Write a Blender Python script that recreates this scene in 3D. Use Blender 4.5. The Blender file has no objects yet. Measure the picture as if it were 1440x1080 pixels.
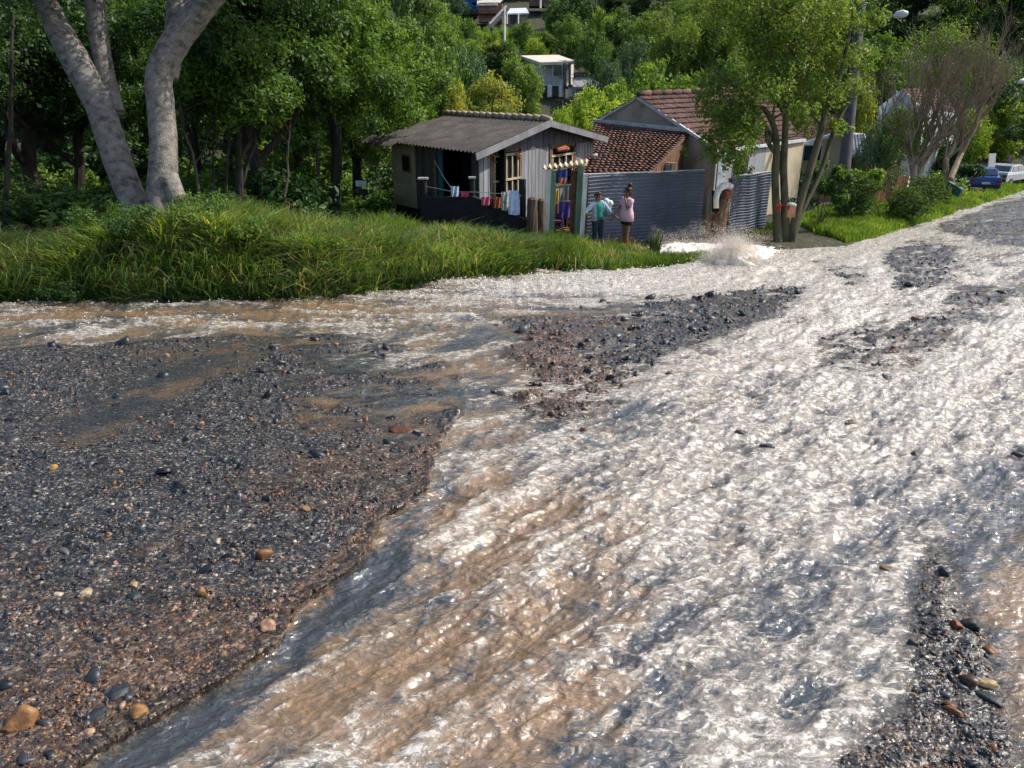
import bpy, math, random
import numpy as np
from mathutils import Vector, Matrix
R = math.radians
random.seed(7)
rng = np.random.default_rng(11)
SC = bpy.context.scene
COL = SC.collection
# ------------------------------------------------------------------ camera
FP = 1088.0; PITCH = R(21.25); CAMH = 2.45; SLOPE = 0.078
cd = bpy.data.cameras.new('camera'); cam = bpy.data.objects.new('camera', cd); COL.objects.link(cam)
cd.sensor_width = 36; cd.lens = 36 * FP / 1440; cd.clip_start = 0.05; cd.clip_end = 3000
cam.location = (0, 0, CAMH); cam.rotation_euler = (R(90) - PITCH, 0, 0)
SC.camera = cam
# ------------------------------------------------------------------ light
SUN_EL, SUN_AZ = R(46), R(72)          # azimuth measured from +Y (away from camera) towards +X
w = bpy.data.worlds.new('World'); SC.world = w; w.use_nodes = True
nt = w.node_tree; bg = nt.nodes['Background']
sky = nt.nodes.new('ShaderNodeTexSky'); sky.sky_type = 'NISHITA'; sky.sun_disc = False
sky.sun_elevation = SUN_EL; sky.sun_rotation = SUN_AZ
sky.air_density = 1.0; sky.dust_density = 2.5; sky.ozone_density = 1.0
nt.links.new(sky.outputs[0], bg.inputs[0]); bg.inputs[1].default_value = 0.15
ld = bpy.data.lights.new('sun', 'SUN'); ld.energy = 4.2; ld.angle = R(0.6); ld.color = (1.0, 0.93, 0.82)
sun = bpy.data.objects.new('sun', ld); COL.objects.link(sun); sun.location = (30, 20, 40)
sd = Vector((math.sin(SUN_AZ) * math.cos(SUN_EL), math.cos(SUN_AZ) * math.cos(SUN_EL), math.sin(SUN_EL)))
sun.rotation_euler = sd.to_track_quat('Z', 'Y').to_euler()
SC.view_settings.view_transform = 'Standard'; SC.view_settings.look = 'None'
SC.view_settings.exposure = 0.4; SC.view_settings.gamma = 1.0
SC.cycles.max_bounces = 6; SC.cycles.diffuse_bounces = 3; SC.cycles.glossy_bounces = 2
SC.cycles.transmission_bounces = 4; SC.cycles.transparent_max_bounces = 8
SC.cycles.caustics_reflective = False; SC.cycles.caustics_refractive = False
SC.cycles.use_denoising = True

# ------------------------------------------------------------------ survey helpers
CP, SP = math.cos(PITCH), math.sin(PITCH)
def P(px, py, z):
    """world point seen at (px,py) of the 1440 wide photo at distance z along the view axis"""
    x = (px - 720) / FP * z; u = (540 - py) / FP * z
    return Vector((x, z * CP + u * SP, CAMH - z * SP + u * CP))
def G(px, py):
    """point of the sloping street plane"""
    d = P(px, py, 1.0) - Vector((0, 0, CAMH)); t = CAMH / (-(d.z + SLOPE * d.y))
    return d * t + Vector((0, 0, CAMH))
def Gnp(px, py):
    dx = (px - 720) / FP; u = (540 - py) / FP
    dy = CP + u * SP; dz = -SP + u * CP
    t = CAMH / (-(dz + SLOPE * dy))
    return dx * t, dy * t
# ------------------------------------------------------------------ noise
def _h(ix, iy, s):
    n = (ix.astype(np.int64) * 374761393 + iy.astype(np.int64) * 668265263 + s * 1442695041) & 0x7fffffff
    n = ((n ^ (n >> 13)) * 1274126177) & 0x7fffffff
    n = (n ^ (n >> 16)) & 0xffff
    return n.astype(np.float32) / 65535.0
def vn(x, y, s=0):
    x = np.asarray(x, dtype=np.float64); y = np.asarray(y, dtype=np.float64)
    ix = np.floor(x); iy = np.floor(y); fx = x - ix; fy = y - iy
    ux = fx * fx * (3 - 2 * fx); uy = fy * fy * (3 - 2 * fy)
    a = _h(ix, iy, s); b = _h(ix + 1, iy, s); c = _h(ix, iy + 1, s); d = _h(ix + 1, iy + 1, s)
    return (a + (b - a) * ux) * (1 - uy) + (c + (d - c) * ux) * uy
def fbm(x, y, o=4, s=0, g=.5):
    r = 0; a = 1.0; t = 0
    for i in range(o):
        r = r + a * vn(x * 2 ** i + 17.3 * i, y * 2 ** i - 9.1 * i, s + i); t += a; a *= g
    return r / t
def ridged(x, y, o=4, s=0):
    r = 0; a = 1.0; t = 0
    for i in range(o):
        r = r + a * (1 - np.abs(2 * vn(x * 2 ** i + 5.7 * i, y * 2 ** i + 3.3 * i, s + i) - 1)); t += a; a *= .5
    return r / t
def worley(x, y, s=0):
    ix = np.floor(x); iy = np.floor(y); best = np.full(x.shape, 9.0); idv = np.zeros(x.shape); b2 = np.full(x.shape, 9.0)
    for i in (-1, 0, 1):
        for j in (-1, 0, 1):
            cx = ix + i; cy = iy + j
            px = cx + _h(cx, cy, s); py = cy + _h(cx, cy, s + 77)
            d = (px - x) ** 2 + (py - y) ** 2
            m = d < best
            b2 = np.where(m, best, np.minimum(b2, d)); idv = np.where(m, _h(cx, cy, s + 5), idv); best = np.where(m, d, best)
    return np.sqrt(best), idv, np.sqrt(b2)
def sst(a, b, x):
    t = np.clip((x - a) / (b - a), 0, 1); return t * t * (3 - 2 * t)
def polysdf(px, py, poly, ys=1.0):
    """signed distance (positive inside) to a polygon"""
    d = np.full(px.shape, 1e9); ins = np.zeros(px.shape, bool); n = len(poly)
    for i in range(n):
        x0, y0 = poly[i]; x1, y1 = poly[(i + 1) % n]
        ex, ey = x1 - x0, (y1 - y0) * ys
        wx = px - x0; wy = (py - y0) * ys
        t = np.clip((wx * ex + wy * ey) / (ex * ex + ey * ey + 1e-9), 0, 1)
        d = np.minimum(d, (wx - t * ex) ** 2 + (wy - t * ey) ** 2)
        if y1 != y0:
            c = ((y0 > py) != (y1 > py)) & (px < (x1 - x0) * (py - y0) / (y1 - y0) + x0); ins ^= c
    d = np.sqrt(d); return np.where(ins, d, -d)
# ------------------------------------------------------------------ mesh helpers
def new_mesh(name, verts, faces, mats=None, smooth=False, parent=None, fattr=None, vattr=None, midx=None):
    me = bpy.data.meshes.new(name)
    verts = np.asarray(verts, dtype=np.float32)
    if isinstance(faces, np.ndarray):
        k = faces.shape[1]; nf = len(faces)
        me.vertices.add(len(verts)); me.vertices.foreach_set('co', verts.ravel())
        me.loops.add(nf * k); me.loops.foreach_set('vertex_index', faces.astype(np.int32).ravel())
        me.polygons.add(nf); me.polygons.foreach_set('loop_start', np.arange(0, nf * k, k, dtype=np.int32))
        me.update(calc_edges=True)
    else:
        me.from_pydata(verts.tolist(), [], faces); me.update()
    for m in (mats if isinstance(mats, (list, tuple)) else [mats] if mats else []): me.materials.append(m)
    if midx is not None: me.polygons.foreach_set('material_index', np.asarray(midx, dtype=np.int32))
    if smooth: me.polygons.foreach_set('use_smooth', np.ones(len(me.polygons), bool))
    for dom, dd in (('FACE', fattr), ('POINT', vattr)):
        for k_, v in (dd or {}).items():
            at = me.attributes.new(k_, 'FLOAT', dom); at.data.foreach_set('value', np.asarray(v, dtype=np.float32))
    o = bpy.data.objects.new(name, me); COL.objects.link(o)
    if parent: o.parent = parent
    return o
def tag(o, label=None, cat=None, group=None, kind=None):
    for k, v in (('label', label), ('category', cat), ('group', group), ('kind', kind)):
        if v: o[k] = v
    return o
def empty(name, loc, label, cat, group=None, rz=0):
    o = bpy.data.objects.new(name, None); COL.objects.link(o); o.location = loc; o.rotation_euler.z = rz
    o.empty_display_size = .2
    return tag(o, label, cat, group)
def copy_tree(o, loc=None, rz=None, sc=None, label=None, group=None):
    c = o.copy(); COL.objects.link(c)
    for ch in o.children:
        d = ch.copy(); COL.objects.link(d); d.parent = c
        for g in ch.children:
            e = g.copy(); COL.objects.link(e); e.parent = d
    if loc is not None: c.location = loc
    if rz is not None: c.rotation_euler.z = rz
    if sc is not None: c.scale = (sc if isinstance(sc, (tuple, list)) else (sc,) * 3)
    if label: c['label'] = label
    if group: c['group'] = group
    return c
class MB:
    """collects shapes; positions are world coordinates, build() shifts them to the parent's frame"""
    def __init__(s): s.v = []; s.f = []; s.r = []
    def add(s, v, f, r=None):
        n = len(s.v); s.v += [tuple(p) for p in v]; s.f += [tuple(i + n for i in q) for q in f]
        r = random.random() if r is None else r; s.r += [r] * len(f); return s
    def hexa(s, p):      # 8 points: bottom 4 ccw, top 4
        return s.add(p, [(3, 2, 1, 0), (4, 5, 6, 7), (0, 1, 5, 4), (1, 2, 6, 5), (2, 3, 7, 6), (3, 0, 4, 7)])
    def box(s, c, d, rz=0, rx=0, ry=0):
        M = Matrix.Translation(c) @ Matrix.Rotation(rz, 4, 'Z') @ Matrix.Rotation(ry, 4, 'Y') @ Matrix.Rotation(rx, 4, 'X')
        x, y, z = d[0] / 2, d[1] / 2, d[2] / 2
        return s.hexa([M @ Vector(q) for q in ((-x, -y, -z), (x, -y, -z), (x, y, -z), (-x, y, -z), (-x, -y, z), (x, -y, z), (x, y, z), (-x, y, z))])
    def beam(s, a, b, wd, th, up=(0, 0, 1)):
        a = Vector(a); b = Vector(b); t = (b - a).normalized(); u = Vector(up)
        sd_ = t.cross(u); sd_ = sd_.normalized() if sd_.length > 1e-4 else Vector((1, 0, 0)); n = sd_.cross(t).normalized()
        q = []
        for p in (a, b):
            for i, j in ((-1, -1), (1, -1), (1, 1), (-1, 1)): q.append(p + sd_ * i * wd / 2 + n * j * th / 2)
        return s.add(q, [(3, 2, 1, 0), (4, 5, 6, 7), (0, 1, 5, 4), (1, 2, 6, 5), (2, 3, 7, 6), (3, 0, 4, 7)])
    def slab(s, a, b, c, d, th):   # quad a b c d given ccw from outside, thickness inward
        a, b, c, d = map(Vector, (a, b, c, d)); n = (b - a).cross(d - a).normalized() * th
        return s.add([a - n, b - n, c - n, d - n, a, b, c, d], [(3, 2, 1, 0), (4, 5, 6, 7), (0, 1, 5, 4), (1, 2, 6, 5), (2, 3, 7, 6), (3, 0, 4, 7)])
    def tube(s, pts, rad, n=8, cap=True, wob=0, sx=None):
        pts = [Vector(p) for p in pts]; k = len(pts)
        rad = rad if hasattr(rad, '__len__') else [rad] * k
        V = []; ref = None
        for i, p in enumerate(pts):
            t = (pts[min(i + 1, k - 1)] - pts[max(i - 1, 0)]).normalized()
            if ref is None: ref = t.orthogonal().normalized()
            ref = (ref - t * ref.dot(t)); ref = ref.normalized() if ref.length > 1e-5 else t.orthogonal().normalized()
            bt = t.cross(ref)
            for j in range(n):
                a = 2 * math.pi * j / n; r = rad[i] * (1 + (random.uniform(-wob, wob) if wob else 0))
                V.append(p + ref * math.cos(a) * r + bt * math.sin(a) * r)
        Fc = [(i * n + j, i * n + (j + 1) % n, (i + 1) * n + (j + 1) % n, (i + 1) * n + j) for i in range(k - 1) for j in range(n)]
        if cap: Fc += [tuple(range(n - 1, -1, -1)), tuple(range((k - 1) * n, k * n))]
        return s.add(V, Fc)
    def build(s, name, m, parent=None, smooth=False, org=None):
        o = Vector((0, 0, 0))
        if parent is not None: o = Vector(parent.matrix_basis.translation) if parent.parent is None else Vector((0, 0, 0)); 
        pp = parent
        while pp is not None and pp.parent is not None: pp = pp.parent
        if parent is not None: o = Vector(pp.location)
        if org is not None: o = Vector(org)
        v = [(p[0] - o.x, p[1] - o.y, p[2] - o.z) for p in s.v]
        ob = new_mesh(name, v, s.f, m, smooth, parent, fattr={'rnd': s.r})
        if parent is None: ob.location = o
        return ob
# ------------------------------------------------------------------ materials
def nodes(name):
    m = bpy.data.materials.new(name); m.use_nodes = True; t = m.node_tree
    return m, t, t.nodes['Principled BSDF'], t.nodes.new, t.links.new
def mat(name, c1, c2=None, scale=6, rough=.8, bump=.3, detail=6, stretch=(1, 1, 1), metal=0, c3=None, rnd=0.0, spec=.3, bscale=None, bdist=.02):
    m, t, b, N, L = nodes(name)
    c2 = c2 or tuple(x * .65 for x in c1)
    tc = N('ShaderNodeTexCoord'); mp = N('ShaderNodeMapping'); mp.inputs['Scale'].default_value = stretch; L(tc.outputs['Object'], mp.inputs[0])
    no = N('ShaderNodeTexNoise'); no.inputs['Scale'].default_value = scale; no.inputs['Detail'].default_value = detail; L(mp.outputs[0], no.inputs[0])
    cr = N('ShaderNodeValToRGB'); e = cr.color_ramp.elements; e[0].position = .35; e[1].position = .68
    e[0].color = (*c1, 1); e[1].color = (*c2, 1)
    if c3: q = e.new(.52); q.color = (*c3, 1)
    L(no.outputs[0], cr.inputs[0]); out = cr.outputs[0]
    if rnd:
        at = N('ShaderNodeAttribute'); at.attribute_name = 'rnd'
        mr = N('ShaderNodeMapRange'); mr.inputs[3].default_value = 1 - rnd; mr.inputs[4].default_value = 1 + rnd; L(at.outputs['Fac'], mr.inputs[0])
        vm = N('ShaderNodeVectorMath'); vm.operation = 'SCALE'; L(out, vm.inputs[0]); L(mr.outputs[0], vm.inputs['Scale']); out = vm.outputs[0]
    L(out, b.inputs['Base Color']); b.inputs['Roughness'].default_value = rough; b.inputs['Metallic'].default_value = metal
    b.inputs['Specular IOR Level'].default_value = spec
    if bump:
        n2 = N('ShaderNodeTexNoise'); n2.inputs['Scale'].default_value = bscale or scale * 5; n2.inputs['Detail'].default_value = 5; L(mp.outputs[0], n2.inputs[0])
        bp = N('ShaderNodeBump'); bp.inputs['Strength'].default_value = bump; bp.inputs['Distance'].default_value = bdist; L(n2.outputs[0], bp.inputs['Height']); L(bp.outputs[0], b.inputs['Normal'])
    return m
def leafmat(name, ca, cb, cc=None, trans=.35, rough=.5):
    """per leaf colour, light passes through the leaf"""
    m, t, b, N, L = nodes(name)
    at = N('ShaderNodeAttribute'); at.attribute_name = 'rnd'
    cr = N('ShaderNodeValToRGB'); e = cr.color_ramp.elements; e[0].color = (*ca, 1); e[1].color = (*cb, 1)
    if cc: e[1].position = .8; q = e.new(1.0); q.color = (*cc, 1)
    L(at.outputs['Fac'], cr.inputs[0])
    oi = N('ShaderNodeObjectInfo'); hs = N('ShaderNodeHueSaturation')
    m1 = N('ShaderNodeMapRange'); m1.inputs[3].default_value = .485; m1.inputs[4].default_value = .515; L(oi.outputs['Random'], m1.inputs[0]); L(m1.outputs[0], hs.inputs['Hue'])
    m2 = N('ShaderNodeMapRange'); m2.inputs[3].default_value = 1.25; m2.inputs[4].default_value = .75; L(oi.outputs['Random'], m2.inputs[0]); L(m2.outputs[0], hs.inputs['Value'])
    L(cr.outputs[0], hs.inputs['Color']); L(hs.outputs[0], b.inputs['Base Color']); b.inputs['Roughness'].default_value = rough
    b.inputs['Specular IOR Level'].default_value = .25
    tr = N('ShaderNodeBsdfTranslucent'); tm = N('ShaderNodeMix'); tm.data_type = 'RGBA'; tm.blend_type = 'MULTIPLY'; tm.inputs[0].default_value = 1
    L(hs.outputs[0], tm.inputs[6]); tm.inputs[7].default_value = (1.9, 1.7, .7, 1); L(tm.outputs[2], tr.inputs[0])
    mx = N('ShaderNodeMixShader'); mx.inputs[0].default_value = trans
    L(b.outputs[0], mx.inputs[1]); L(tr.outputs[0], mx.inputs[2]); L(mx.outputs[0], t.nodes['Material Output'].inputs[0])
    return m

# ================================================================== TERRAIN
EDGE = [G(*k) for k in ((-260, 430), (0, 425), (150, 424), (300, 425), (420, 422), (500, 414), (640, 398), (700, 390), (760, 382), (860, 384), (975, 374), (1010, 366), (1060, 352), (1130, 350), (1200, 343), (1300, 312), (1370, 290), (1440, 268), (1500, 256))]
EX = np.array([e.x for e in EDGE]); EY = np.array([e.y for e in EDGE])
def edge_s(x, y):
    """metres beyond the street's far edge (positive on the verge)"""
    ye = np.interp(x, EX, EY); sl = (np.interp(x + .5, EX, EY) - np.interp(x - .5, EX, EY))
    return (y - ye) / np.sqrt(1 + sl ** 2)
def base(y):
    return np.interp(y, [-60, 0, 55, 75, 100, 130, 170, 230, 320, 500], [3, 0, -4.3, -4.6, -0.2, 4.6, 11.0, 27, 58, 120])
def ground_z(x, y):
    x = np.asarray(x, dtype=float); y = np.asarray(y, dtype=float)
    s = edge_s(x, y) + .25 * (fbm(x * 1.3, y * 1.3, 3, 3) - .5)
    z = base(y) + sst(60, 120, y) * 2.5 * (fbm(x / 40, y / 40, 3, 9) - .5)
    H = np.interp(x, [-60, -9, -7.3, -6.3, -5.2, -4.2, -3, -1, 1.5, 3, 6, 9, 60], [.3, .33, .5, .86, .84, .6, .42, .22, .08, .04, .04, .12, .2])
    bank = H * sst(-.05, .9, s) * (1 - .75 * sst(2.2, 8, s)) + .26 * (fbm(x * .9, y * .9, 4, 5) - .5) * sst(0, 1, s) * sst(3.5, -2, x)
    z = z + 1.1 * sst(5, 11, s) * sst(25, 31, x) * sst(90, 70, y)
    z = z + np.where(y < 70, bank, 0) + .04 * sst(0, .2, s)
    return z - .55 * sst(.1, -.35, s) * (y < 60)
def gz(x, y): return float(ground_z(np.array([x]), np.array([y]))[0])
def on(px, py, z=None):
    """terrain point under the photo position"""
    if z is None: p = G(px, py)
    else:           # walk along the column until the terrain lies at view distance z
        x = (px - 720) / FP * z; y = z
        for _ in range(8): y = (z + (gz(x, y) - CAMH) * SP) / CP
        p = Vector((x, y, 0))
    return Vector((p.x, p.y, gz(p.x, p.y)))
def axis(lo, hi, d0, d1, st, far):
    a = list(np.arange(d0, d1, st)); v = d0; g = st
    left = []
    while v > lo: g *= 1.18; v -= g; left.append(v)
    v = a[-1]; g = st; right = []
    while v < hi: g *= 1.18; v += g; right.append(v)
    return np.array(left[::-1] + a + right)
xs = axis(-700, 700, -13, 24, .16, 0); ys = axis(-80, 900, 11, 30, .16, 0)
XX, YY = np.meshgrid(xs, ys); ZZ = ground_z(XX, YY)
nx, ny = len(xs), len(ys)
def gridfaces(nx, ny):
    i = np.arange((nx - 1) * (ny - 1)); r = i // (nx - 1); c = i % (nx - 1); a = r * nx + c
    return np.stack([a, a + 1, a + nx + 1, a + nx], 1)
m_soil = mat('soil', (.022, .032, .012), (.085, .072, .055), 5, .9, .9, detail=12, c3=(.040, .042, .020), bscale=14, bdist=.05)
gr = new_mesh('ground', np.stack([XX.ravel(), YY.ravel(), ZZ.ravel()], 1), gridfaces(nx, ny), m_soil, True)
tag(gr, 'dark soil under the verge and hillside', 'ground', kind='structure')

# ================================================================== STREET + WATER
ppx = np.arange(-330, 1780, 2.1)
rows = []; v = 1300.0
while v > 238:
    rows.append(v); v -= 1.5 if v > 420 else 1.0 if v > 300 else .6
ppy = np.array(rows); PX, PY = np.meshgrid(ppx, ppy)
WX, WY = Gnp(PX, PY); WZ0 = -SLOPE * WY
# jittered picture coordinates give the drawn zones ragged natural outlines
nj = 40 * (fbm(WX * 1.1, WY * 1.1, 5, 21) - .5) + 22 * (fbm(WX * 5, WY * 5, 4, 31) - .5)
nk = 18 * (fbm(WX * 1.3 + 40, WY * 1.3, 5, 22) - .5) + 9 * (fbm(WX * 6, WY * 6 + 9, 4, 32) - .5)
JX = PX + nj * np.clip((PY - 250) / 400, .2, 1.2); JY = PY + nk * np.clip((PY - 250) / 400, .15, 1.2)
PLATE = [(-400, 492), (0, 492), (60, 486), (140, 486), (330, 470), (400, 474), (470, 468), (560, 480), (640, 510), (668, 560), (640, 600), (612, 640), (604, 690), (545, 728), (528, 765), (500, 790), (430, 838), (398, 870), (388, 903), (310, 960), (222, 1012), (150, 1050), (90, 1082), (-60, 1160), (-400, 1300)]
BAR1 = [(690, 452), (742, 428), (800, 420), (900, 415), (1000, 408), (1060, 400), (1150, 392), (1146, 412), (1100, 445), (1000, 478), (945, 500), (925, 525), (880, 556), (800, 590), (760, 596), (705, 565), (740, 530), (700, 500), (730, 475)]
BAR2 = [(1128, 368), (1170, 362), (1222, 384), (1222, 402), (1190, 402)]
BAR3 = [(1242, 350), (1290, 336), (1340, 345), (1356, 372), (1330, 400), (1262, 410), (1244, 385)]
BAR4 = [(1150, 470), (1230, 452), (1300, 440), (1350, 400), (1420, 402), (1400, 440), (1335, 470), (1325, 505), (1280, 528), (1215, 530), (1150, 512)]
BAR5 = [(1300, 322), (1345, 306), (1400, 285), (1500, 268), (1640, 255), (1640, 300), (1440, 345), (1380, 335)]
BAR6 = [(1275, 735), (1345, 760), (1362, 850), (1400, 880), (1418, 960), (1440, 1020), (1440, 1160), (1130, 1180), (1165, 1050), (1225, 990), (1270, 930), (1285, 850)]
BAR7 = [(1400, 620), (1500, 600), (1560, 640), (1450, 670)]
def zone(poly, soft=14, ys=1.6, X=JX, Y=JY): return sst(-soft, soft, polysdf(X, Y, poly, ys))
sdPl = polysdf(JX * .5 + (PX + .35 * nj) * .5, JY * .5 + (PY + .35 * nk) * .5, PLATE, 1.0)
plate = sst(-3, 3, sdPl)
bar1 = zone(BAR1, 22); bar2 = zone(BAR2, 18); bar3 = zone(BAR3, 18); bar4 = zone(BAR4, 24); bar5 = zone(BAR5, 6); bar6 = zone(BAR6, 50, 1.0); bar7 = zone(BAR7, 14)
bars = np.clip(bar1 + bar2 + bar3 + bar4 * .8 + bar5 * .66 + bar6 * .90 + bar7 * .5, 0, 1)
def blob(x, y, rx, ry, rot=0, X=JX, Y=JY):
    c, s = math.cos(R(rot)), math.sin(R(rot)); dx = X - x; dy = Y - y
    return np.exp(-(((dx * c + dy * s) / rx) ** 2 + ((-dx * s + dy * c) / ry) ** 2))
ang = math.atan2(-.73, -.68); FU = WX * math.cos(ang) + WY * math.sin(ang); FV = -WX * math.sin(ang) + WY * math.cos(ang)
strip = sst(478, 452, PY) * sst(1100, 800, PX)           # the gutter stream along the verge flows sideways
def flown(f, a, b, *k):
    return f(FU * a, FV * b, *k) * (1 - strip) + f(WX * a, WY * b, *k) * strip
# ---- street bed
w1, id1, w2 = worley(WX * 24, WY * 24, 3); chip = np.clip((w2 - w1) * 1.6, 0, 1)
w3, id3, w4 = worley(WX * 9 + fbm(WX * 6, WY * 6, 2, 3), WY * 13, 8); slab_ = np.clip((w4 - w3) * 2.2, 0, 1)
near = sst(330, 560, PY)
bed = WZ0 - .085 + (.075 + .03 * sst(600, 760, PY)) * plate + .076 * bars
bed += .016 * np.clip(bar2 + bar3 + bar4 * .7 + bar5, 0, 1) + .022 * blob(1030, 440, 120, 50) * bar1
bed += .030 * (fbm(WX * 2.2, WY * 2.2, 5, 41) - .5) * (1 + bars) + .014 * (fbm(WX * 14, WY * 14, 3, 42) - .5)
rough_up = (1 - .60 * blob(1030, 440, 120, 50)) * sst(700, 520, PY) * np.clip(bars * 1.2 + plate * 1.0 * sst(330, 520, PX), 0, 1)
bed -= .030 * plate * blob(620, 530, 110, 70)     # loose heaps with pools between them
bed += rough_up * (.17 * (fbm(WX * 2.0, WY * 3.2, 4, 43) - .53) + .10 * (fbm(WX * 7, WY * 9, 3, 44) - .5)) - .016 * rough_up
loose = np.clip(sst(.46, .66, fbm(WX * 1.7, WY * 2.6, 4, 51)) * plate + bars + .2 * plate, 0, 1)
bed += near * chip * (.002 + .006 * id1) + loose * slab_ * (id3 > .35) * (.005 + .030 * (id3 - .35)) * np.clip(plate + bars, 0, 1)
bed += plate * .012 * sst(22, 0, sdPl) * (fbm(WX * 20, WY * 20, 3, 77) - .2)     # crumbled rim
bed += plate * .02 - plate * .024 * (blob(200, 560, 330, 26, -28) + blob(90, 700, 120, 16, -24))
# big drowned chunks and hollows
bed -= .55 * sst(.25, 1.0, edge_s(WX, WY))
sE = edge_s(WX, WY)
# ---- water surface
amp = .35 + 1.0 * np.clip(blob(1000, 620, 420, 170, -20) + blob(1330, 560, 260, 140) + .9 * blob(1000, 380, 240, 30) + .9 * strip + .8 * blob(1250, 420, 260, 60) + .5 * blob(800, 900, 500, 200), 0, 1.4)
T1 = flown(fbm, 1.05, 4.0, 4, 61); T2 = flown(ridged, 2.6, 6.5, 4, 71); T3 = flown(ridged, 13, 20, 3, 81)
far = np.clip((WY - 9) / 14, 0, 1)
T4 = flown(ridged, 6.5, 10, 3, 75, )
wx_ = .12 * (fbm(WX * 4, WY * 4, 3, 131) - .5); chop = ridged(WX * 11 + wx_ * 30, WY * 11 - wx_ * 22, 3, 141)
wave = .085 * (T1 - .5) + .055 * (T2 - .55) + .024 * (T4 - .55) + .014 * (chop - .55) + .010 * (T3 - .5) + far * strip * .10 * (flown(ridged, .9, 2.2, 3, 91) - .5)
water = WZ0 - .018 + wave * amp * (1 - .75 * np.clip(plate + bars, 0, 1))
water = water + .026 * plate * sst(760, 560, PY) * sst(-100, 200, PX + 100) + .03 * strip - .50 * sst(.15, .8, sE) - .012 * bars
chan = sst(40, 2, np.abs(sdPl + 30)) * (1 - plate) * sst(580, 700, PY)   # smooth dark run under the broken edge
water -= .02 * chan
# hard ridges where the water heaps up
ridge = blob(650, 400, 60, 9) + .8 * blob(840, 395, 90, 7) + .9 * blob(1000, 372, 70, 8) + .8 * blob(1270, 545, 60, 8, -8) + .7 * blob(90, 470, 80, 6, -12)
water += .07 * ridge
# splash where the pipe has burst beside the driveway
water += .10 * blob(1075, 372, 60, 12) * (fbm(WX * 3, WY * 3, 3, 4))
# ---- foam cover (0..1): froth, plus the white of bright reflections put into its colour
foam = .25 + .44 * blob(1120, 560, 330, 150, -18) + .38 * blob(1380, 560, 170, 130) + .75 * blob(1010, 382, 300, 34) + .6 * blob(1240, 330, 260, 34, -20) + .45 * blob(950, 700, 230, 110, -30)
foam += .5 * blob(1180, 430, 150, 40, -20) + .4 * blob(760, 405, 150, 16) + .08 * blob(180, 440, 320, 20) + .34 * blob(1150, 860, 210, 150, -40) + .3 * blob(950, 1000, 160, 90, -20) + .2 * blob(700, 760, 130, 80, -40)
foam += .30 * blob(330, 1010, 260, 26, -34) + .25 * blob(560, 980, 90, 20, -45) + .22 * blob(240, 600, 150, 8, -30) + .1 * blob(600, 480, 160, 50) + .4 * blob(1040, 1050, 120, 60) + .35 * blob(640, 640, 60, 50)
foam -= .07 * sst(520, 680, PY) + .10 * blob(1230, 900, 180, 170) + .30 * blob(760, 860, 260, 130, -30) + .35 * blob(1430, 900, 60, 200) + .5 * chan + .2 * blob(1190, 1010, 90, 60) + .25 * blob(260, 444, 170, 8) + .25 * blob(730, 470, 60, 30)
foam -= .25 * blob(900, 470, 200, 40) + .35 * np.clip(bar2 + bar3 + bar4 + bar5, 0, 1) + .45 * plate * (1 - blob(560, 500, 120, 50))
foam += 1.25 * (T1 - .5) + .95 * (T2 - .62) + .50 * (T3 - .6) + .35 * (chop - .6) + .55 * (flown(fbm, .8, 2.4, 4, 95) - .5)
foam = np.clip(foam + .16 * sst(640, 470, PY) * (foam > .3) * (1 - plate), 0, .80 + .14 * sst(600, 420, PY))
mud = .55 + .6 * blob(760, 860, 320, 170, -30) + .6 * blob(1440, 900, 90, 230) + .35 * blob(300, 445, 300, 14) + .5 * blob(630, 700, 80, 80) - .55 * chan - .95 * blob(1160, 920, 260, 210, -30) - .45 * blob(1300, 620, 260, 170) - .25 * blob(880, 620, 160, 60, -25) + .3 * blob(830, 392, 120, 10) - .25 * blob(220, 580, 300, 60)
mud += 1.4 * (flown(fbm, 1.3, 2.4, 4, 101) - .5) + .7 * (flown(fbm, 5, 9, 3, 111) - .5)
mud = np.clip(mud, 0, 1)
brown = .92 * sst(0, 1, .95 * blob(780, 530, 90, 70) + .7 * blob(1265, 500, 50, 30) + .9 * sst(30, 0, np.abs(sdPl)) * sst(560, 700, PY) + .55 * blob(130, 1010, 260, 90, -20) + .45 * blob(520, 660, 130, 90) + .5 * blob(820, 440, 90, 26) + .7 * blob(1410, 860, 40, 60) + .8 * (fbm(WX * 2.3, WY * 2.3, 4, 121) - .45) + .20 + .24 * sst(640, 860, PY))
gfac = gridfaces(len(ppx), len(ppy))[:, ::-1]
gfac = gridfaces(len(ppx), len(ppy))
def flip_ok(f): return f   # rows run towards the far side, so the order is already counter clockwise
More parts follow.
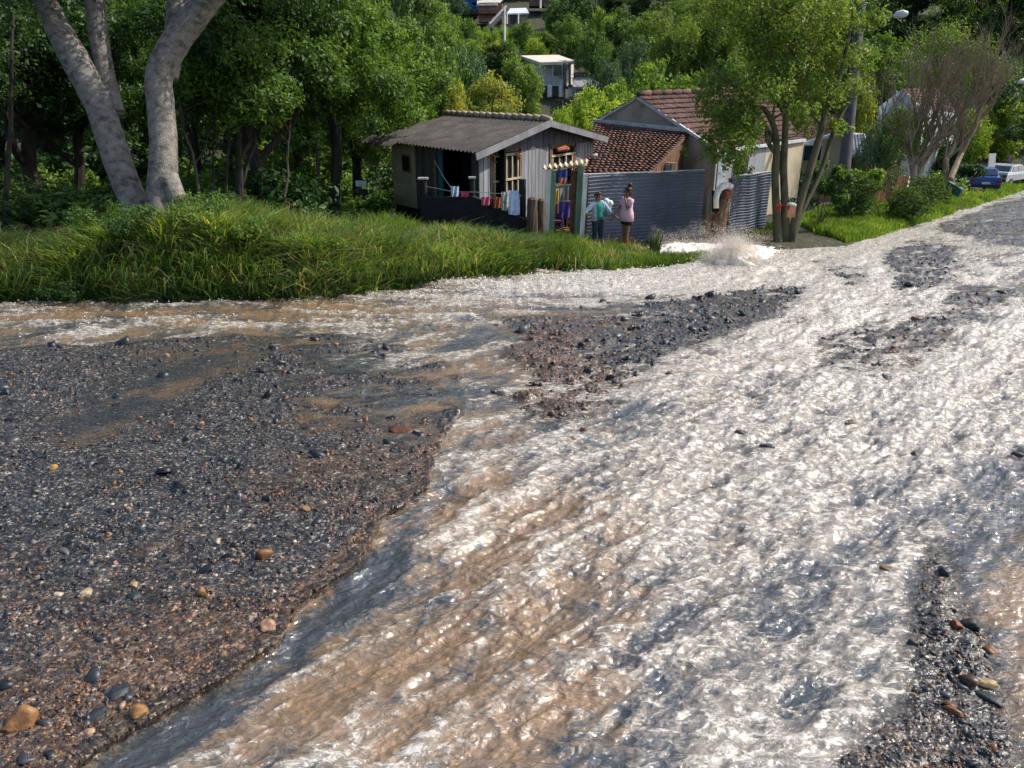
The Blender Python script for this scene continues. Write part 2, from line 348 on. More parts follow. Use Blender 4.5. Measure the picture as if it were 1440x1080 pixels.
def road_mat():
    m, t, b, N, L = nodes('wet_broken_asphalt')
    tc = N('ShaderNodeTexCoord'); A = lambda n: (lambda a: (setattr(a, 'attribute_name', n), a.outputs['Fac'])[1])(N('ShaderNodeAttribute'))
    br = A('brown'); ID = A('chipid')
    v1 = N('ShaderNodeTexVoronoi'); v1.inputs['Scale'].default_value = 62; L(tc.outputs['Object'], v1.inputs[0])
    sep = N('ShaderNodeSeparateColor'); L(v1.outputs['Color'], sep.inputs[0])
    cr = N('ShaderNodeValToRGB'); e = cr.color_ramp.elements
    e[0].position = 0; e[0].color = (.011, .012, .014, 1); e[1].position = 1; e[1].color = (.34, .31, .27, 1)
    for p, c in ((.4, (.020, .021, .024)), (.66, (.044, .045, .047)), (.82, (.075, .072, .068)), (.93, (.14, .12, .10))): q = e.new(p); q.color = (*c, 1)
    L(sep.outputs[0], cr.inputs[0])
    cb = N('ShaderNodeValToRGB'); e = cb.color_ramp.elements
    e[0].position = 0; e[0].color = (.035, .020, .012, 1); e[1].position = 1; e[1].color = (.28, .19, .12, 1)
    for p, c in ((.35, (.065, .034, .018)), (.7, (.13, .07, .035)), (.9, (.19, .115, .06))): q = e.new(p); q.color = (*c, 1)
    L(sep.outputs[1], cb.inputs[0])
    n1 = N('ShaderNodeTexNoise'); n1.inputs['Scale'].default_value = 22; n1.inputs['Detail'].default_value = 6; n1.inputs['Roughness'].default_value = .7; L(tc.outputs['Object'], n1.inputs[0])
    ad = N('ShaderNodeMath'); ad.operation = 'MULTIPLY_ADD'; L(n1.outputs[0], ad.inputs[0]); ad.inputs[1].default_value = 2.2; 
    s2 = N('ShaderNodeMath'); s2.operation = 'ADD'; L(br, s2.inputs[0]); s2.inputs[1].default_value = -1.5; L(s2.outputs[0], ad.inputs[2]); ad.use_clamp = True
    mx = N('ShaderNodeMix'); mx.data_type = 'RGBA'; L(ad.outputs[0], mx.inputs[0]); L(cr.outputs[0], mx.inputs[6]); L(cb.outputs[0], mx.inputs[7])
    # darker mineral faces by chip
    mr = N('ShaderNodeMapRange'); L(ID, mr.inputs[0]); mr.inputs[3].default_value = .35; mr.inputs[4].default_value = 1.75
    vm = N('ShaderNodeVectorMath'); vm.operation = 'SCALE'; L(mx.outputs[2], vm.inputs[0]); L(mr.outputs[0], vm.inputs['Scale'])
    L(vm.outputs[0], b.inputs['Base Color'])
    rr = N('ShaderNodeMapRange'); L(n1.outputs[0], rr.inputs[0]); rr.inputs[1].default_value = .35; rr.inputs[2].default_value = .65; rr.inputs[3].default_value = .16; rr.inputs[4].default_value = .5
    L(rr.outputs[0], b.inputs['Roughness']); b.inputs['Specular IOR Level'].default_value = .5
    n2 = N('ShaderNodeTexNoise'); n2.inputs['Scale'].default_value = 60; n2.inputs['Detail'].default_value = 4; L(tc.outputs['Object'], n2.inputs[0])
    sm = N('ShaderNodeMath'); sm.operation = 'MULTIPLY_ADD'; L(v1.outputs['Distance'], sm.inputs[0]); sm.inputs[1].default_value = -.9; L(n2.outputs[0], sm.inputs[2])
    bp = N('ShaderNodeBump'); bp.inputs['Strength'].default_value = .85; bp.inputs['Distance'].default_value = .006; L(sm.outputs[0], bp.inputs['Height']); L(bp.outputs[0], b.inputs['Normal'])
    return m
def water_mat():
    m, t, b, N, L = nodes('muddy_rushing_water')
    tc = N('ShaderNodeTexCoord'); A = lambda n: (lambda a: (setattr(a, 'attribute_name', n), a.outputs['Fac'])[1])(N('ShaderNodeAttribute'))
    foam_, mud_, dep = A('foam'), A('mud'), A('depth')
    mp = N('ShaderNodeMapping'); mp.inputs['Rotation'].default_value = (0, 0, -ang); mp.inputs['Scale'].default_value = (.55, 1, 1)
    L(tc.outputs['Object'], mp.inputs[0])
    wn = N('ShaderNodeTexNoise'); wn.inputs['Scale'].default_value = 7; wn.inputs['Detail'].default_value = 2; L(mp.outputs[0], wn.inputs[0])
    wv = N('ShaderNodeVectorMath'); wv.operation = 'MULTIPLY_ADD'; L(wn.outputs['Color'], wv.inputs[0]); wv.inputs[1].default_value = (.10, .10, .10); L(mp.outputs[0], wv.inputs[2])
    # lace: distorted cell walls at two sizes
    def lace(sc, lo, hi):
        v_ = N('ShaderNodeTexVoronoi'); v_.feature = 'DISTANCE_TO_EDGE'; v_.inputs['Scale'].default_value = sc; L(wv.outputs[0], v_.inputs[0])
        r_ = N('ShaderNodeMapRange'); r_.interpolation_type = 'SMOOTHSTEP'; L(v_.outputs['Distance'], r_.inputs[0]); r_.inputs[1].default_value = lo; r_.inputs[2].default_value = hi; r_.inputs[3].default_value = 1; r_.inputs[4].default_value = 0
        return r_.outputs[0]
    l1 = lace(17, .0, .20); l2 = lace(46, .0, .26)
    fn = N('ShaderNodeTexNoise'); fn.inputs['Scale'].default_value = 20; fn.inputs['Detail'].default_value = 6; fn.inputs['Roughness'].default_value = .6; L(wv.outputs[0], fn.inputs[0])
    def M(op, a, b_=None, c=None, cl=False):
        n = N('ShaderNodeMath'); n.operation = op; n.use_clamp = cl
        for i, x in enumerate((a, b_, c)):
            if x is None: continue
            if isinstance(x, (int, float)): n.inputs[i].default_value = x
            else: L(x, n.inputs[i])
        return n.outputs[0]
    def curl(sc, wd, dist):
        c_ = N('ShaderNodeTexNoise'); c_.inputs['Scale'].default_value = sc; c_.inputs['Detail'].default_value = 3; c_.inputs['Distortion'].default_value = dist; L(wv.outputs[0], c_.inputs[0])
        r_ = N('ShaderNodeMapRange'); r_.interpolation_type = 'SMOOTHSTEP'; L(M('ABSOLUTE', M('SUBTRACT', c_.outputs[0], .5)), r_.inputs[0]); r_.inputs[1].default_value = 0; r_.inputs[2].default_value = wd; r_.inputs[3].default_value = 1; r_.inputs[4].default_value = 0
        return r_.outputs[0]
    def edge_d(sc):
        v_ = N('ShaderNodeTexVoronoi'); v_.feature = 'DISTANCE_TO_EDGE'; v_.inputs['Scale'].default_value = sc; L(wv.outputs[0], v_.inputs[0]); return v_.outputs['Distance']
    d1, d2, d3 = edge_d(21), edge_d(52), edge_d(120)
    wdt = M('MULTIPLY_ADD', foam_, .62, M('MULTIPLY_ADD', fn.outputs[0], 1.8, -1.32))
    def net(d, k, ww): 
        r_ = N('ShaderNodeMapRange'); r_.interpolation_type = 'SMOOTHSTEP'; L(M('SUBTRACT', M('MULTIPLY', wdt, k), d), r_.inputs[0]); r_.inputs[1].default_value = -ww; r_.inputs[2].default_value = ww; return r_.outputs[0]
    F_ = M('MAXIMUM', M('MAXIMUM', net(d1, .85, .10), M('MULTIPLY', net(d2, 1.0, .13), .85)), M('MULTIPLY', net(d3, 1.1, .20), .75))
    F_ = M('MULTIPLY', F_, .86)
    # body colour
    mn = N('ShaderNodeTexNoise'); mn.inputs['Scale'].default_value = 9; mn.inputs['Detail'].default_value = 7; mn.inputs['Roughness'].default_value = .65; L(wv.outputs[0], mn.inputs[0])
    mn2 = N('ShaderNodeTexNoise'); mn2.inputs['Scale'].default_value = 38; mn2.inputs['Detail'].default_value = 5; mn2.inputs['Roughness'].default_value = .7; mn2.inputs['Distortion'].default_value = .8; L(wv.outputs[0], mn2.inputs[0])
    mf = M('ADD', M('MULTIPLY', mud_, .9), M('ADD', M('MULTIPLY_ADD', mn.outputs[0], 1.5, -.80), M('MULTIPLY_ADD', mn2.outputs[0], 1.6, -.80)), cl=True)
    cr = N('ShaderNodeValToRGB'); e = cr.color_ramp.elements; e[0].position = .05; e[0].color = (.045, .050, .055, 1); e[1].position = .98; e[1].color = (.235, .15, .082, 1)
    for p, c in ((.24, (.045, .054, .064)), (.44, (.105, .092, .075)), (.66, (.18, .125, .08)), (.82, (.19, .125, .068))): q = e.new(p); q.color = (*c, 1)
    L(mf, cr.inputs[0])
    mk = N('ShaderNodeMix'); mk.data_type = 'RGBA'; L(cr.outputs[0], mk.inputs[6]); mk.inputs[7].default_value = (.36, .305, .24, 1)      # aerated water turns milky
    L(M('MULTIPLY', M('MULTIPLY_ADD', mn2.outputs[0], 1.6, M('MULTIPLY_ADD', foam_, 1.2, -1.18)), 1.0, cl=True), mk.inputs[0])
    mx = N('ShaderNodeMix'); mx.data_type = 'RGBA'; L(F_, mx.inputs[0]); L(mk.outputs[2], mx.inputs[6]); fr_ = N('ShaderNodeTexNoise'); fr_.inputs['Scale'].default_value = 55; fr_.inputs['Detail'].default_value = 6; fr_.inputs['Roughness'].default_value = .8; L(wv.outputs[0], fr_.inputs[0])
    fc = N('ShaderNodeValToRGB'); e = fc.color_ramp.elements; e[0].position = .38; e[0].color = (.24, .21, .17, 1); e[1].position = .62; e[1].color = (.76, .74, .70, 1); L(fr_.outputs[0], fc.inputs[0]); L(fc.outputs[0], mx.inputs[7])
    L(mx.outputs[2], b.inputs['Base Color'])
    b.inputs['IOR'].default_value = 1.6; b.inputs['Specular IOR Level'].default_value = 1.0
    L(M('MULTIPLY_ADD', F_, .30, .05), b.inputs['Roughness'])
    # ripples
    rn = N('ShaderNodeTexNoise'); rn.inputs['Scale'].default_value = 24; rn.inputs['Detail'].default_value = 4; rn.inputs['Roughness'].default_value = .5; rn.inputs['Distortion'].default_value = .5; L(wv.outputs[0], rn.inputs[0])
    h = M('MULTIPLY_ADD', F_, .10, M('MULTIPLY', rn.outputs[0], 1.0)); h = M('MULTIPLY_ADD', fr_.outputs[0], M('MULTIPLY', F_, .25), h)
    bp = N('ShaderNodeBump'); bp.inputs['Strength'].default_value = 1.0; bp.inputs['Distance'].default_value = .022; L(h, bp.inputs['Height']); L(bp.outputs[0], b.inputs['Normal'])
    # shallow water lets the bed through
    al = N('ShaderNodeMapRange'); L(dep, al.inputs[0]); al.inputs[1].default_value = 0; al.inputs[2].default_value = .045; al.inputs[3].default_value = .25; al.inputs[4].default_value = .93
    L(M('MAXIMUM', al.outputs[0], F_), b.inputs['Alpha'])
    return m
M_ROAD = road_mat(); M_WATER = water_mat()
chipid = (id1 * .45 + id3 * .55).ravel()
road = new_mesh('street', np.stack([WX.ravel(), WY.ravel(), bed.ravel()], 1), gfac, M_ROAD, False, vattr={'brown': brown.ravel(), 'chipid': chipid})
tag(road, 'broken wet asphalt street washed out by the flood', 'street', kind='structure')
# far shallow parts are smoothed by distance: keep only water that can show
dep = water - bed
keep = (dep > -.03).ravel()
fk = keep[gfac].any(1)
wat = new_mesh('water', np.stack([WX.ravel(), WY.ravel(), water.ravel()], 1), gfac[fk], M_WATER, True, vattr={'foam': foam.ravel(), 'mud': mud.ravel(), 'depth': dep.ravel()})
tag(wat, 'brown frothing flood water running down the street', 'water', kind='structure')
def surf(x, y):
    """height of the street bed near a point (nearest grid vertex)"""
    d = P_pix(x, y); j = int(np.argmin(np.abs(ppx - d[0]))); i = int(np.argmin(np.abs(ppy - d[1])))
    return float(bed[i, j]), float(water[i, j])
def P_pix(x, y, z=None):
    z = -SLOPE * y if z is None else z
    q = Vector((x, y, z - CAMH)); zz = q.y * CP - q.z * SP; u = q.y * SP + q.z * CP
    return 720 + FP * q.x / zz, 540 - FP * u / zz
# ------------------------------------------------------------------ undercut crust along the broken edge
def crust():
    L_ = [(636, 605), (612, 640), (604, 690), (545, 728), (528, 765), (500, 790), (430, 838), (398, 870), (388, 903), (310, 960), (222, 1012), (150, 1050), (90, 1082), (10, 1122)]
    pts = []
    for (x0, y0), (x1, y1) in zip(L_[:-1], L_[1:]):
        n = max(2, int(math.hypot(x1 - x0, y1 - y0) / 3.2)); nx_, ny_ = -(y1 - y0), (x1 - x0); q = math.hypot(nx_, ny_); nx_ /= -q; ny_ /= -q
        for k in range(n):
            cx, cy = x0 + (x1 - x0) * k / n, y0 + (y1 - y0) * k / n; last = None
            for t in np.arange(-46, 46, 1.5):          # walk outwards across the edge and keep the crossing
                j = int(np.argmin(np.abs(ppx - (cx + nx_ * t)))); i = int(np.argmin(np.abs(ppy - (cy + ny_ * t))))
                if sdPl[i, j] > 0: last = (i, j)
            if last: pts.append(last)
    P3 = [Vector((WX[i, j], WY[i, j], 0)) for i, j in pts]; zt = np.array([bed[max(i, 0), max(j - 4, 0)] for i, j in pts])
    zt = np.convolve(np.pad(zt, 4, 'edge'), np.ones(9) / 9, 'valid'); rr = random.Random(4); V = []; n = len(P3)
    for k in range(n):
        a, b = P3[max(k - 4, 0)], P3[min(k + 4, n - 1)]; d = (b - a); d = d.normalized() if d.length > 1e-6 else Vector((0, -1, 0)); out = Vector((-d.y, d.x, 0))
        if out.x < 0: out = -out
        w_ = .012 + .035 * float(fbm(np.array([k * .09]), np.array([.3]), 4, 5)[0]) + rr.uniform(-.004, .004); z = zt[k] + .003 + rr.uniform(-.002, .004); th = .020 + .016 * float(vn(np.array([k * .21]), np.array([7.]), 3)[0])
        for off, zz in ((-.07, z - .012), (-.02, z + .002), (w_ * .7, z), (w_, z - th * .5), (w_ * .75, z - th), (-.03, z - th * 1.3)): V.append(P3[k] + out * off + Vector((0, 0, zz)))
    F_ = [(k * 6 + q, (k + 1) * 6 + q, (k + 1) * 6 + q + 1, k * 6 + q + 1) for k in range(n - 1) if (P3[k + 1] - P3[k]).length < .12 for q in range(5)]
    o = new_mesh('street_crust', V, F_, M_ROAD, False, vattr={'brown': [.95 if i % 6 > 1 else .6 for i in range(len(V))], 'chipid': [rr.random() * .5 for _ in V]})
    return tag(o, 'undercut brown crust along the broken asphalt edge', 'street', kind='structure')
crust()
# ------------------------------------------------------------------ loose gravel and asphalt chips
def chips(name, label, N_, dens, smin, smax, flat, pal, seed, m, lift=.3):
    r = np.random.default_rng(seed)
    # sample picture cells by density, so that far cells are not over-filled
    ii = r.integers(0, PX.shape[0] - 1, N_ * 6); jj = r.integers(0, PX.shape[1] - 1, N_ * 6)
    k = r.random(N_ * 6) < dens[ii, jj]; ii = ii[k][:N_]; jj = jj[k][:N_]; n = len(ii)
    x = WX[ii, jj] + r.normal(0, .004, n); y = WY[ii, jj] + r.normal(0, .004, n); z = bed[ii, jj]
    zd = np.maximum(y * CP + 1, 1)
    s = (smin + (smax - smin) * r.random(n) ** 2.6) * np.clip(zd / 4.5, .8, 2.6)
    th = r.random((n, 6)) * .5 + np.arange(6)[None, :] * (2 * math.pi / 6)
    rad = s[:, None] * r.uniform(.35, 1.25, (n, 6)); el = r.uniform(.4, .95, n)[:, None]; ro = r.random(n)[:, None] * 6.28
    lx = np.cos(th) * rad; ly = np.sin(th) * rad * el
    cx = lx * np.cos(ro) - ly * np.sin(ro); cy = lx * np.sin(ro) + ly * np.cos(ro)
    hgt = s * r.uniform(flat * .5, flat * 1.3, n)
    tx = r.normal(0, .28, n)[:, None]; ty = r.normal(0, .28, n)[:, None]
    V = np.zeros((n, 13, 3), np.float32)
    for lv, (sc, hz) in enumerate(((1.0, -.35), (.80, .85))):
        V[:, lv * 6:lv * 6 + 6, 0] = x[:, None] + cx * sc; V[:, lv * 6:lv * 6 + 6, 1] = y[:, None] + cy * sc
        V[:, lv * 6:lv * 6 + 6, 2] = (z + lift * hgt)[:, None] + hgt[:, None] * hz * r.uniform(.7, 1.2, (n, 6)) + (cx * tx + cy * ty) * sc
    V[:, 12, 0] = x; V[:, 12, 1] = y; V[:, 12, 2] = z + lift * hgt + hgt * r.uniform(.75, 1.0, n)
    tri = []
    for q in range(6):
        p = (q + 1) % 6; tri += [(q, p, 6 + p), (q, 6 + p, 6 + q), (6 + q, 6 + p, 12)]
    T = np.array(tri)[None] + (np.arange(n) * 13)[:, None, None]
    br_ = np.clip(brown[ii, jj] + r.normal(0, .25, n), 0, 1)
    hue = np.where(r.random(n) < br_ * (.75 if smax < .04 else .18), .5 + .45 * r.random(n) ** 1.5, .48 * r.random(n) ** 1.5)
    return tag(new_mesh(name, V.reshape(-1, 3), T.reshape(-1, 3), m, fattr={'rnd': np.repeat(hue, 18)}), label, 'gravel', kind='stuff')
def chip_mat():
    m, t, b, N, L = nodes('wet_chips')
    at = N('ShaderNodeAttribute'); at.attribute_name = 'rnd'
    cr = N('ShaderNodeValToRGB'); e = cr.color_ramp.elements; e[0].color = (.010, .014, .020, 1); e[1].color = (.30, .22, .16, 1)
    for p, c in ((.2, (.016, .020, .027)), (.4, (.038, .043, .050)), (.48, (.09, .09, .09)), (.5, (.05, .024, .014)), (.75, (.15, .07, .033)), (.9, (.26, .15, .08))): q = e.new(p); q.color = (*c, 1)
    L(at.outputs['Fac'], cr.inputs[0]); L(cr.outputs[0], b.inputs['Base Color']); b.inputs['Roughness'].default_value = .42; b.inputs['Specular IOR Level'].default_value = .4
    return m
M_CHIP = chip_mat()
vis = (PX > -160) & (PX < 1600) & (PY < 1200)
cl = sst(.42, .62, fbm(WX * 3, WY * 4.5, 4, 201)); cl2 = sst(.45, .6, fbm(WX * 7, WY * 9, 3, 205))
dn = vis * np.clip(plate * (.16 + .45 * cl * loose) + .9 * bars * (.25 + .75 * cl2) + .35 * blob(560, 520, 110, 60) * cl2, 0, 1) * (sE < .1)
chips('asphalt_gravel', 'dark broken asphalt chips and brown gravel strewn over the street', 60000, dn, .004, .022, .36, None, 5, M_CHIP)
dn2 = vis * np.clip(.5 * plate * cl2 * cl + .8 * bars * cl2 + .12 * blob(620, 540, 100, 80), 0, 1) * (PY > 380) * (sE < .1)
chips('asphalt_slabs', 'flat slate dark flakes of asphalt lying on the broken street', 2600, dn2, .022, .060, .35, None, 6, M_CHIP, .45)
# ------------------------------------------------------------------ froth thrown up by the stream (drops and ropes of foam)
def froth():
    r = np.random.default_rng(77); d = vis * np.clip(foam - .45, 0, 1) * (dep > .02) * (PY < 700) * (.1 + 2.0 * ridge + 1.0 * blob(1020, 360, 120, 14)+ .5 * strip)
    N_ = 200000; ii = r.integers(0, PX.shape[0] - 1, N_); jj = r.integers(0, PX.shape[1] - 1, N_); k = r.random(N_) < d[ii, jj] * 1.2
    ii = ii[k][:14000]; jj = jj[k][:14000]; n = len(ii)
    return WX[ii, jj], WY[ii, jj], water[ii, jj], n, r
def drops(x, y, z, s, r):
    n = len(x); O = np.array([(1, 0, 0), (-1, 0, 0), (0, 1, 0), (0, -1, 0), (0, 0, 1), (0, 0, -1)], float)
    V = O[None] * s[:, None, None] * r.uniform(.6, 1.3, (n, 6, 1)); V[:, :, 0] += x[:, None]; V[:, :, 1] += y[:, None]; V[:, :, 2] += z[:, None]
    T = np.array([(0, 2, 4), (2, 1, 4), (1, 3, 4), (3, 0, 4), (2, 0, 5), (1, 2, 5), (3, 1, 5), (0, 3, 5)])[None] + (np.arange(n) * 6)[:, None, None]
    return V.reshape(-1, 3), T.reshape(-1, 3)
M_FOAM = mat('foam', (.86, .85, .82), (.74, .70, .64), 8, .5, .5, spec=.5, bscale=60)
x, y, z, n, r = froth()
V_, T_ = drops(x, y, z + .012 + np.abs(r.normal(0, .02, n)), r.uniform(.004, .013, n) * np.clip(y / 9, .5, 1.5), r)
tag(new_mesh('foam_spray', V_, T_, M_FOAM), 'flecks of white froth tossed above the stream', 'foam', kind='stuff')
# the burst: a dome of churned water with strands flying off, beside the driveway
def burst():
    r = np.random.default_rng(5); V = []; T = []; nv = 0
    c0 = G(1030, 374)
    nu, nvv = 40, 90
    U, W = np.meshgrid(np.linspace(0, 1, nu), np.linspace(0, 2 * math.pi, nvv, endpoint=False))
    rad = (.55 * (1 - U ** 2.2) ** .55) * (1 + .55 * (fbm(np.cos(W) * 3 + 4, np.sin(W) * 3 + U * 5, 4, 7) - .5))
    hx = c0.x + np.cos(W) * rad * 1.0; hy = c0.y + .10 + np.sin(W) * rad * .8
    hz = c0.z - .10 + U ** .75 * (.40 + .30 * (fbm(np.cos(W) * 2 + 4, np.sin(W) * 2 + U, 3, 8) - .5)) + .16 * (ridged(np.cos(W) * U * 5 + 9, np.sin(W) * U * 5 + 3, 4, 9) - .5)
    A = np.stack([hx.T.ravel(), hy.T.ravel(), hz.T.ravel()], 1)
    i = np.arange((nu - 1) * nvv); a = i; b_ = (i // nvv) * nvv + (i + 1) % nvv
    q = np.stack([a, b_, b_ + nvv, a + nvv], 1); T4 = np.concatenate([q[:, [0, 1, 2]], q[:, [0, 2, 3]]]); V.append(A); T.append(T4); nv = len(A)
    n = 30000; x = c0.x + r.normal(0, .34, n); y = c0.y + .1 + r.normal(0, .25, n); z = c0.z + .05 + np.abs(r.normal(0, .20, n)) + (.26) * np.exp(-((x - c0.x) / .36) ** 2) * r.random(n) ** .7
    # spikes of spray over the sheet of white water behind
    m_ = 12000; px = r.uniform(915, 1075, m_); g = [on(p, 353) for p in px]
    xx = np.array([p.x for p in g]); yy = np.array([p.y for p in g]) + r.normal(0, .35, m_); zz = np.array([p.z for p in g])
    env = (.16 + .42 * fbm(xx * 4, yy * 0, 4, 12) ** 1.5); z2 = zz + .1 + env * r.random(m_) ** 2.4 * 1.5
    a, b_ = drops(np.r_[x, xx], np.r_[y, yy], np.r_[z, z2], np.r_[r.uniform(.003, .007, n), r.uniform(.0025, .006, m_)], r)
    V.append(a); T.append(b_ + nv)
    return np.concatenate(V), np.concatenate(T)
V_, T_ = burst()
M_SPL = mat('churned_water', (.86, .82, .76), (.70, .60, .50), 5, .5, .6, spec=.5, bscale=40)
tag(new_mesh('water_splash', V_, T_, M_SPL, True), 'white splash where the water bursts up beside the metal fence', 'splash', kind='stuff')
def sheet():     # froth filling the hollow between the grass tip and the fence
    nx_, ny_ = 160, 60; px, t = np.meshgrid(np.linspace(905, 1100, nx_), np.linspace(0, 1, ny_))
    x0, y0 = Gnp(px, np.interp(px, [905, 960, 1020, 1100], [362, 368, 374, 366])); x1, y1 = Gnp(px, np.full(px.shape, 349.0))
    x = x0 + (x1 - x0) * t; y = y0 + (y1 - y0) * t
    z = np.maximum(ground_z(x, y), -SLOPE * y) + (.15 * np.sin(np.clip(t, 0, 1) * math.pi) ** .7 * sst(905, 950, px) * sst(1100, 1060, px)) * (1.1 + .9 * (ridged(x * 3, y * 3, 4, 3) - .6)) + .12 * (ridged(x * 7, y * 7, 4, 5) - .6) - .03
    return np.stack([x.ravel(), y.ravel(), z.ravel()], 1), gridfaces(nx_, ny_)
a, b_ = sheet(); tag(new_mesh('foam_sheet', a, b_, M_SPL, True), 'white churning water spilling from the driveway into the street', 'foam', kind='stuff')

# ------------------------------------------------------------------ stones that can be told apart
def stone(px, py, wpx, col, label, hr=.6, seed=0, c2=None, asp=.75):
    wpx *= .88; col = tuple(c * .85 for c in col); g = G(px, py); b0, w0 = surf(g.x, g.y); zd = (Vector((g.x, g.y, g.z)) - Vector((0, 0, CAMH))).length
    w_ = wpx / FP * zd / 2
    import bmesh as _b
    bm = _b.new(); _b.ops.create_icosphere(bm, subdivisions=3, radius=1)
    rr = random.Random(seed + int(px))
    pl = [(Vector((rr.gauss(0, 1), rr.gauss(0, 1), rr.gauss(0, 1))).normalized(), rr.uniform(.5, .85)) for _ in range(11)]
    ox = rr.random() * 50
    for v in bm.verts:
        p = v.co.copy()
        for nrm, d in pl:
            e = p.dot(nrm)
            if e > d: p -= nrm * (e - d)
        q = float(fbm(np.array([p.x * 3 + ox + p.z]), np.array([p.y * 3 + p.z * 2.7]), 4, 2)[0]) - .5
        p *= 1.15 + .55 * q
        v.co = Vector((p.x * w_, p.y * w_ * asp, p.z * w_ * hr))
    me = bpy.data.meshes.new('stone'); bm.to_mesh(me); bm.free()
    me.materials.append(mat('stone', col, c2 or tuple(c * .5 for c in col), 5 / max(w_, .02) * .3, .55, .6, bscale=3 / max(w_, .02), bdist=w_ * .12, spec=.4))
    me.polygons.foreach_set('use_smooth', np.ones(len(me.polygons), bool))
    o = bpy.data.objects.new('stone', me); COL.objects.link(o); o.location = (g.x, g.y, max(b0, w0 - w_ * hr * .5 if b0 < w0 else b0) + w_ * hr * .10); o.rotation_euler.z = rr.random() * 6
    return tag(o, label, 'stone')
ST = [(35, 1026, 46, (.30, .15, .06), 'largest orange brown stone lying on the asphalt in the lower left', .7),
 (372, 790, 26, (.24, .12, .045), 'rounded ochre pebble on the dark asphalt above the broken edge', .8),
 (286, 845, 19, (.26, .14, .05), 'small round tan pebble in the middle of the asphalt sheet', .9),
 (378, 893, 27, (.42, .25, .17), 'pinkish pale pebble balanced on the crumbled asphalt rim', .8),
 (565, 607, 40, (.12, .045, .02), 'rusty red clod sitting at the end of the asphalt', .5),
 (820, 604, 16, (.10, .04, .02), 'dark reddish stone just below the gravel bar', .9),
 (806, 618, 13, (.40, .26, .18), 'small flesh coloured stone below the gravel bar', .7),
 (1196, 592, 24, (.12, .10, .035), 'olive brown stone poking from the white rapids', .7),
 (1290, 640, 22, (.05, .055, .05), 'dark pebble breaking the foam right of centre', .6),
 (1078, 632, 20, (.05, .05, .065), 'bluish dark stone in the foam below centre right', .7),
 (1345, 881, 20, (.22, .055, .02), 'brick red stone on the dark gravel at lower right', .8),
 (1367, 877, 30, (.015, .018, .022), 'glossy black stone beside the brick red one', .7),
 (1396, 912, 20, (.24, .08, .03), 'orange stone on the right rim of the dark gravel', .7),
 (1388, 958, 28, (.45, .32, .14), 'long straw coloured splinter of stone on the dark gravel', .35),
 (1396, 978, 38, (.02, .025, .035), 'flat slate blue slab at the right rim of the gravel', .3),
 (1433, 636, 22, (.02, .02, .025), 'black lump at the right edge of the photo in white water', .9),
 (1420, 640, 17, (.10, .05, .045), 'maroon stone next to the black lump at the right edge', .6),
 (1245, 797, 26, (.16, .10, .05), 'brown stone half drowned in lacy foam at right', .6),
 (308, 770, 14, (.45, .38, .30), 'pale flat pebble on the upper asphalt', .5),
 (430, 725, 18, (.34, .18, .08), 'light orange pebble left of the gutter edge', .6),
 (165, 803, 13, (.36, .20, .15), 'pink pebble on the left half of the asphalt', .7),
 (84, 844, 14, (.55, .47, .36), 'cream flake of stone at far left on the asphalt', .4),
 (120, 842, 22, (.48, .38, .26), 'long cream stone beside the cream flake', .4),
 (190, 831, 16, (.42, .30, .18), 'tan pebble above a blue slab on the asphalt', .6),
 (76, 661, 12, (.42, .24, .05), 'bright yellow pebble on the far left asphalt', .7),
 (127, 1039, 17, (.50, .36, .20), 'cream pebble near the bottom left corner', .5),
 (197, 1018, 28, (.34, .18, .06), 'orange clod on the asphalt rim near the bottom', .6),
 (252, 690, 22, (.015, .018, .022), 'black chunk of asphalt in the middle left', .6),
 (165, 571, 17, (.012, .015, .018), 'small black asphalt lump in the upper left film of water', .8),
 (190, 846, 26, (.03, .04, .055), 'slate blue slab on the left asphalt', .35),
 (168, 985, 34, (.025, .032, .045), 'slate slab low on the left asphalt', .3),
 (138, 1018, 34, (.03, .037, .048), 'broad slate slab left of the rim at the bottom', .3),
 (398, 810, 18, (.03, .035, .045), 'dark square chip near the ochre pebble', .6),
 (940, 525, 20, (.16, .06, .03), 'rust coloured stone at the right tip of the gravel bar', .8),
 (700, 552, 26, (.02, .025, .032), 'blackish stone at the left foot of the gravel bar', .7),
 (975, 590, 30, (.16, .12, .08), 'smooth brown boulder awash right of the gravel bar', .5),
 (1040, 607, 26, (.05, .045, .04), 'dark stone under a fold of foam near centre', .5)]
for i, (px, py, wp, c, lb, hr) in enumerate(ST): stone(px, py, wp, c, lb, hr, seed=i)
# ================================================================== VEGETATION
def leaves(C, Nn, S, r, asp=.5, curl=.25):
    """leaf quads folded along the middle: centres C, normals Nn, sizes S -> verts, tris"""
    n = len(C); d = r.normal(0, 1, (n, 3)); d -= Nn * (d * Nn).sum(1, keepdims=True); d /= np.linalg.norm(d, axis=1, keepdims=True) + 1e-9
    e = np.cross(Nn, d); S = S[:, None]
    a = C - d * S * .5; b = C + e * S * asp * .5 + Nn * S * curl * .3; c_ = C + d * S * .5 - Nn * S * curl * .3; f = C - e * S * asp * .5 + Nn * S * curl * .3
    V = np.stack([a, b, c_, f], 1).reshape(-1, 3)
    i = np.arange(n)[:, None] * 4
    return V, np.concatenate([i + np.array([[0, 1, 2]]), i + np.array([[0, 2, 3]])], 1).reshape(-1, 3)
def unit(r, n):
    v = r.normal(0, 1, (n, 3)); return v / np.linalg.norm(v, axis=1, keepdims=True)
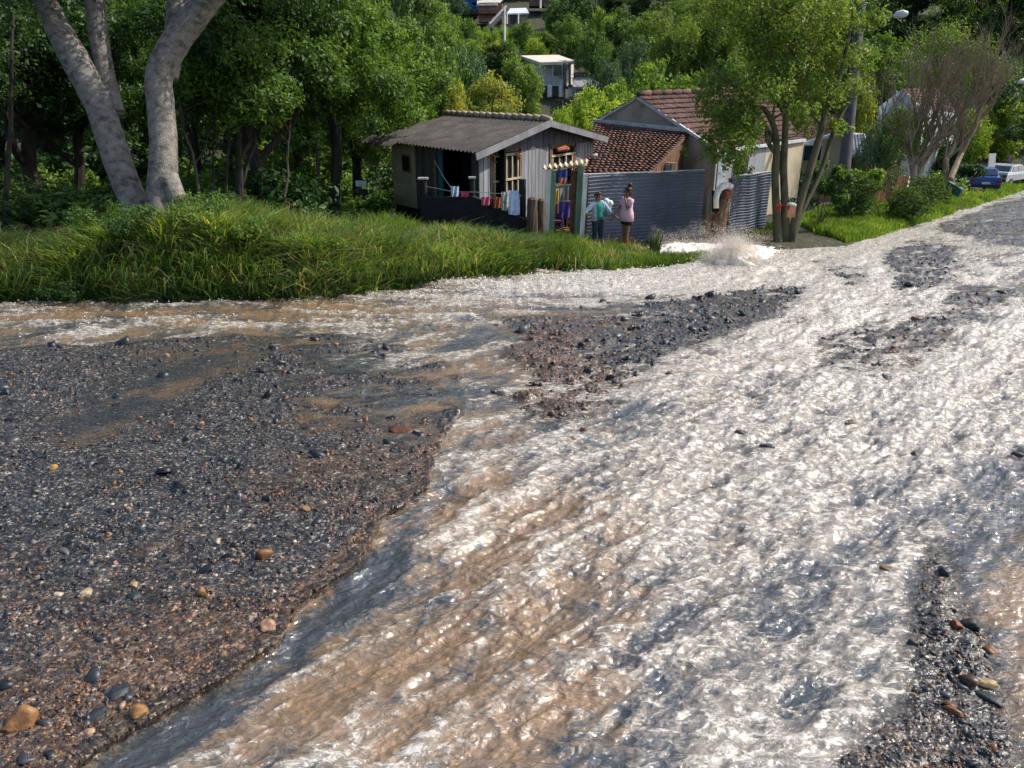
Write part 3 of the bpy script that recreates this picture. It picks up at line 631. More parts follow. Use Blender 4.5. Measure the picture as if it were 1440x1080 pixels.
def crown_pts(r, blobs, n, shell=.55, droop=0, up=.4):
    """blobs rows: x y z rx ry rz; leaves sit in small twigs spread over each blob's outer half"""
    B = np.asarray(blobs, float); w_ = (B[:, 3] * B[:, 4] + B[:, 3] * B[:, 5]); w_ = w_ / w_.sum()
    ntw = max(n // 14, 1); k = r.choice(len(B), ntw, p=w_); u = unit(r, ntw); rad = shell + (1.05 - shell) * r.random(ntw) ** .7
    T_ = B[k, :3] + u * B[k, 3:6] * rad[:, None]
    per = n // ntw; C = np.repeat(T_, per, 0); U = np.repeat(u, per, 0); sc = np.repeat(B[k, 3:6].mean(1), per)[:, None]
    off = r.normal(0, .16, C.shape) * sc
    C = C + off
    if droop: C[:, 2] -= droop * r.random(len(C)) ** 2 * sc[:, 0]
    Nn = U * .7 + r.normal(0, .6, C.shape); Nn[:, 2] += up; Nn /= np.linalg.norm(Nn, axis=1, keepdims=True)
    return C, Nn, np.repeat(r.random(ntw), per)
def crown_mesh(name, r, blobs, n, size, m, parent=None, asp=.5, droop=0, shell=.55, up=.4):
    C, Nn, tw = crown_pts(r, blobs, n, shell, droop, up)
    V, T_ = leaves(C, Nn, size * r.uniform(.6, 1.35, len(C)), r, asp)
    q = np.clip(.55 * tw + .45 * r.random(len(C)), 0, 1)
    return new_mesh(name, V, T_, m, parent=parent, fattr={'rnd': np.repeat(q, 2)})
def limb(p, d, L_, r0, n=6, bend=.25, rr=random, up=.1, taper=.55):
    pts = [Vector(p)]; rad = [r0]; d = Vector(d).normalized()
    for i in range(n):
        d = (d + Vector((rr.uniform(-bend, bend), rr.uniform(-bend, bend), rr.uniform(-bend, bend) * .6 + up * .3))).normalized()
        pts.append(pts[-1] + d * L_ / n); rad.append(r0 * (1 - (1 - taper) * (i + 1) / n))
    return pts, rad, d
def branching(mb, p, d, L_, r0, depth, rr, spread=.7, tips=None, n=7, up=.15, kids=(2, 3), ratio=.68):
    pts, rad, d2 = limb(p, d, L_, r0, 5, .22, rr, up)
    mb.tube(pts, rad, n, wob=.04)
    if tips is not None: tips.append((pts[-1], r0))
    if depth <= 0: return
    for k in range(rr.randint(*kids)):
        a = Vector((rr.uniform(-1, 1), rr.uniform(-1, 1), rr.uniform(-.3, .9))) * spread + d2
        q = pts[-1] if k < 2 else pts[-2]
        branching(mb, q, a.normalized(), L_ * ratio * rr.uniform(.8, 1.15), rad[-1] * (.9 if k == 0 else .7), depth - 1, rr, spread, tips, max(n - 1, 4), up, kids, ratio)
M_BARK = mat('bark', (.10, .085, .07), (.045, .038, .03), 7, .9, .8, stretch=(1, 1, .25), bscale=22)
M_BARKD = mat('dark_bark', (.05, .042, .034), (.022, .019, .016), 7, .9, .8, stretch=(1, 1, .25), bscale=22)
M_PALE = mat('pale_bark', (.27, .245, .215), (.09, .08, .068), 4.5, .85, 1.0, detail=12, stretch=(1.6, 1.6, 2.2), c3=(.205, .185, .165), bscale=26, bdist=.03)
M_MOSS = mat('mossy_bark', (.10, .08, .05), (.038, .033, .024), 6, .9, .8, stretch=(1, 1, .3), c3=(.075, .08, .04), bscale=20)
M_TWIG = mat('grey_twig', (.34, .27, .185), (.19, .15, .10), 5, .9, .3)
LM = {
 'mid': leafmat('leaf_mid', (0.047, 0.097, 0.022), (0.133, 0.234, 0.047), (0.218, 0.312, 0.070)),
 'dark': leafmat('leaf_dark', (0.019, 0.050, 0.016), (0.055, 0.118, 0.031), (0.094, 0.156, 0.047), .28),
 'light': leafmat('leaf_light', (0.102, 0.196, 0.031), (0.250, 0.374, 0.062), (0.390, 0.484, 0.094)),
 'yellow': leafmat('leaf_yellow_green', (0.109, 0.156, 0.031), (0.265, 0.312, 0.055), (0.468, 0.421, 0.078)),
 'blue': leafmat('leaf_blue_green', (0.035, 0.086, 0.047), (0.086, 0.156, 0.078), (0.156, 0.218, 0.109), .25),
 'street': leafmat('leaf_street', (0.070, 0.133, 0.028), (0.187, 0.272, 0.050), (0.374, 0.406, 0.078)),
 'bamboo': leafmat('leaf_feathery', (0.094, 0.172, 0.040), (0.203, 0.296, 0.070), (0.312, 0.374, 0.109)),
}
# ---- hill tree prototypes, each about 8 m tall, base at the origin
def proto(seed, kind, lm, n, size, W=3.2, Hh=8.0, asp=.5, droop=0, trunk_h=2.2, nb=26, shape='round', shell=.5):
    r = np.random.default_rng(seed); rr = random.Random(seed)
    root = empty('hillside_tree', (0, 0, 0), 'x', 'tree')
    blobs = []
    for i in range(nb):
        t = (i + .5) / nb; zz = trunk_h + (Hh - trunk_h) * t
        env = {'round': math.sin(math.pi * (.12 + .80 * t)) ** .7, 'cone': 1.05 - .85 * t, 'column': .55 + .15 * math.sin(9 * t), 'umbrella': .35 + .75 * t ** 1.2 if t < .85 else .7}[shape]
        a = rr.random() * 6.28; d = W * env * rr.uniform(.25, .82); b = W * rr.uniform(.22, .42) * (.6 + .5 * env)
        blobs.append((math.cos(a) * d, math.sin(a) * d, zz, b, b, b * rr.uniform(.55, .85)))
    mb = MB(); mb.tube([(0, 0, -1.5), (rr.uniform(-.1, .1), rr.uniform(-.1, .1), trunk_h), (rr.uniform(-.3, .3), rr.uniform(-.3, .3), Hh * .75)], [.24, .17, .05], 7)
    for b in blobs[::2]:
        z0 = max(trunk_h * .6, b[2] - 1.6); mb.tube([(0, 0, z0), (b[0] * .5, b[1] * .5, z0 + (b[2] - z0) * .7), (b[0], b[1], b[2])], [.09, .06, .02], 5)
    mb.build('trunk', M_BARKD, root)
    crown_mesh('crown', r, blobs, n, size, LM[lm], root, asp, droop, shell)
    return root
PROTO = {
 'broad': proto(1, 'broad', 'mid', 9000, .30, 3.6, 7.5),
 'broad2': proto(2, 'broad', 'mid', 9000, .26, 3.2, 8.5, shape='umbrella', trunk_h=3),
 'light': proto(3, 'light', 'light', 8000, .30, 3.3, 6.5, trunk_h=1.2),
 'light2': proto(4, 'light', 'yellow', 7000, .26, 2.9, 6.5, trunk_h=1.5),
 'dark': proto(5, 'dark', 'dark', 10000, .30, 3.3, 9.5, trunk_h=2.5),
 'dark2': proto(6, 'dark', 'blue', 9000, .24, 3.6, 7, trunk_h=2),
 'tall': proto(7, 'tall', 'dark', 9000, .26, 2.0, 13, shape='column', trunk_h=3, nb=34),
 'bamboo': proto(8, 'bamboo', 'bamboo', 13000, .34, 2.6, 11, asp=.16, droop=1.6, shape='column', trunk_h=1.5, nb=34),
 'bush': proto(9, 'bush', 'light', 5000, .20, 2.4, 3.2, trunk_h=.3, nb=18),
}
PH = {'broad': 7.9, 'broad2': 8.9, 'light': 6.9, 'light2': 6.9, 'dark': 9.9, 'dark2': 7.4, 'tall': 13.2, 'bamboo': 11.2, 'bush': 3.5}
PW = {'broad': 3.9, 'broad2': 3.3, 'light': 3.5, 'light2': 3.0, 'dark': 3.5, 'dark2': 3.9, 'tall': 1.7, 'bamboo': 2.0, 'bush': 2.6}
used = set()
NAMEK = {'broad': 'broadleaf_tree', 'broad2': 'broadleaf_tree', 'light': 'bright_green_tree', 'light2': 'yellow_green_tree', 'dark': 'dark_evergreen_tree', 'dark2': 'blue_green_tree', 'tall': 'tall_slender_tree', 'bamboo': 'bamboo_clump', 'bush': 'leafy_bush'}
def hill_tree(kind, px, top, z, wpx, label, base_row=None, group='trees on the wooded hillside'):
    """tree of a kind: crown centre column px, crown top row, distance z, crown width in photo pixels"""
    t = P(px, top, z); g = gz(t.x, t.y); hh = max(t.z - g, 1.5); rad = wpx / FP * z / 2
    sx = rad / PW[kind]; sz = hh / PH[kind]
    if sz > sx * 1.9: g = g + (sz - sx * 1.9) * PH[kind] * .0; 
    src = PROTO[kind]
    o = src if kind not in used else copy_tree(src)
    used.add(kind); o.name = NAMEK[kind]
    for c in o.children: pass
    o.location = (t.x, t.y, g - .2); o.rotation_euler.z = random.random() * 6.28; o.scale = (sx, sx, (hh + .2) / PH[kind])
    o['label'] = label; o['category'] = 'bamboo' if kind == 'bamboo' else 'bush' if kind == 'bush' else 'tree'
    if group: o['group'] = group
    return o
HT = [ # kind, px, top row, z, width px, label
 ('broad', 606, 38, 46, 110, 'rounded mid green tree just left of the leafy dark crown above the house ridge'),
 ('light', 560, 40, 40, 90, 'bright yellow green tree at the right end of the dark wood'),
 ('dark2', 655, 62, 60, 100, 'grey green tree behind the one over the ridge tiles'),
 ('broad2', 738, 78, 50, 84, 'tree with a drooping crown directly left of the white two storey house'),
 ('light2', 690, 108, 42, 100, 'low yellowish tree peeping over the ridge tiles of the wooden house'),
 ('light2', 640, 118, 41, 60, 'small pale tree over the left end of the ridge tiles'),
 ('bush', 790, 150, 34, 60, 'small bush between the wooden house and the plaster gable'),
 ('light', 828, 122, 42, 110, 'bright green bushy tree below the white house and above the tiled roof'),
 ('light', 870, 112, 48, 90, 'bright green tree touching the peak of the plaster gable'),
 ('light', 925, 82, 52, 110, 'bright lime tree in front of the bamboo'),
 ('light', 975, 100, 50, 90, 'bright green tree right of the lime one behind the ridge'),
 ('dark2', 855, 78, 74, 70, 'round blue green tree right of the white house'),
 ('broad', 836, 44, 95, 60, 'tree behind the white house roof to its right'),
 ('broad', 800, 22, 110, 60, 'mid green tree uphill from the white roof'),
 ('broad2', 770, 44, 118, 44, 'round green tree right above the white roof'),
 ('light', 755, 52, 112, 44, 'light tree left above the white roof'),
 ('broad', 735, 30, 122, 50, 'green tree under the hillside shacks'),
 ('light2', 700, 60, 104, 60, 'yellow green tree below the pinkish house'),
 ('broad', 656, 26, 122, 40, 'green tree below the blue house'),
 ('broad', 612, 8, 112, 60, 'full green tree left of the blue house'),
 ('broad2', 600, 0, 104, 80, 'olive tree further left of the blue house'),
 ('light2', 605, 96, 56, 60, 'pale green tree behind the left wood edge'),
 ('dark', 650, 95, 48, 70, 'dark tree in the gap between the two green crowns'),
 ('dark', 820, 0, 150, 60, 'dark tree on the upper hill right of the shacks'),
 ('broad', 785, 0, 150, 50, 'green tree on the upper hill beside the shacks'),
 ('tall', 865, -40, 130, 60, 'tall dark tree at the top centre right'),
 ('tall', 905, -50, 120, 60, 'tall dark tree beside the bamboo'),
 ('dark', 880, 20, 110, 80, 'dark crown left of the bamboo'),
 ('dark2', 893, 50, 84, 70, 'grey crown at the foot of the bamboo'),
 ('bamboo', 948, 8, 66, 70, 'left stem group of the tall feathery bamboo'),
 ('bamboo', 988, -12, 68, 84, 'middle stem group of the tall feathery bamboo'),
 ('bamboo', 1030, -5, 70, 80, 'right stem group of the tall feathery bamboo'),
 ('dark', 560, -60, 60, 120, 'dark tree towering above the left wood edge'),
 ('dark', 1060, -40, 90, 110, 'dark tree behind the roadside tree crown'),
 ('dark', 1120, -50, 88, 110, 'dark tree seen through the roadside tree'),
 ('dark', 1185, -40, 84, 110, 'dark tree left of the street lamp'),
 ('dark', 1250, -60, 92, 120, 'dark tree behind the street lamp'),
 ('tall', 1300, -60, 90, 80, 'tall dark tree right of the street lamp'),
 ('tall', 1345, -70, 92, 80, 'tall dark tree above the bare twiggy tree'),
 ('dark', 1390, -60, 84, 120, 'dark tree in the top right corner'),
 ('tall', 1440, -70, 80, 90, 'tall dark tree at the right frame edge'),
 ('dark', 1490, -60, 80, 120, 'dark tree just beyond the right frame edge'),
 ('broad', 1250, 50, 62, 120, 'mid green tree right of the roadside tree crown'),
 ('broad2', 1200, 60, 60, 100, 'mid green tree behind the grey pole'),
 ('light2', 1215, 110, 48, 80, 'yellow green tree behind the grey pole top'),
 ('dark', 1310, 70, 66, 120, 'dark tree behind the bare twiggy tree'),
 ('dark2', 1400, 70, 68, 130, 'blue green tree right of the bare twiggy tree'),
 ('light', 1425, 132, 68, 90, 'bright green bush at the right edge above the van'),
 ('light', 1378, 150, 62, 60, 'bright green bush right of the twiggy tree'),
 ('dark', 1338, 165, 42, 70, 'deep green bush behind the blue car'),
 ('dark', 1420, 165, 72, 130, 'deep green hedge mass behind the parked cars'),
 ('dark', 1500, 130, 60, 140, 'dark tree beyond the van'),
 ('dark2', 1245, 165, 32, 90, 'grey green feathery bush right of the grey pole'),
 ('broad', 1275, 150, 37, 70, 'green bush under the bare twiggy tree'),
 ('broad', 1100, 40, 64, 120, 'mid green tree behind the roadside tree'),
 ('broad', 1035, 80, 62, 90, 'mid green tree right of the bamboo base'),
]
for k in HT: hill_tree(*k[:5], k[5])
# the hill behind, filled tree by tree with trees no one can tell apart
rr = random.Random(3)
cnt = 0
for z, row0, step in ((78, 84, 62), (100, 40, 56), (128, 6, 50), (160, -24, 48), (200, -60, 50)):
    px = -180 + rr.random() * 30
    while px < 1640:
        k = rr.choice(['broad', 'broad2', 'dark', 'dark2', 'dark', 'broad']); wpx = rr.uniform(1.3, 1.8) * step
        skip = (640 < px < 765 and z in (128, 160)) or (690 < px < 880 and z in (78, 100)) or (700 < px < 830 and z < 128) or (650 < px < 700 and z < 128) or (z < 100 and 560 < px < 1000)
        if not skip:
            hill_tree(k, px, row0 + rr.uniform(-22, 22), z * rr.uniform(.94, 1.06), wpx, 'leafy tree in the closed wood covering the far hillside', group='trees of the far hillside wood'); cnt += 1
        px += step * rr.uniform(.85, 1.2)
for k in range(46):
    px = rr.uniform(636, 765); hill_tree('bush', px, np.interp(px, [636, 680, 765], [24, 40, 40]) + rr.uniform(-6, 14), rr.uniform(128, 146), rr.uniform(14, 26), 'leafy tree in the closed wood covering the far hillside', group='trees of the far hillside wood')
for k in range(64):
    px = rr.uniform(560, 900); z = rr.choice([104, 112, 120, 128, 138])
    lo = np.interp(px, [560, 625, 645, 745, 765, 900], [-10, 8, 52, 54, 2, -20]); hi = np.interp(px, [560, 640, 750, 900], [70, 80, 76, 60])
    if 720 < px < 822 and z < 115: continue
    hill_tree(rr.choice(['broad', 'broad2', 'light', 'dark', 'broad', 'dark2']), px, rr.uniform(lo, max(hi, lo + 10)), z, rr.uniform(34, 56), 'leafy tree in the closed wood covering the far hillside', group='trees of the far hillside wood')
for px in range(600, 800, 18): hill_tree('broad' if px % 4 else 'dark', px, rr.uniform(-45, -20), 185, 60, 'leafy tree in the closed wood covering the far hillside', group='trees of the far hillside wood')

# ---- the shaded wood at left
def wood_tree(px, base_z, r0, lean, hgt, lm, n, size, label, seed, crown_c, crown_r, depth=3, m=M_BARKD, name='shade_tree', first_L=.36, asp=.45, low=0):
    rr = random.Random(seed); r = np.random.default_rng(seed)
    g = on(px, 0, base_z); root = empty(name, g, label, 'tree', 'trees of the shady wood')
    mb = MB(); tips = []
    top = g + Vector((lean[0], lean[1], hgt * first_L))
    pts = [g - Vector((0, 0, .4)), g + Vector((lean[0] * .2, 0, hgt * .1)), g + Vector((lean[0] * .6 + rr.uniform(-.15, .15), lean[1] * .6, hgt * first_L * .62)), top]
    mb.tube(pts, [r0 * 1.35, r0, r0 * .85, r0 * .75], 9, wob=.06)
    for k in range(3):
        d = Vector((rr.uniform(-.8, .8), rr.uniform(-.8, .8), 1)); branching(mb, top if k < 2 else pts[2], d, hgt * .24, r0 * .55, depth - 1, rr, .75, tips, 7)
    mb.build('trunk', m, root)
    blobs = []
    for i in range(crown_r[3]):
        a = unit(r, 1)[0] * r.random() ** .4
        b = r.uniform(.45, .95)
        blobs.append((lean[0] + crown_c[0] + a[0] * crown_r[0], lean[1] + crown_c[1] + a[1] * crown_r[1], crown_c[2] + a[2] * crown_r[2], b, b, b * .6))
    for tp, _ in tips[:: 2]:
        q = tp - g; blobs.append((q.x, q.y, q.z, .6, .6, .4))
    crown_mesh('crown', r, blobs, n, size, LM[lm], root, asp, low, .35)
    return root
WT = [ # px, z, r, lean, height, leaf, n, size, label, seed, centre, radii+count
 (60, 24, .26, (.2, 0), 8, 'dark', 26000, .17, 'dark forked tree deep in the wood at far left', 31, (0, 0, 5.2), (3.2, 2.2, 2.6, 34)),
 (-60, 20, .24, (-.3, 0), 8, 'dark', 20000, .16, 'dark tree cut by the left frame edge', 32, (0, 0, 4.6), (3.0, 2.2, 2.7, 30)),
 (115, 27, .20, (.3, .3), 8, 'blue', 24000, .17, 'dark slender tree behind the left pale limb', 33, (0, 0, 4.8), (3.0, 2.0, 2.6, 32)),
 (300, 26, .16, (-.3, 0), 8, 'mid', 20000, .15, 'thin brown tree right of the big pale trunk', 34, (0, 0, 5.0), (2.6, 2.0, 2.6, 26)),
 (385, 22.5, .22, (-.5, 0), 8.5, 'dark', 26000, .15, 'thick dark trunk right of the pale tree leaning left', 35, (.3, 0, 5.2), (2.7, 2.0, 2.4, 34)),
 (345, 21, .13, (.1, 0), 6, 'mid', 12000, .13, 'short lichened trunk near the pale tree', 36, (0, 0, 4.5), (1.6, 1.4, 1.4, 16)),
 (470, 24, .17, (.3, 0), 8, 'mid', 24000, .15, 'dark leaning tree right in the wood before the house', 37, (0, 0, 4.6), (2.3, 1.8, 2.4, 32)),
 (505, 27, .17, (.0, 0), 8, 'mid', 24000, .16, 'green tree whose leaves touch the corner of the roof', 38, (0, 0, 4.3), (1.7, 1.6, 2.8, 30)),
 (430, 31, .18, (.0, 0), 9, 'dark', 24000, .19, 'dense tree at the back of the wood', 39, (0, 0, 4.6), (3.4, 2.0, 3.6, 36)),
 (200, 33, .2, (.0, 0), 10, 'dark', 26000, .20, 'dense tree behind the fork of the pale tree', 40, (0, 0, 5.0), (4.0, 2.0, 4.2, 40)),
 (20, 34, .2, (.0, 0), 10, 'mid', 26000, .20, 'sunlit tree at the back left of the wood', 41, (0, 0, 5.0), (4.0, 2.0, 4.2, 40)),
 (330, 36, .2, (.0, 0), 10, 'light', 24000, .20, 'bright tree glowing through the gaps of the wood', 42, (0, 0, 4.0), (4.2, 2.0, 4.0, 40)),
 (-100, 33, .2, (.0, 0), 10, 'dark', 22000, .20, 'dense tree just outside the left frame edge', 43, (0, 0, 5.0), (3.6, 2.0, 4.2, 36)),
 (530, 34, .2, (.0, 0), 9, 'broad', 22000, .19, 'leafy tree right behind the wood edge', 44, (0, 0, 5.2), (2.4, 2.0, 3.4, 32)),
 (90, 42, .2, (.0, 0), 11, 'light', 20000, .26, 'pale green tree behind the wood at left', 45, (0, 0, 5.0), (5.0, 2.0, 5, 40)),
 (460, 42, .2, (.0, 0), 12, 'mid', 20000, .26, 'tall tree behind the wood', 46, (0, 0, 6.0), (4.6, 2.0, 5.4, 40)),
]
LM['broad'] = LM['mid']
for t in WT:
    wood_tree(t[0], t[1], t[2], t[3], t[4], t[5], t[6], t[7], t[8], t[9], t[10], t[11])
# slim bare saplings inside the wood
SAP = [((252, 150), (298, 318), 19, .045), ((300, 100), (300, 312), 20, .03), ((318, 60), (322, 312), 21, .04), ((20, 0), (6, 300), 18, .06), ((188, 205), (150, 300), 21, .06), ((276, 120), (262, 308), 21, .03), ((408, 160), (400, 300), 21, .04), ((150, 40), (160, 290), 23, .07), ((440, 70), (452, 290), 23, .06)]
for i, (a, b, z, r_) in enumerate(SAP):
    p0 = on(b[0], b[1], z); q = P(a[0], a[1], z); mb = MB(); n = 6
    mb.tube([p0 + (q - p0) * (k / n) + Vector((random.uniform(-.07, .07), 0, 0)) * (0 < k < n) for k in range(n + 1)], [r_ * (1.2 - .7 * k / n) for k in range(n + 1)], 7)
    for k in range(3):
        s = p0 + (q - p0) * random.uniform(.5, .9); mb.tube([s, s + Vector((random.uniform(-.5, .5), .1, .4)), s + Vector((random.uniform(-1, 1), .2, .9))], [r_ * .5, r_ * .35, r_ * .15], 5)
    tag(mb.build('sapling', M_BARK if i % 2 == 0 else M_BARKD, org=p0), 'slim bare stem rising in the shady wood', 'sapling', 'bare saplings in the wood')
# ---- the big pale forked tree on the mound
def px_path(L_, z0, dz=0):
    return [P(x, y, z0 + dz * i) for i, (x, y) in enumerate(L_)]
gp = on(215, 0, 14.9)
pt = empty('pale_forked_tree', gp, 'big pale grey tree with two thick spreading limbs on the grassy mound', 'tree')
def bole(paths):
    mb = MB()
    for pts, rad in paths: 
        # refine with a smooth curve
        P2 = []; R2 = []
        for i in range(len(pts) - 1):
            p0 = pts[max(i - 1, 0)]; p1 = pts[i]; p2 = pts[i + 1]; p3 = pts[min(i + 2, len(pts) - 1)]
            for k in range(5):
                t = k / 5; P2.append(.5 * ((2 * p1) + (p2 - p0) * t + (2 * p0 - 5 * p1 + 4 * p2 - p3) * t * t + (3 * p1 - p0 - 3 * p2 + p3) * t ** 3)); R2.append(rad[i] + (rad[i + 1] - rad[i]) * t)
        P2.append(pts[-1]); R2.append(rad[-1]); mb.tube(P2, R2, 18, wob=.025)
    return mb
S = 13.7 / FP
mb = bole([
 (px_path([(205, 330), (190, 290), (165, 225), (140, 150), (112, 95), (82, 40), (58, -10), (30, -80), (-10, -170)], 15.0), [30 * S, 20 * S, 21 * S, 21 * S, 22 * S, 19 * S, 17 * S, 14 * S, 8 * S]),
 (px_path([(160, 160), (150, 110), (140, 60), (134, 10), (128, -60), (140, -140)], 15.15), [17 * S, 13 * S, 14 * S, 15 * S, 13 * S, 8 * S]),
 (px_path([(232, 345), (228, 280), (230, 210), (226, 150), (224, 105), (245, 62), (272, 25), (300, -8), (345, -60), (400, -130)], 14.8), [30 * S, 22 * S, 20 * S, 20 * S, 20 * S, 21 * S, 20 * S, 18 * S, 14 * S, 8 * S]),
 (px_path([(238, 110), (243, 70), (248, 20), (252, -40), (250, -130)], 15.1), [13 * S, 15 * S, 15 * S, 13 * S, 8 * S]),
 (px_path([(236, 250), (252, 285), (272, 312), (282, 335)], 14.7), [16 * S, 14 * S, 9 * S, 5 * S]),
])
tk = mb.build('trunk', M_PALE, pt, True)
hb = MB()
for i in range(14):
    a = P(random.uniform(198, 228), random.uniform(275, 320), 14.6); hb.tube([a, a + Vector((random.uniform(-.15, .15), -.1, -.15)), a + Vector((random.uniform(-.25, .25), -.15, -.4))], [.035, .03, .012], 5)
hb.build('roots', M_BARKD, pt)
r = np.random.default_rng(60); bl = []
for (x, y, z, b) in [(40, -60, 14.2, .8), (-40, -120, 14, 1), (110, -90, 15.5, .9), (180, -110, 14.2, 1), (250, -90, 15.6, 1), (330, -70, 14, .9), (400, -120, 15, 1.1), (10, -20, 13.5, .5), (60, -30, 16.2, .6), (-60, -30, 14, .7), (300, -330, 15.5, 1.3), (420, -260, 16.5, 1.3), (200, -300, 16, 1.3), (520, -330, 17, 1.3), (380, -420, 15, 1.4), (80, -280, 16.5, 1.3), (560, -230, 18, 1.2), (480, -150, 17.5, 1.0), (300, -200, 17.5, 1.0), (640, -380, 18, 1.2), (-40, -260, 15, 1.3), (150, -420, 14, 1.3), (300, -50, 16.5, .8), (370, -25, 16.5, .6), (440, -60, 16, .8), (190, -40, 16.4, .5)]:  # high blobs out of view were added to shade the left bank
    p = P(x, y, z) - gp; bl.append((p.x, p.y, p.z, b, b, b * .6))
crown_mesh('crown', r, bl, 60000, .115, LM['dark'], pt, .4, .3, .3)

# ---- roadside tree with several stems, yellow green crown
def px_tree(name, label, cat, base_, z, stems, blobs, n, size, lm, bark, seed, asp=.45, droop=.2, group=None, twigs=0):
    g = on(base_[0], base_[1]) if z is None else on(base_[0], 0, z); z0 = z or (Vector(g) - Vector((0, 0, CAMH))).dot(Vector((0, CP, -SP)))
    root = empty(name, g, label, cat, group); s_ = z0 / FP; rr = random.Random(seed)
    paths = []
    for L_, rad in stems:
        k = len(L_); dz0 = rr.uniform(-.5, .5)
        pts = [P(x, y, z0 + (dz0 * i / k)) for i, (x, y) in enumerate(L_)]
        paths.append((pts, [q * s_ for q in rad]))
    mb = bole(paths)
    for pts, rad in paths:
        for k in range(twigs):
            i = rr.randint(len(pts) // 2, len(pts) - 1); branching(mb, pts[i], Vector((rr.uniform(-1, 1), rr.uniform(-1, 1), rr.uniform(0, 1))), .7, max(rad[i] * .5, .012), 2, rr, .7, None, 5)
    mb.build('trunk', bark, root, True)
    r = np.random.default_rng(seed); bl = []
    for (x, y, wx, wy) in blobs:
        for k in range(3):
            p = P(x + rr.uniform(-.4, .4) * wx, y + rr.uniform(-.4, .4) * wy, z0 + rr.uniform(-1.1, 1.1)) - g; b = wx * s_ * rr.uniform(.3, .6)
            bl.append((p.x, p.y, p.z, b, b, b * .7))
    crown_mesh('crown', r, bl, n, size, LM[lm], root, asp, droop, .15)
    return root
px_tree('roadside_tree', 'roadside tree with a bundle of mossy stems and a thin yellow green crown', 'tree', (1102, 345), None,
 [([(1095, 350), (1092, 300), (1090, 250), (1092, 200), (1085, 170), (1072, 152), (1058, 155), (1045, 170)], [7.3, 5.6, 5.1, 4.5, 3.9, 3.4, 2.8, 1.7]),
  ([(1104, 350), (1104, 300), (1102, 240), (1104, 190), (1106, 140), (1114, 90), (1118, 40), (1112, -20)], [6.7, 5.6, 5.1, 4.5, 3.9, 3.4, 2.8, 1.7]),
  ([(1112, 348), (1118, 310), (1132, 262), (1146, 215), (1156, 180), (1162, 150), (1176, 120), (1190, 70), (1200, 10)], [6.7, 5.6, 5.1, 5.1, 4.5, 3.4, 2.8, 2.3, 1.1]),
  ([(1112, 345), (1126, 300), (1146, 260), (1160, 225), (1170, 190), (1184, 160), (1200, 135)], [5.1, 3.9, 3.4, 3.4, 2.8, 2.3, 1.1]),
  ([(1106, 140), (1096, 100), (1080, 60), (1070, 10)], [3.4, 2.8, 2.3, 1.1]),
  ([(1114, 120), (1130, 90), (1150, 50), (1160, 0)], [2.8, 2.3, 2.3, 1.1]),
  ([(1092, 215), (1080, 200), (1078, 185)], [4.5, 2.8, 1.7]), ([(1092, 205), (1060, 150), (1030, 120), (1010, 105)], [2.8, 2.3, 1.7, 1.1])],
 [(1030, 130, 70, 60), (1010, 170, 60, 50), (1045, 95, 70, 60), (1075, 50, 80, 60), (1120, 30, 80, 60), (1160, 20, 80, 60), (1100, 90, 70, 50), (1060, 185, 60, 40), (1020, 215, 50, 25), (1000, 150, 40, 40), (1150, 90, 70, 50),
  (1190, 60, 60, 60), (1175, 130, 50, 50), (1040, 0, 90, 50), (1110, -20, 110, 50), (1190, -10, 90, 50), (1140, 140, 40, 40), (1215, 100, 40, 60), (1048, 232, 30, 15), (1085, 128, 60, 40), (965, 212, 14, 8), (1002, 192, 34, 24), (1225, 40, 40, 50), (1185, 175, 30, 30), (1055, 150, 60, 40), (1080, 110, 60, 50), (1130, 110, 60, 50), (1100, 60, 80, 50), (1160, 90, 60, 50), (1010, 200, 50, 30), (1035, 180, 50, 30), (1125, 165, 50, 30)],
 30000, .12, 'street', M_MOSS, 71, .42, .35, twigs=3)
# ---- bare twiggy tree right
def twiggy():
    rr = random.Random(12); g = on(1290, 0, 31); root = empty('bare_twiggy_tree', g, 'leafless fan shaped tree of many grey brown twigs at right', 'tree')
    mb = MB(); z0 = 31; s = z0 / FP
    st = [([(1288, 268), (1290, 240), (1300, 205), (1312, 170)], 8), ([(1284, 268), (1286, 235), (1292, 190), (1296, 150)], 7), ([(1330, 255), (1330, 225), (1345, 200), (1372, 172), (1395, 150)], 6), ([(1336, 252), (1352, 215), (1372, 175), (1380, 150)], 6), ([(1290, 250), (1305, 215), (1325, 190), (1345, 160)], 6), ([(1286, 255), (1278, 215), (1262, 190), (1240, 170)], 4)]
    for L_, w_ in st:
        pts = [P(x, y, z0 + rr.uniform(-.3, .3)) for x, y in L_]; mb.tube(pts, [w_ * .75 * s * (1 - .14 * i) for i in range(len(pts))], 7, wob=.05)
        for i in range(1, len(pts)):
            for k in range(4): branching(mb, pts[i], Vector((rr.uniform(-.6, .8), rr.uniform(-.6, .6), rr.uniform(.5, 1.4))), rr.uniform(.8, 1.25), w_ * s * .30, 3, rr, .45, None, 4, .2, (2, 4), .80)
    mb.build('trunk', M_TWIG, root)
    bl = []
    for (x, y) in [(1300, 60), (1340, 45), (1380, 70), (1270, 90), (1410, 100), (1280, 200), (1310, 110), (1360, 110), (1265, 170), (1330, 60)]:
        p = P(x, y, 31) - g; bl.append((p.x, p.y, p.z, .8, .8, .6))
    crown_mesh('crown', np.random.default_rng(13), bl, 8000, .10, LM['street'], root, .4, .2, .1)
twiggy()
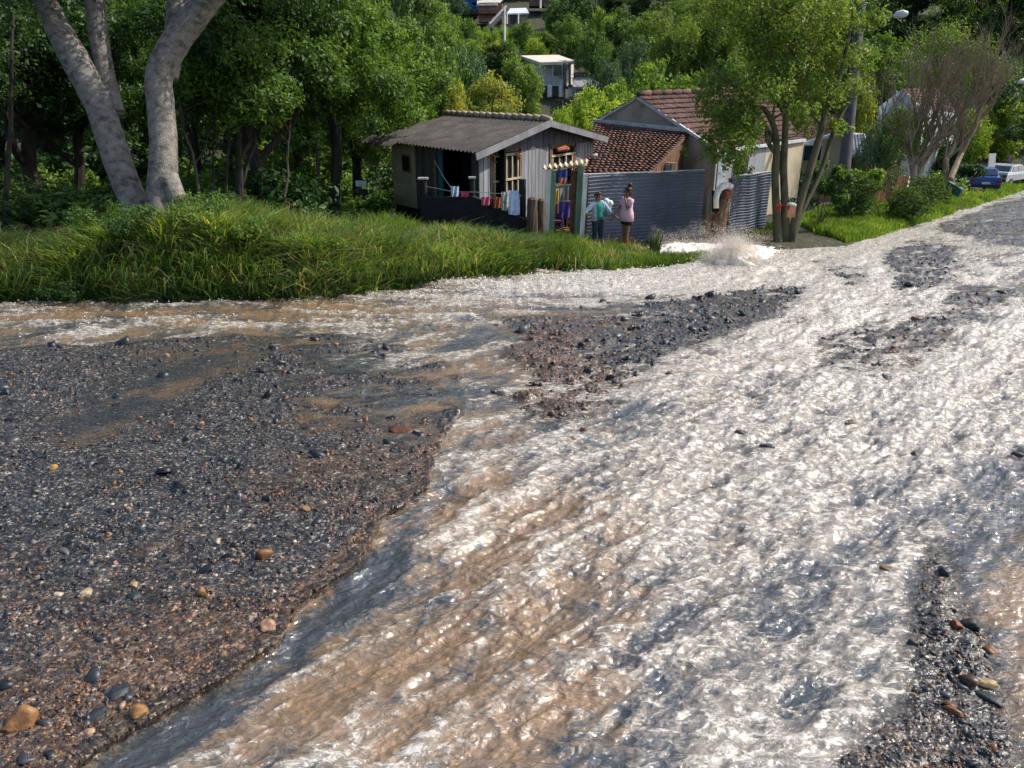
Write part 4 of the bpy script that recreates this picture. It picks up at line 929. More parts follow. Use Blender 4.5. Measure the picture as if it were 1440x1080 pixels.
# undergrowth filling the wood floor
ub = weed_src = None
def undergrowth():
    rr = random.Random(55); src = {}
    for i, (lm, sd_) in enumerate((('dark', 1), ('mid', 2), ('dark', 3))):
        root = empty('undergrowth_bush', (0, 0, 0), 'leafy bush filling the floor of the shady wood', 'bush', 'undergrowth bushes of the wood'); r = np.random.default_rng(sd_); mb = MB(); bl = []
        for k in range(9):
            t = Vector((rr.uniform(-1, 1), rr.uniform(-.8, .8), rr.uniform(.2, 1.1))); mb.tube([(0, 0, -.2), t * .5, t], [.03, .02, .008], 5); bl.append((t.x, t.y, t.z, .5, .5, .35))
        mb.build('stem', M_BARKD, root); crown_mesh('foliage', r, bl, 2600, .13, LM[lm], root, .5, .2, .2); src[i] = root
    fst = set()
    for k in range(64):
        z = rr.choice([19, 21, 23, 26, 29, 33, 38]); px = rr.uniform(-90, 545); 
        if z < 21 and 150 < px < 290: continue
        i = rr.randrange(3); o = src[i] if i not in fst else copy_tree(src[i]); fst.add(i); o.location = on(px, 0, z); o.rotation_euler.z = rr.random() * 6; q = rr.uniform(.6, 1.5) * (1 + (z > 30) * .6); o.scale = (q * 1.2, q * 1.2, q * rr.uniform(.7, 1.2))
    for k in range(46):
        z = rr.choice([33, 38, 44, 50, 58]); px = rr.uniform(540, 1300); q_ = on(px, 0, z)
        if edge_s(np.array([q_.x]), np.array([q_.y]))[0] < 6: continue
        i = rr.randrange(3); o = copy_tree(src[i]); o.location = on(px, 0, z); o.rotation_euler.z = rr.random() * 6; q = rr.uniform(1.2, 2.4); o.scale = (q * 1.2, q * 1.2, q)
        o['label'] = 'leafy bush growing behind the houses at the foot of the hill'; o['group'] = 'bushes behind the houses'
undergrowth()
# ------------------------------------------------------------------ grass on the verge
def grass(name, label, n, fn, hfn, m, seed, wd=.011, lean=.32, cat='grass'):
    r = np.random.default_rng(seed); x, y = fn(r, n); z = ground_z(x, y); n = len(x)
    h = hfn(x, y, r); a = r.random(n) * 6.28; ln = lean * h * r.uniform(.2, 1.5, n); b = r.random(n) * 6.28
    dx = np.cos(a) * ln; dy = np.sin(a) * ln; wx = np.cos(b) * wd * (.6 + .8 * r.random(n)); wy = np.sin(b) * wd * .9
    V = np.zeros((n, 7, 3), np.float32)
    for k, (t, w_) in enumerate(((0, 1), (.4, .95), (.75, .65))):
        for q, sg in ((0, -1), (1, 1)):
            V[:, k * 2 + q, 0] = x + dx * t * t + sg * wx * w_; V[:, k * 2 + q, 1] = y + dy * t * t + sg * wy * w_
            V[:, k * 2 + q, 2] = z - .03 + h * (t - .25 * t * t * lean)
    V[:, 6, 0] = x + dx * 1.15; V[:, 6, 1] = y + dy * 1.15; V[:, 6, 2] = z + h * (.95 - .35 * lean)
    T_ = np.array([(0, 1, 3), (0, 3, 2), (2, 3, 5), (2, 5, 4), (4, 5, 6)])[None] + (np.arange(n) * 7)[:, None, None]
    q = np.clip(1.5 * fbm(x * 1.1, y * 1.1, 4, seed) - .42 + .55 * r.random(n) - .08, 0, 1)
    return tag(new_mesh(name, V.reshape(-1, 3), T_.reshape(-1, 3), m, fattr={'rnd': np.repeat(q, 5)}), label, cat, kind='stuff')
M_GR = leafmat('grass_blade', (.045, .085, .018), (.14, .24, .040), (.34, .36, .12), .4, .6)
M_GRD = leafmat('grass_blade_deep', (.026, .055, .016), (.08, .14, .035), (.26, .24, .12), .3, .6)
M_GR2 = leafmat('grass_blade_fresh', (.05, .10, .018), (.13, .23, .035), (.22, .30, .06), .4, .6)
def strip_fn(px0, px1, s0, s1, pw=1.0, clump=0):
    x0, x1 = G(px0, 425).x if px0 < 700 else G(px0, 372).x, None
    def f(r, n):
        xa, xb = px0, px1
        x = r.uniform(xa, xb, n * 2); ye = np.interp(x, EX, EY); y = ye + s0 + (s1 - s0) * r.random(n * 2) ** pw
        if clump: k = fbm(x * 2.2, y * 2.2, 3, 8) + .25 * r.random(n * 2) > clump; x = x[k]; y = y[k]
        return x[:n], y[:n]
    return f
hL = lambda x, y, r: np.interp(x, [-14, -7, -6, -3, 0, 2, 3.2, 4.5], [.36, .42, .46, .58, .42, .26, .20, .16]) * (.1 + 1.5 * fbm(x * .9, y * .9, 4, 14)) * r.uniform(.35, 1.5, len(x))
grass('verge_grass', 'tall lush green grass hanging over the stream along the left bank', 95000, strip_fn(-13, 3.3, .0, 5.2, 1.1, .50), hL, M_GR, 81)
grass('deep_grass', 'darker grass and weeds on the mound below the pale tree', 42000, strip_fn(-13, .5, -.12, 2.4, 1.0), lambda x, y, r: hL(x, y, r) * 1.15, M_GRD, 82, .013, .9)
grass('grass_tongue', 'short bright grass on the tongue before the fence', 9000, lambda r, n: (lambda x: (x, np.interp(x, EX, EY) + .05 + r.random(n) ** 1.3 * np.interp(x, [2.4, 3.4, 4.6], [2.2, .9, .35])))(r.uniform(2.3, 4.55, n)), lambda x, y, r: r.uniform(.08, .26, len(x)), M_GR2, 83)
def poly_fn(poly):
    def f(r, n):
        xs_ = [p[0] for p in poly]; ys_ = [p[1] for p in poly]; X = r.uniform(min(xs_), max(xs_), n * 3); Y = r.uniform(min(ys_), max(ys_), n * 3)
        k = (polysdf(X, Y, poly) > 0) & (fbm(X / 26, Y / 9, 3, 5) + .2 * r.random(n * 3) > .42); x, y = Gnp(X[k][:n], Y[k][:n]); return x, y
    return f
grass('right_verge_grass', 'sunny short grass on the verge right of the roadside tree', 42000, poly_fn([(1120, 322), (1150, 300), (1230, 285), (1330, 280), (1420, 262), (1440, 268), (1372, 292), (1290, 316), (1240, 332), (1190, 343), (1150, 338)]), lambda x, y, r: r.uniform(.08, .30, len(x)) * (.5 + fbm(x, y, 3, 4)), M_GR2, 84, .018)
grass('far_verge_grass', 'grass beside the parked cars at far right', 9000, poly_fn([(1380, 262), (1440, 246), (1500, 240), (1500, 254), (1440, 266), (1390, 282)]), lambda x, y, r: r.uniform(.15, .45, len(x)), M_GR2, 85, .03)
grass('yard_grass', 'thin grass in the yard before the wooden house', 16000, lambda r, n: (r.uniform(-9, 1.5, n), r.uniform(18, 24, n)), lambda x, y, r: r.uniform(.12, .4, len(x)), M_GR, 86, .014)
grass('fence_foot_grass', 'sparse weeds at the foot of the right fence panel', 1500, lambda r, n: (lambda p: (p[0], p[1]))(Gnp(r.uniform(1030, 1092, n), r.uniform(322, 336, n))), lambda x, y, r: r.uniform(.06, .25, len(x)), M_GRD, 87)
# broad leaved weeds mixed into the grass
def weeds():
    r = np.random.default_rng(303); n = 22000; k = 260; cx = r.uniform(-13, 3, k); cy = np.interp(cx, EX, EY) + r.uniform(.02, 3.6, k) ; i = r.integers(0, k, n); sp = r.uniform(.08, .26, k)[i]
    x = cx[i] + r.normal(0, 1, n) * sp; y = cy[i] + r.normal(0, 1, n) * sp; z = ground_z(x, y) + r.random(n) * r.uniform(.18, .55, k)[i] * np.interp(x, [-6, -1, 1, 3], [1.1, 1, .55, .4])
    Nn = r.normal(0, .55, (n, 3)); Nn[:, 2] += .9; Nn /= np.linalg.norm(Nn, axis=1, keepdims=True); V, T_ = leaves(np.stack([x, y, z], 1), Nn, r.uniform(.03, .075, n), r, .55)
    tag(new_mesh('verge_weeds', V, T_, LM['mid'], fattr={'rnd': np.repeat(np.clip(.5 * r.random(k)[i] + .5 * r.random(n), 0, 1), 2)}), 'small leafed weeds mixed through the bank grass', 'weeds', kind='stuff')
weeds()
# dry stalks and seed heads standing above the green
grass('dry_stalks', 'thin straw coloured stalks standing in the bank grass', 5200, strip_fn(-13, 3.2, .0, 5.0, 1.2), lambda x, y, r: r.uniform(.3, .85, len(x)) * np.interp(x, [-6, -1, 1, 3], [1.1, 1, .6, .5]), leafmat('straw', (.20, .16, .07), (.38, .32, .16), (.5, .44, .28), .3, .7), 88, .006, .5)
def tussocks(r, n):
    k = 150; cx = r.uniform(-12, 3, k); cy = np.interp(cx, EX, EY) + r.uniform(.1, 3.2, k); i = r.integers(0, k, n); return cx[i] + r.normal(0, .13, n), cy[i] + r.normal(0, .13, n)
grass('grass_tussocks', 'taller coarse tussocks rising from the bank grass', 30000, tussocks, lambda x, y, r: r.uniform(.35, .85, len(x)) * np.interp(x, [-6, -1, 1, 3], [1.05, .9, .5, .35]), M_GR, 89, .014, .7)
# arching blades reaching over the water
r = np.random.default_rng(90); mb = MB()
for k in range(420):
    x = r.uniform(-8.8, .4); y = float(np.interp(x, EX, EY)) + r.uniform(-.05, .35); z = gz(x, y + .1) + .1; L_ = r.uniform(.3, .75); dx = r.uniform(-.6, .6)
    p = [Vector((x, y, z)), Vector((x + dx * L_ * .3, y - .12 * L_, z + L_ * .5)), Vector((x + dx * L_ * .7, y - .4 * L_, z + L_ * .55)), Vector((x + dx * L_, y - .75 * L_, z + L_ * .25))]
    w_ = .010; mb.add([p[0] - Vector((w_, 0, 0)), p[0] + Vector((w_, 0, 0)), p[1] - Vector((w_, 0, 0)), p[1] + Vector((w_, 0, 0)), p[2] - Vector((w_ * .7, 0, 0)), p[2] + Vector((w_ * .7, 0, 0)), p[3]], [(0, 1, 3, 2), (2, 3, 5, 4), (4, 5, 6)])
tag(mb.build('arching_grass', M_GR), 'long arching grass blades leaning over the stream', 'grass', kind='stuff')
# weeds and low leafy growth in the verge
def weed(name, label, px, row, z, hp, wp, n, size, lm, seed, cat='plant', group=None, asp=.55, shell=.1):
    g = on(px, row, z) if z else on(px, row); zz = z or (Vector(g) - Vector((0, 0, CAMH))).dot(Vector((0, CP, -SP))); s = zz / FP
    root = empty(name, g, label, cat, group); r = np.random.default_rng(seed); rr = random.Random(seed); mb = MB(); bl = []
    for k in range(7):
        t = Vector((rr.uniform(-.5, .5) * wp * s, rr.uniform(-.4, .4) * wp * s, hp * s * rr.uniform(.45, 1))); mb.tube([g, g + t * .5 + Vector((0, 0, .05)), g + t], [.014, .01, .004], 5); b = wp * s * .24; bl.append((t.x, t.y, t.z - b * .3, b, b, b * .7))
    mb.build('stem', M_MOSS, root); crown_mesh('foliage', r, bl, n, size, LM[lm], root, asp, .2, shell)
    return root
weed('leafy_plant', 'broad leaved bright plant in the grass before the porch rail', 637, 300, 20.5, 34, 60, 900, .12, 'light', 101)
weed('leafy_plant', 'low leafy plant at the foot of the thick dark post', 722, 308, 19.5, 30, 40, 900, .09, 'mid', 102)
weed('shrub', 'dense dark shrub of strap leaves right of the grey pole', 1240, 290, 27, 62, 110, 6000, .2, 'dark', 103, 'shrub', asp=.16)
weed('shrub', 'green shrub with a few red flowers by the roadside tree', 1150, 300, 23.5, 95, 50, 5000, .11, 'mid', 104, 'shrub')
weed('shrub', 'yellow green shrub behind the grey pole foot', 1195, 275, 29, 60, 50, 3600, .13, 'light', 105, 'shrub')
weed('shrub', 'light green bush below the bare twiggy tree', 1310, 262, 34, 42, 60, 3600, .12, 'light', 106, 'shrub')
weed('shrub', 'dark bush left of the blue car', 1345, 262, 41, 60, 44, 5000, .16, 'dark', 107, 'shrub')
weed('shrub', 'low shrub in the far left clearing', 95, 330, 17.5, 42, 70, 2600, .08, 'mid', 108, 'shrub')
weed('shrub', 'tall weedy clump hiding the foot of the left pale limb', 172, 352, 14.1, 62, 90, 3400, .055, 'mid', 121, 'shrub')
weed('shrub', 'tall weedy clump hiding the foot of the right pale limb', 262, 352, 13.9, 60, 90, 3400, .055, 'mid', 122, 'shrub')
weed('shrub', 'dark tangled creeper hanging down the face of the mound', 215, 385, 13.5, 50, 80, 2600, .05, 'dark', 123, 'shrub')
weed('shrub', 'leafy weed on the bank right of the mound', 330, 372, 13.6, 46, 70, 2200, .055, 'mid', 124, 'shrub')
weed('shrub', 'leafy weed in the middle of the grassy bank', 455, 372, 14.0, 34, 60, 1700, .05, 'mid', 125, 'shrub')
weed('shrub', 'low weed at the water edge under the mound', 120, 402, 13.1, 36, 80, 2400, .045, 'dark', 126, 'shrub')
weed('shrub', 'low weed on the bank left of the stumps', 600, 352, 15.6, 26, 60, 1500, .05, 'light', 127, 'shrub')
weed('shrub', 'small weed near the right end of the tall grass', 690, 350, 16.6, 22, 50, 1200, .05, 'yellow', 128, 'shrub')
weed('shrub', 'shady shrub left of the big mound', 150, 345, 15.8, 50, 90, 3000, .07, 'dark', 109, 'shrub')
weed('shrub', 'dark undergrowth bush below the leaning tree', 420, 305, 19.5, 42, 80, 3600, .09, 'dark', 110, 'shrub')
weed('shrub', 'dark undergrowth bush at the corner of the house', 522, 292, 22, 60, 66, 4000, .10, 'mid', 111, 'shrub')
weed('shrub', 'dusky undergrowth bush right of the pale trunk', 350, 320, 18, 40, 90, 3600, .08, 'dark', 112, 'shrub')
for i, (px, row, w_, h_, lb) in enumerate(((919, 366, 14, 44, 'upright dark green grass tuft at the tip of the verge'), (1003, 372, 14, 18, 'small green tuft standing in the white water'), (960, 372, 34, 16, 'low grassy hump at the tip of the verge'))):
    g = on(px, row); s = 17.5 / FP; mb = MB()
    for k in range(70 if w_ < 20 else 160):
        a = random.random() * 6.28; q = random.random(); b0 = g + Vector((math.cos(a), math.sin(a), 0)) * w_ * s * .45 * random.random(); t = b0 + Vector((math.cos(a) * w_ * s * .7 * q, math.sin(a) * .2 * q, h_ * s * random.uniform(.5, 1)))
        m_ = (b0 + t) / 2 + Vector((0, 0, h_ * s * .12)); v = Vector((.012, .006, 0)); mb.add([b0 - v, b0 + v, m_ - v, m_ + v, t], [(0, 1, 3, 2), (2, 3, 4)])
    tag(mb.build('grass_tuft', M_GRD if i == 0 else M_GR, org=g), lb, 'grass tuft')

# ------------------------------------------------------------------ descriptions of the many trees and bushes, by look and by where they stand
def where(px):
    for lim, t in ((60, 'at the far left edge'), (190, 'behind the left pale limb'), (300, 'behind the right pale limb'), (430, 'left of the leaning dark tree'), (560, 'beside the wooden house roof'), (640, 'left of the blue house'), (700, 'below the blue house'), (765, 'below the hillside shack'), (820, 'over the white two storey house'), (890, 'over the plaster gable'), (960, 'left of the bamboo'), (1040, 'behind the bamboo'), (1130, 'behind the roadside tree'), (1230, 'behind the grey street pole'), (1300, 'around the street lamp head'), (1400, 'behind the bare twiggy tree')):
        if px < lim: return t
    return 'at the far right edge'
LOOK = {'broadleaf': 'mid green', 'bright': 'bright green', 'yellow': 'yellow green', 'dark': 'dark evergreen', 'blue': 'blue green', 'tall': 'slender dark', 'bamboo': 'feathery', 'leafy': 'low light'}
def zdepth(o): return o.location.y * CP - (o.location.z - CAMH) * SP
for o in list(COL.objects):
    g_ = o.get('group')
    if g_ in ('trees of the far hillside wood', 'undergrowth bushes of the wood', 'bushes behind the houses', 'bare saplings in the wood'):
        z_ = zdepth(o); px_ = 720 + FP * o.location.x / z_; k_ = o.name.split('_')[0].split('.')[0]
        if g_ == 'trees of the far hillside wood': o['label'] = LOOK.get(k_, 'green') + ' tree ' + where(px_) + ', ' + ('lowest on' if z_ < 90 else 'low on' if z_ < 112 else 'halfway up' if z_ < 140 else 'high on' if z_ < 175 else 'topmost on') + ' the hillside'
        elif g_ == 'bare saplings in the wood': o['label'] = ('brown' if 'bark' == o.data.materials[0].name else 'blackish') + ' slim bare stem ' + where(px_) + (' near the grass' if z_ < 20.5 else ' deep in the shade')
        else: o['label'] = ('spreading' if o.scale.x > 1.6 else 'small') + ' leafy bush ' + where(px_) + (', nearest row' if z_ < 22 else ', middle row' if z_ < 30 else ', back row' if z_ < 46 else ', farthest row') + (' behind the houses' if g_[0:4] == 'bush' and g_[4:6] == 'es' else '')
_by = {}
for o in COL.objects:
    if o.get('group') in ('trees of the far hillside wood', 'undergrowth bushes of the wood', 'bushes behind the houses', 'bare saplings in the wood'): _by.setdefault(o['label'], []).append(o)
for lb, os_ in _by.items():
    if len(os_) > 1:
        for i, o in enumerate(sorted(os_, key=lambda q: q.location.x / zdepth(q))):
            o['label'] = (['leftmost', 'second', 'third', 'fourth', 'fifth', 'sixth', 'seventh', 'eighth', 'ninth', 'tenth', 'eleventh', 'twelfth', 'thirteenth', 'fourteenth'] + ['fifteenth', 'sixteenth', 'seventeenth', 'eighteenth', 'nineteenth'] + ['rightmost'] * 30)[i] + ' ' + lb
# ================================================================== BUILDINGS AND FENCES
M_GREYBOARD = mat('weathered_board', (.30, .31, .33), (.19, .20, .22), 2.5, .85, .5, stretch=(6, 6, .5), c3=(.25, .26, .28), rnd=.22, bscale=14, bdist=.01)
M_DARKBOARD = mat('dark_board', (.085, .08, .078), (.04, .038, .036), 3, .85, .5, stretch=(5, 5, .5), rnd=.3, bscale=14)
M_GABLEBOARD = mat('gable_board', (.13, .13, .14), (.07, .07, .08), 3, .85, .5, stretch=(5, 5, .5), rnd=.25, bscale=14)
M_BEIGE = mat('beige_wall', (.34, .30, .19), (.24, .21, .13), 2, .85, .3)
M_FIBRO = mat('fibre_cement', (.058, .051, .047), (.022, .020, .019), 2.2, .9, .5, detail=9, c3=(.038, .034, .032), bscale=40)
M_FASCIA = mat('fascia', (.24, .24, .26), (.15, .15, .165), 3, .8, .3)
M_RIDGE = mat('ridge_tile', (.50, .40, .29), (.33, .24, .17), 5, .8, .3, rnd=.2)
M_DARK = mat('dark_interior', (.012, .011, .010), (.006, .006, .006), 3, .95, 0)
M_OLDWOOD = mat('old_wood', (.22, .15, .095), (.10, .07, .05), 3, .85, .6, stretch=(4, 4, .6), rnd=.25)
M_CREAMWOOD = mat('cream_paint', (.55, .47, .34), (.38, .30, .20), 4, .7, .3, rnd=.15)
M_CURTAIN = mat('curtain', (.42, .46, .42), (.24, .29, .26), 3, .9, .4, stretch=(5, 5, .4))
M_GREEN = mat('green_paint', (.16, .26, .19), (.10, .17, .12), 3, .7, .3, stretch=(2, 2, .5))
M_WHITEP = mat('flaking_white_paint', (.66, .68, .66), (.42, .40, .34), 4, .7, .3, stretch=(3, 3, .5))
M_BRICK = mat('orange_brick', (.30, .13, .065), (.17, .075, .045), 12, .9, .6, rnd=.3)
M_TILE = mat('clay_tile', (.165, .075, .055), (.065, .038, .032), 3.5, .85, .4, detail=8, c3=(.115, .056, .042), rnd=.38, bscale=30)
M_TILED = mat('dark_clay_tile', (.13, .065, .052), (.06, .036, .033), 3.5, .85, .4, detail=8, c3=(.095, .05, .043), rnd=.38, bscale=30)
M_PLASTER = mat('stained_plaster', (.50, .44, .36), (.25, .21, .16), 1.1, .9, .4, detail=9, c3=(.43, .38, .30))
M_CREAM = mat('cream_plaster', (.58, .50, .36), (.44, .36, .25), 1.2, .9, .3)
M_BROWNWOOD = mat('red_brown_board', (.19, .085, .05), (.10, .05, .033), 3, .8, .4, stretch=(5, 5, .5), rnd=.25)
M_WHITEMETAL = mat('white_gutter', (.62, .66, .70), (.45, .48, .50), 5, .5, .1)
M_SHEET = mat('grey_blue_sheet', (.10, .122, .168), (.068, .084, .118), 1.6, .45, .15, detail=8, metal=.1, c3=(.082, .10, .138))
M_WALLW = mat('white_wall', (.62, .62, .60), (.48, .47, .45), 2, .85, .2)
M_GLASS = mat('window_glass', (.03, .045, .06), (.02, .03, .04), 3, .08, 0, spec=.8)
M_CONC = mat('concrete', (.36, .35, .33), (.24, .235, .22), 5, .9, .3)
def boards(mb, A, B, zb, zt, wd, th, out, gap=.012, skip=None, zfun=None, var=.0):
    """vertical boards standing side by side from plan point A to B; zt may be a function of the fraction"""
    A = Vector(A); B = Vector(B); L_ = (B - A).length; n = max(1, int(L_ / wd)); d = (B - A) / n
    for i in range(n):
        t0, t1 = i / n, (i + 1) / n
        for (z0, z1) in ([(zb, None)] if not skip else skip((t0 + t1) / 2)):
            a = A + d * i + d.normalized() * gap / 2; b = A + d * (i + 1) - d.normalized() * gap / 2
            f = zt if callable(zt) else (lambda t: zt)
            ha, hb = (f(t0), f(t1)) if z1 is None else (z1, z1)
            o = out * (th * random.uniform(.8, 1.2)); j = random.uniform(-var, var)
            q = [a, b, b + o, a + o]
            mb.hexa([Vector((p.x, p.y, z0 + j)) for p in q] + [Vector((q[0].x, q[0].y, ha)), Vector((q[1].x, q[1].y, hb)), Vector((q[2].x, q[2].y, hb)), Vector((q[3].x, q[3].y, ha))])
M_RUSTY = mat('rusty_shutter', (.28, .13, .05), (.14, .07, .04), 8, .9)
# ---- grey wooden house
A2 = P(672, 218, 20.0); B2 = P(834, 190, 25.0); C2 = P(552, 200, 23.4)
ZE = .92; ZR = 1.45
A_ = Vector((A2.x, A2.y, 0)); B_ = Vector((B2.x, B2.y, 0)); C_ = Vector((C2.x, C2.y, 0)); D_ = B_ + (C_ - A_)
ab = (B_ - A_).normalized(); ac = (C_ - A_).normalized()
nab = Vector((ab.y, -ab.x, 0)); nac = Vector((-ac.y, ac.x, 0))      # outward normals of the gable and of the side wall
if nac.dot(ab) > 0: nac = -nac
if nab.dot(ac) > 0: nab = -nab
hz = gz(A_.x, A_.y) - .1
house = empty('wooden_house', (A_.x, A_.y, hz), 'grey board house with a fibre cement roof and cream ridge tiles', 'house')
LAB = (B_ - A_).length
def gable_top(t): return ZE + (ZR - ZE) * (1 - abs(2 * t - 1)) - .05
W1 = (.09, .31, P(700, 292, 20.9).z, P(700, 207, 20.9).z); W2 = (.57, .80, P(790, 262, 23.4).z, P(790, 204, 23.4).z)         # fraction range along the gable and sill / head heights
def sk(t):
    mid = ZE - .22
    for a, b, lo, hi in (W1, W2):
        if a < t < b: return [(hz + .35, lo), (hi, mid)] if hi < mid else [(hz + .35, lo)]
    return [(hz + .35, mid)]
mb = MB(); boards(mb, A_, B_, 0, 0, .20, .035, nab, .022, skip=sk); mb.build('front_wall', M_GREYBOARD, house)
mb = MB(); boards(mb, A_, B_, ZE - .22, gable_top, .21, .03, nab + nab * .4, .014); mb.build('gable_boarding', M_GABLEBOARD, house)  # upper boards coloured darker than the wall boards below
mb = MB()      # inner shell: near black colour stands for the unlit rooms behind the boards
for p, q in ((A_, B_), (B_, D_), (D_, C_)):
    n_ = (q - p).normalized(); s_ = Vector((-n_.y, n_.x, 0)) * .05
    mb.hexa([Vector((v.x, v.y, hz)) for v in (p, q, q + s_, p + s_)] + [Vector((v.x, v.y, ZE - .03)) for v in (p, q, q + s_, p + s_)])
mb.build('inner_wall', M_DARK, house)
Sl = (C_ - A_).length
# side wall: boards coloured dark for its unlit side next to the porch opening, then the beige outhouse bay
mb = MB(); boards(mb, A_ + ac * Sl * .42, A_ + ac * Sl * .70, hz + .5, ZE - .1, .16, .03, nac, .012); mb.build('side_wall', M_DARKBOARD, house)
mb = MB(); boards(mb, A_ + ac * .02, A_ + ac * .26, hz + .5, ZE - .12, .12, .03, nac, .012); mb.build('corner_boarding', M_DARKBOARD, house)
mb = MB(); a, b = A_ + ac * Sl * .70, A_ + ac * Sl * 1.0; o = nac * .05
mb.hexa([Vector((v.x, v.y, hz + .5)) for v in (a, b, b + o, a + o)] + [Vector((v.x, v.y, ZE - .1)) for v in (a, b, b + o, a + o)]); mb.build('beige_panel', M_BEIGE, house)
mb = MB(); a, b = A_ + ac * Sl * .745, A_ + ac * Sl * .86; o = nac * .075
mb.hexa([Vector((v.x, v.y, ZE - .95)) for v in (a, b, b + o, a + o)] + [Vector((v.x, v.y, ZE - .42)) for v in (a, b, b + o, a + o)])
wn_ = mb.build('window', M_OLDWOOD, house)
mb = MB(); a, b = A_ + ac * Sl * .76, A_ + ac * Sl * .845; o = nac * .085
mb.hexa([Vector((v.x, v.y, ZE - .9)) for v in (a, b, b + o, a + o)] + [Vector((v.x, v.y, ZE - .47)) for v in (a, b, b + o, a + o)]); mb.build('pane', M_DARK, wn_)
mb = MB(); a, b = A_ + ac * .0 - nac * .9, A_ + ac * Sl * .45 - nac * .9; mb.hexa([Vector((v.x, v.y, hz)) for v in (a, b, b + nac * .05, a + nac * .05)] + [Vector((v.x, v.y, ZE - .1)) for v in (a, b, b + nac * .05, a + nac * .05)]); mb.build('porch_back_wall', M_DARK, house)  # darkness of the porch put into a near black colour
mb = MB(); a, b = A_ + ac * Sl * .375, A_ + ac * Sl * .42; mb.hexa([Vector((v.x, v.y, hz + .5)) for v in (a, b, b + nac * .03, a + nac * .03)] + [Vector((v.x, v.y, ZE - .15)) for v in (a, b, b + nac * .03, a + nac * .03)]); mb.build('door', mat('blue_door', (.03, .13, .19), (.02, .09, .14), 4, .6), house)
mb = MB()
for p, q in ((A_, B_), (C_, A_)):
    n_ = (q - p).normalized(); s_ = Vector((n_.y, -n_.x, 0)) * .02
    mb.hexa([Vector((v.x, v.y, hz - .4)) for v in (p, q, q + s_, p + s_)] + [Vector((v.x, v.y, hz + .46)) for v in (p, q, q + s_, p + s_)])
mb.build('foundation', M_DARK, house)
for k, (a0, b0, lo, hi) in enumerate((W1, W2)):
    a = A_.lerp(B_, a0 - .012); b = A_.lerp(B_, b0 + .012); n_ = nab; th = .07; mb = MB()
    def bar(p, q, w_, d_=.07): mb.beam(p, q, w_, d_, n_)
    def at(t, z, o_=.03): v = A_.lerp(B_, t) + n_ * o_; return Vector((v.x, v.y, z))
    bar(at(a0, lo - .05), at(a0, hi + .08), .16); bar(at(b0, lo - .05), at(b0, hi + .08), .12); bar(at(a0 - .01, hi), at(b0 + .01, hi), .13); bar(at(a0 - .01, lo), at(b0 + .01, lo), .10)
    fr = mb.build('window', M_OLDWOOD, house)
    mb = MB()
    for t in np.linspace(a0 + .02, b0 - .02, 5 if k == 0 else 4): bar(at(t, lo), at(t, hi - (.28 if k else .2)), .055, .04)
    bar(at(a0, hi - (.28 if k else .2), .05), at(b0, hi - (.28 if k else .2), .05), .06, .05); bar(at(a0, (lo + hi) / 2 - .1, .05), at(b0, (lo + hi) / 2 - .1, .05), .05, .05)
    mb.build('frame', M_CREAMWOOD, fr)
    mb = MB(); nn = 26
    rows_ = []
    for i in range(nn + 1):
        t = a0 + .03 + (b0 - a0 - .06) * (.62 if k == 0 else .35) * i / nn; v = A_.lerp(B_, t) + n_ * (-.03 + .02 * math.sin(i * 1.3)); rows_.append(v)
    mb.add([(v.x, v.y, lo + .25) for v in rows_] + [(v.x, v.y, hi - .22) for v in rows_], [(i, i + 1, nn + 2 + i, nn + 1 + i) for i in range(nn)])
    mb.build('curtain', M_CURTAIN, fr)
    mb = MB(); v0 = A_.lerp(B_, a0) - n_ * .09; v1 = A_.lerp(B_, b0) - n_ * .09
    mb.slab((v0.x, v0.y, lo), (v1.x, v1.y, lo), (v1.x, v1.y, hi), (v0.x, v0.y, hi), .02); mb.build('dark_backing', M_DARK, fr)  # near black sheet stands for the unlit room
    if k == 0:
        for t in (a0 + .02, b0 - .03):
            mb = MB()
            for q in range(5): v = at(t + random.uniform(-.02, .02), hi - .12 - .05 * q, .08); mb.box(v, (.14, .05, .05), random.random() * 3, random.random(), random.random())
            mb.build('peeling_shutter', M_RUSTY, fr)
    else:
        mb = MB(); mb.tube([at(a0 + .04, hi - .12, .1), at(a0 + .10, hi - .09, .14), at(a0 + .15, hi - .12, .1)], [.06, .10, .05], 8); mb.build('hanging_pot', mat('terracotta', (.38, .11, .05), None, 6), fr)
# roof: two corrugated planes
def corr_roof(mb, e0, e1, r1, r0, pitch_=.18, amp_=.025, th=.012):
    """corrugated sheet between the eave line e0-e1 and the ridge line r0-r1, waves run down the slope"""
    e0, e1, r1, r0 = map(Vector, (e0, e1, r1, r0)); n = int((e1 - e0).length / pitch_ * 6); V = []; up = (e1 - e0).cross(r0 - e0).normalized()
    if up.z < 0: up = -up
    for i in range(n + 1):
        t = i / n; w_ = up * amp_ * math.sin(i * math.pi / 3)
        for q, (a, b) in enumerate(((e0, e1), (r0, r1))): 
            pass
        for s in (0, .33, .334, .66, .664, 1):
            a = (e0.lerp(e1, t)).lerp(r0.lerp(r1, t), s); V.append(a + w_ + up * (.03 if s in (.33, .66) else 0 if s in (.334, .664) else 0) )
    F_ = [(i * 6 + k, (i + 1) * 6 + k, (i + 1) * 6 + k + 1, i * 6 + k + 1) for i in range(n) for k in range(5)]
    mb.add(V, F_); mb.add([v - up * th for v in V], [f[::-1] for f in F_])
mid = A_.lerp(B_, .5); over = -ac * .38
rf0 = Vector((mid.x, mid.y, ZR)) + over; rb0 = Vector((mid.x, mid.y, ZR)) + ac * Sl * 1.12
eA = A_ - ab * .45 + over; eA.z = ZE - .09; eC = A_ - ab * .45 + ac * Sl * 1.12; eC.z = ZE - .07
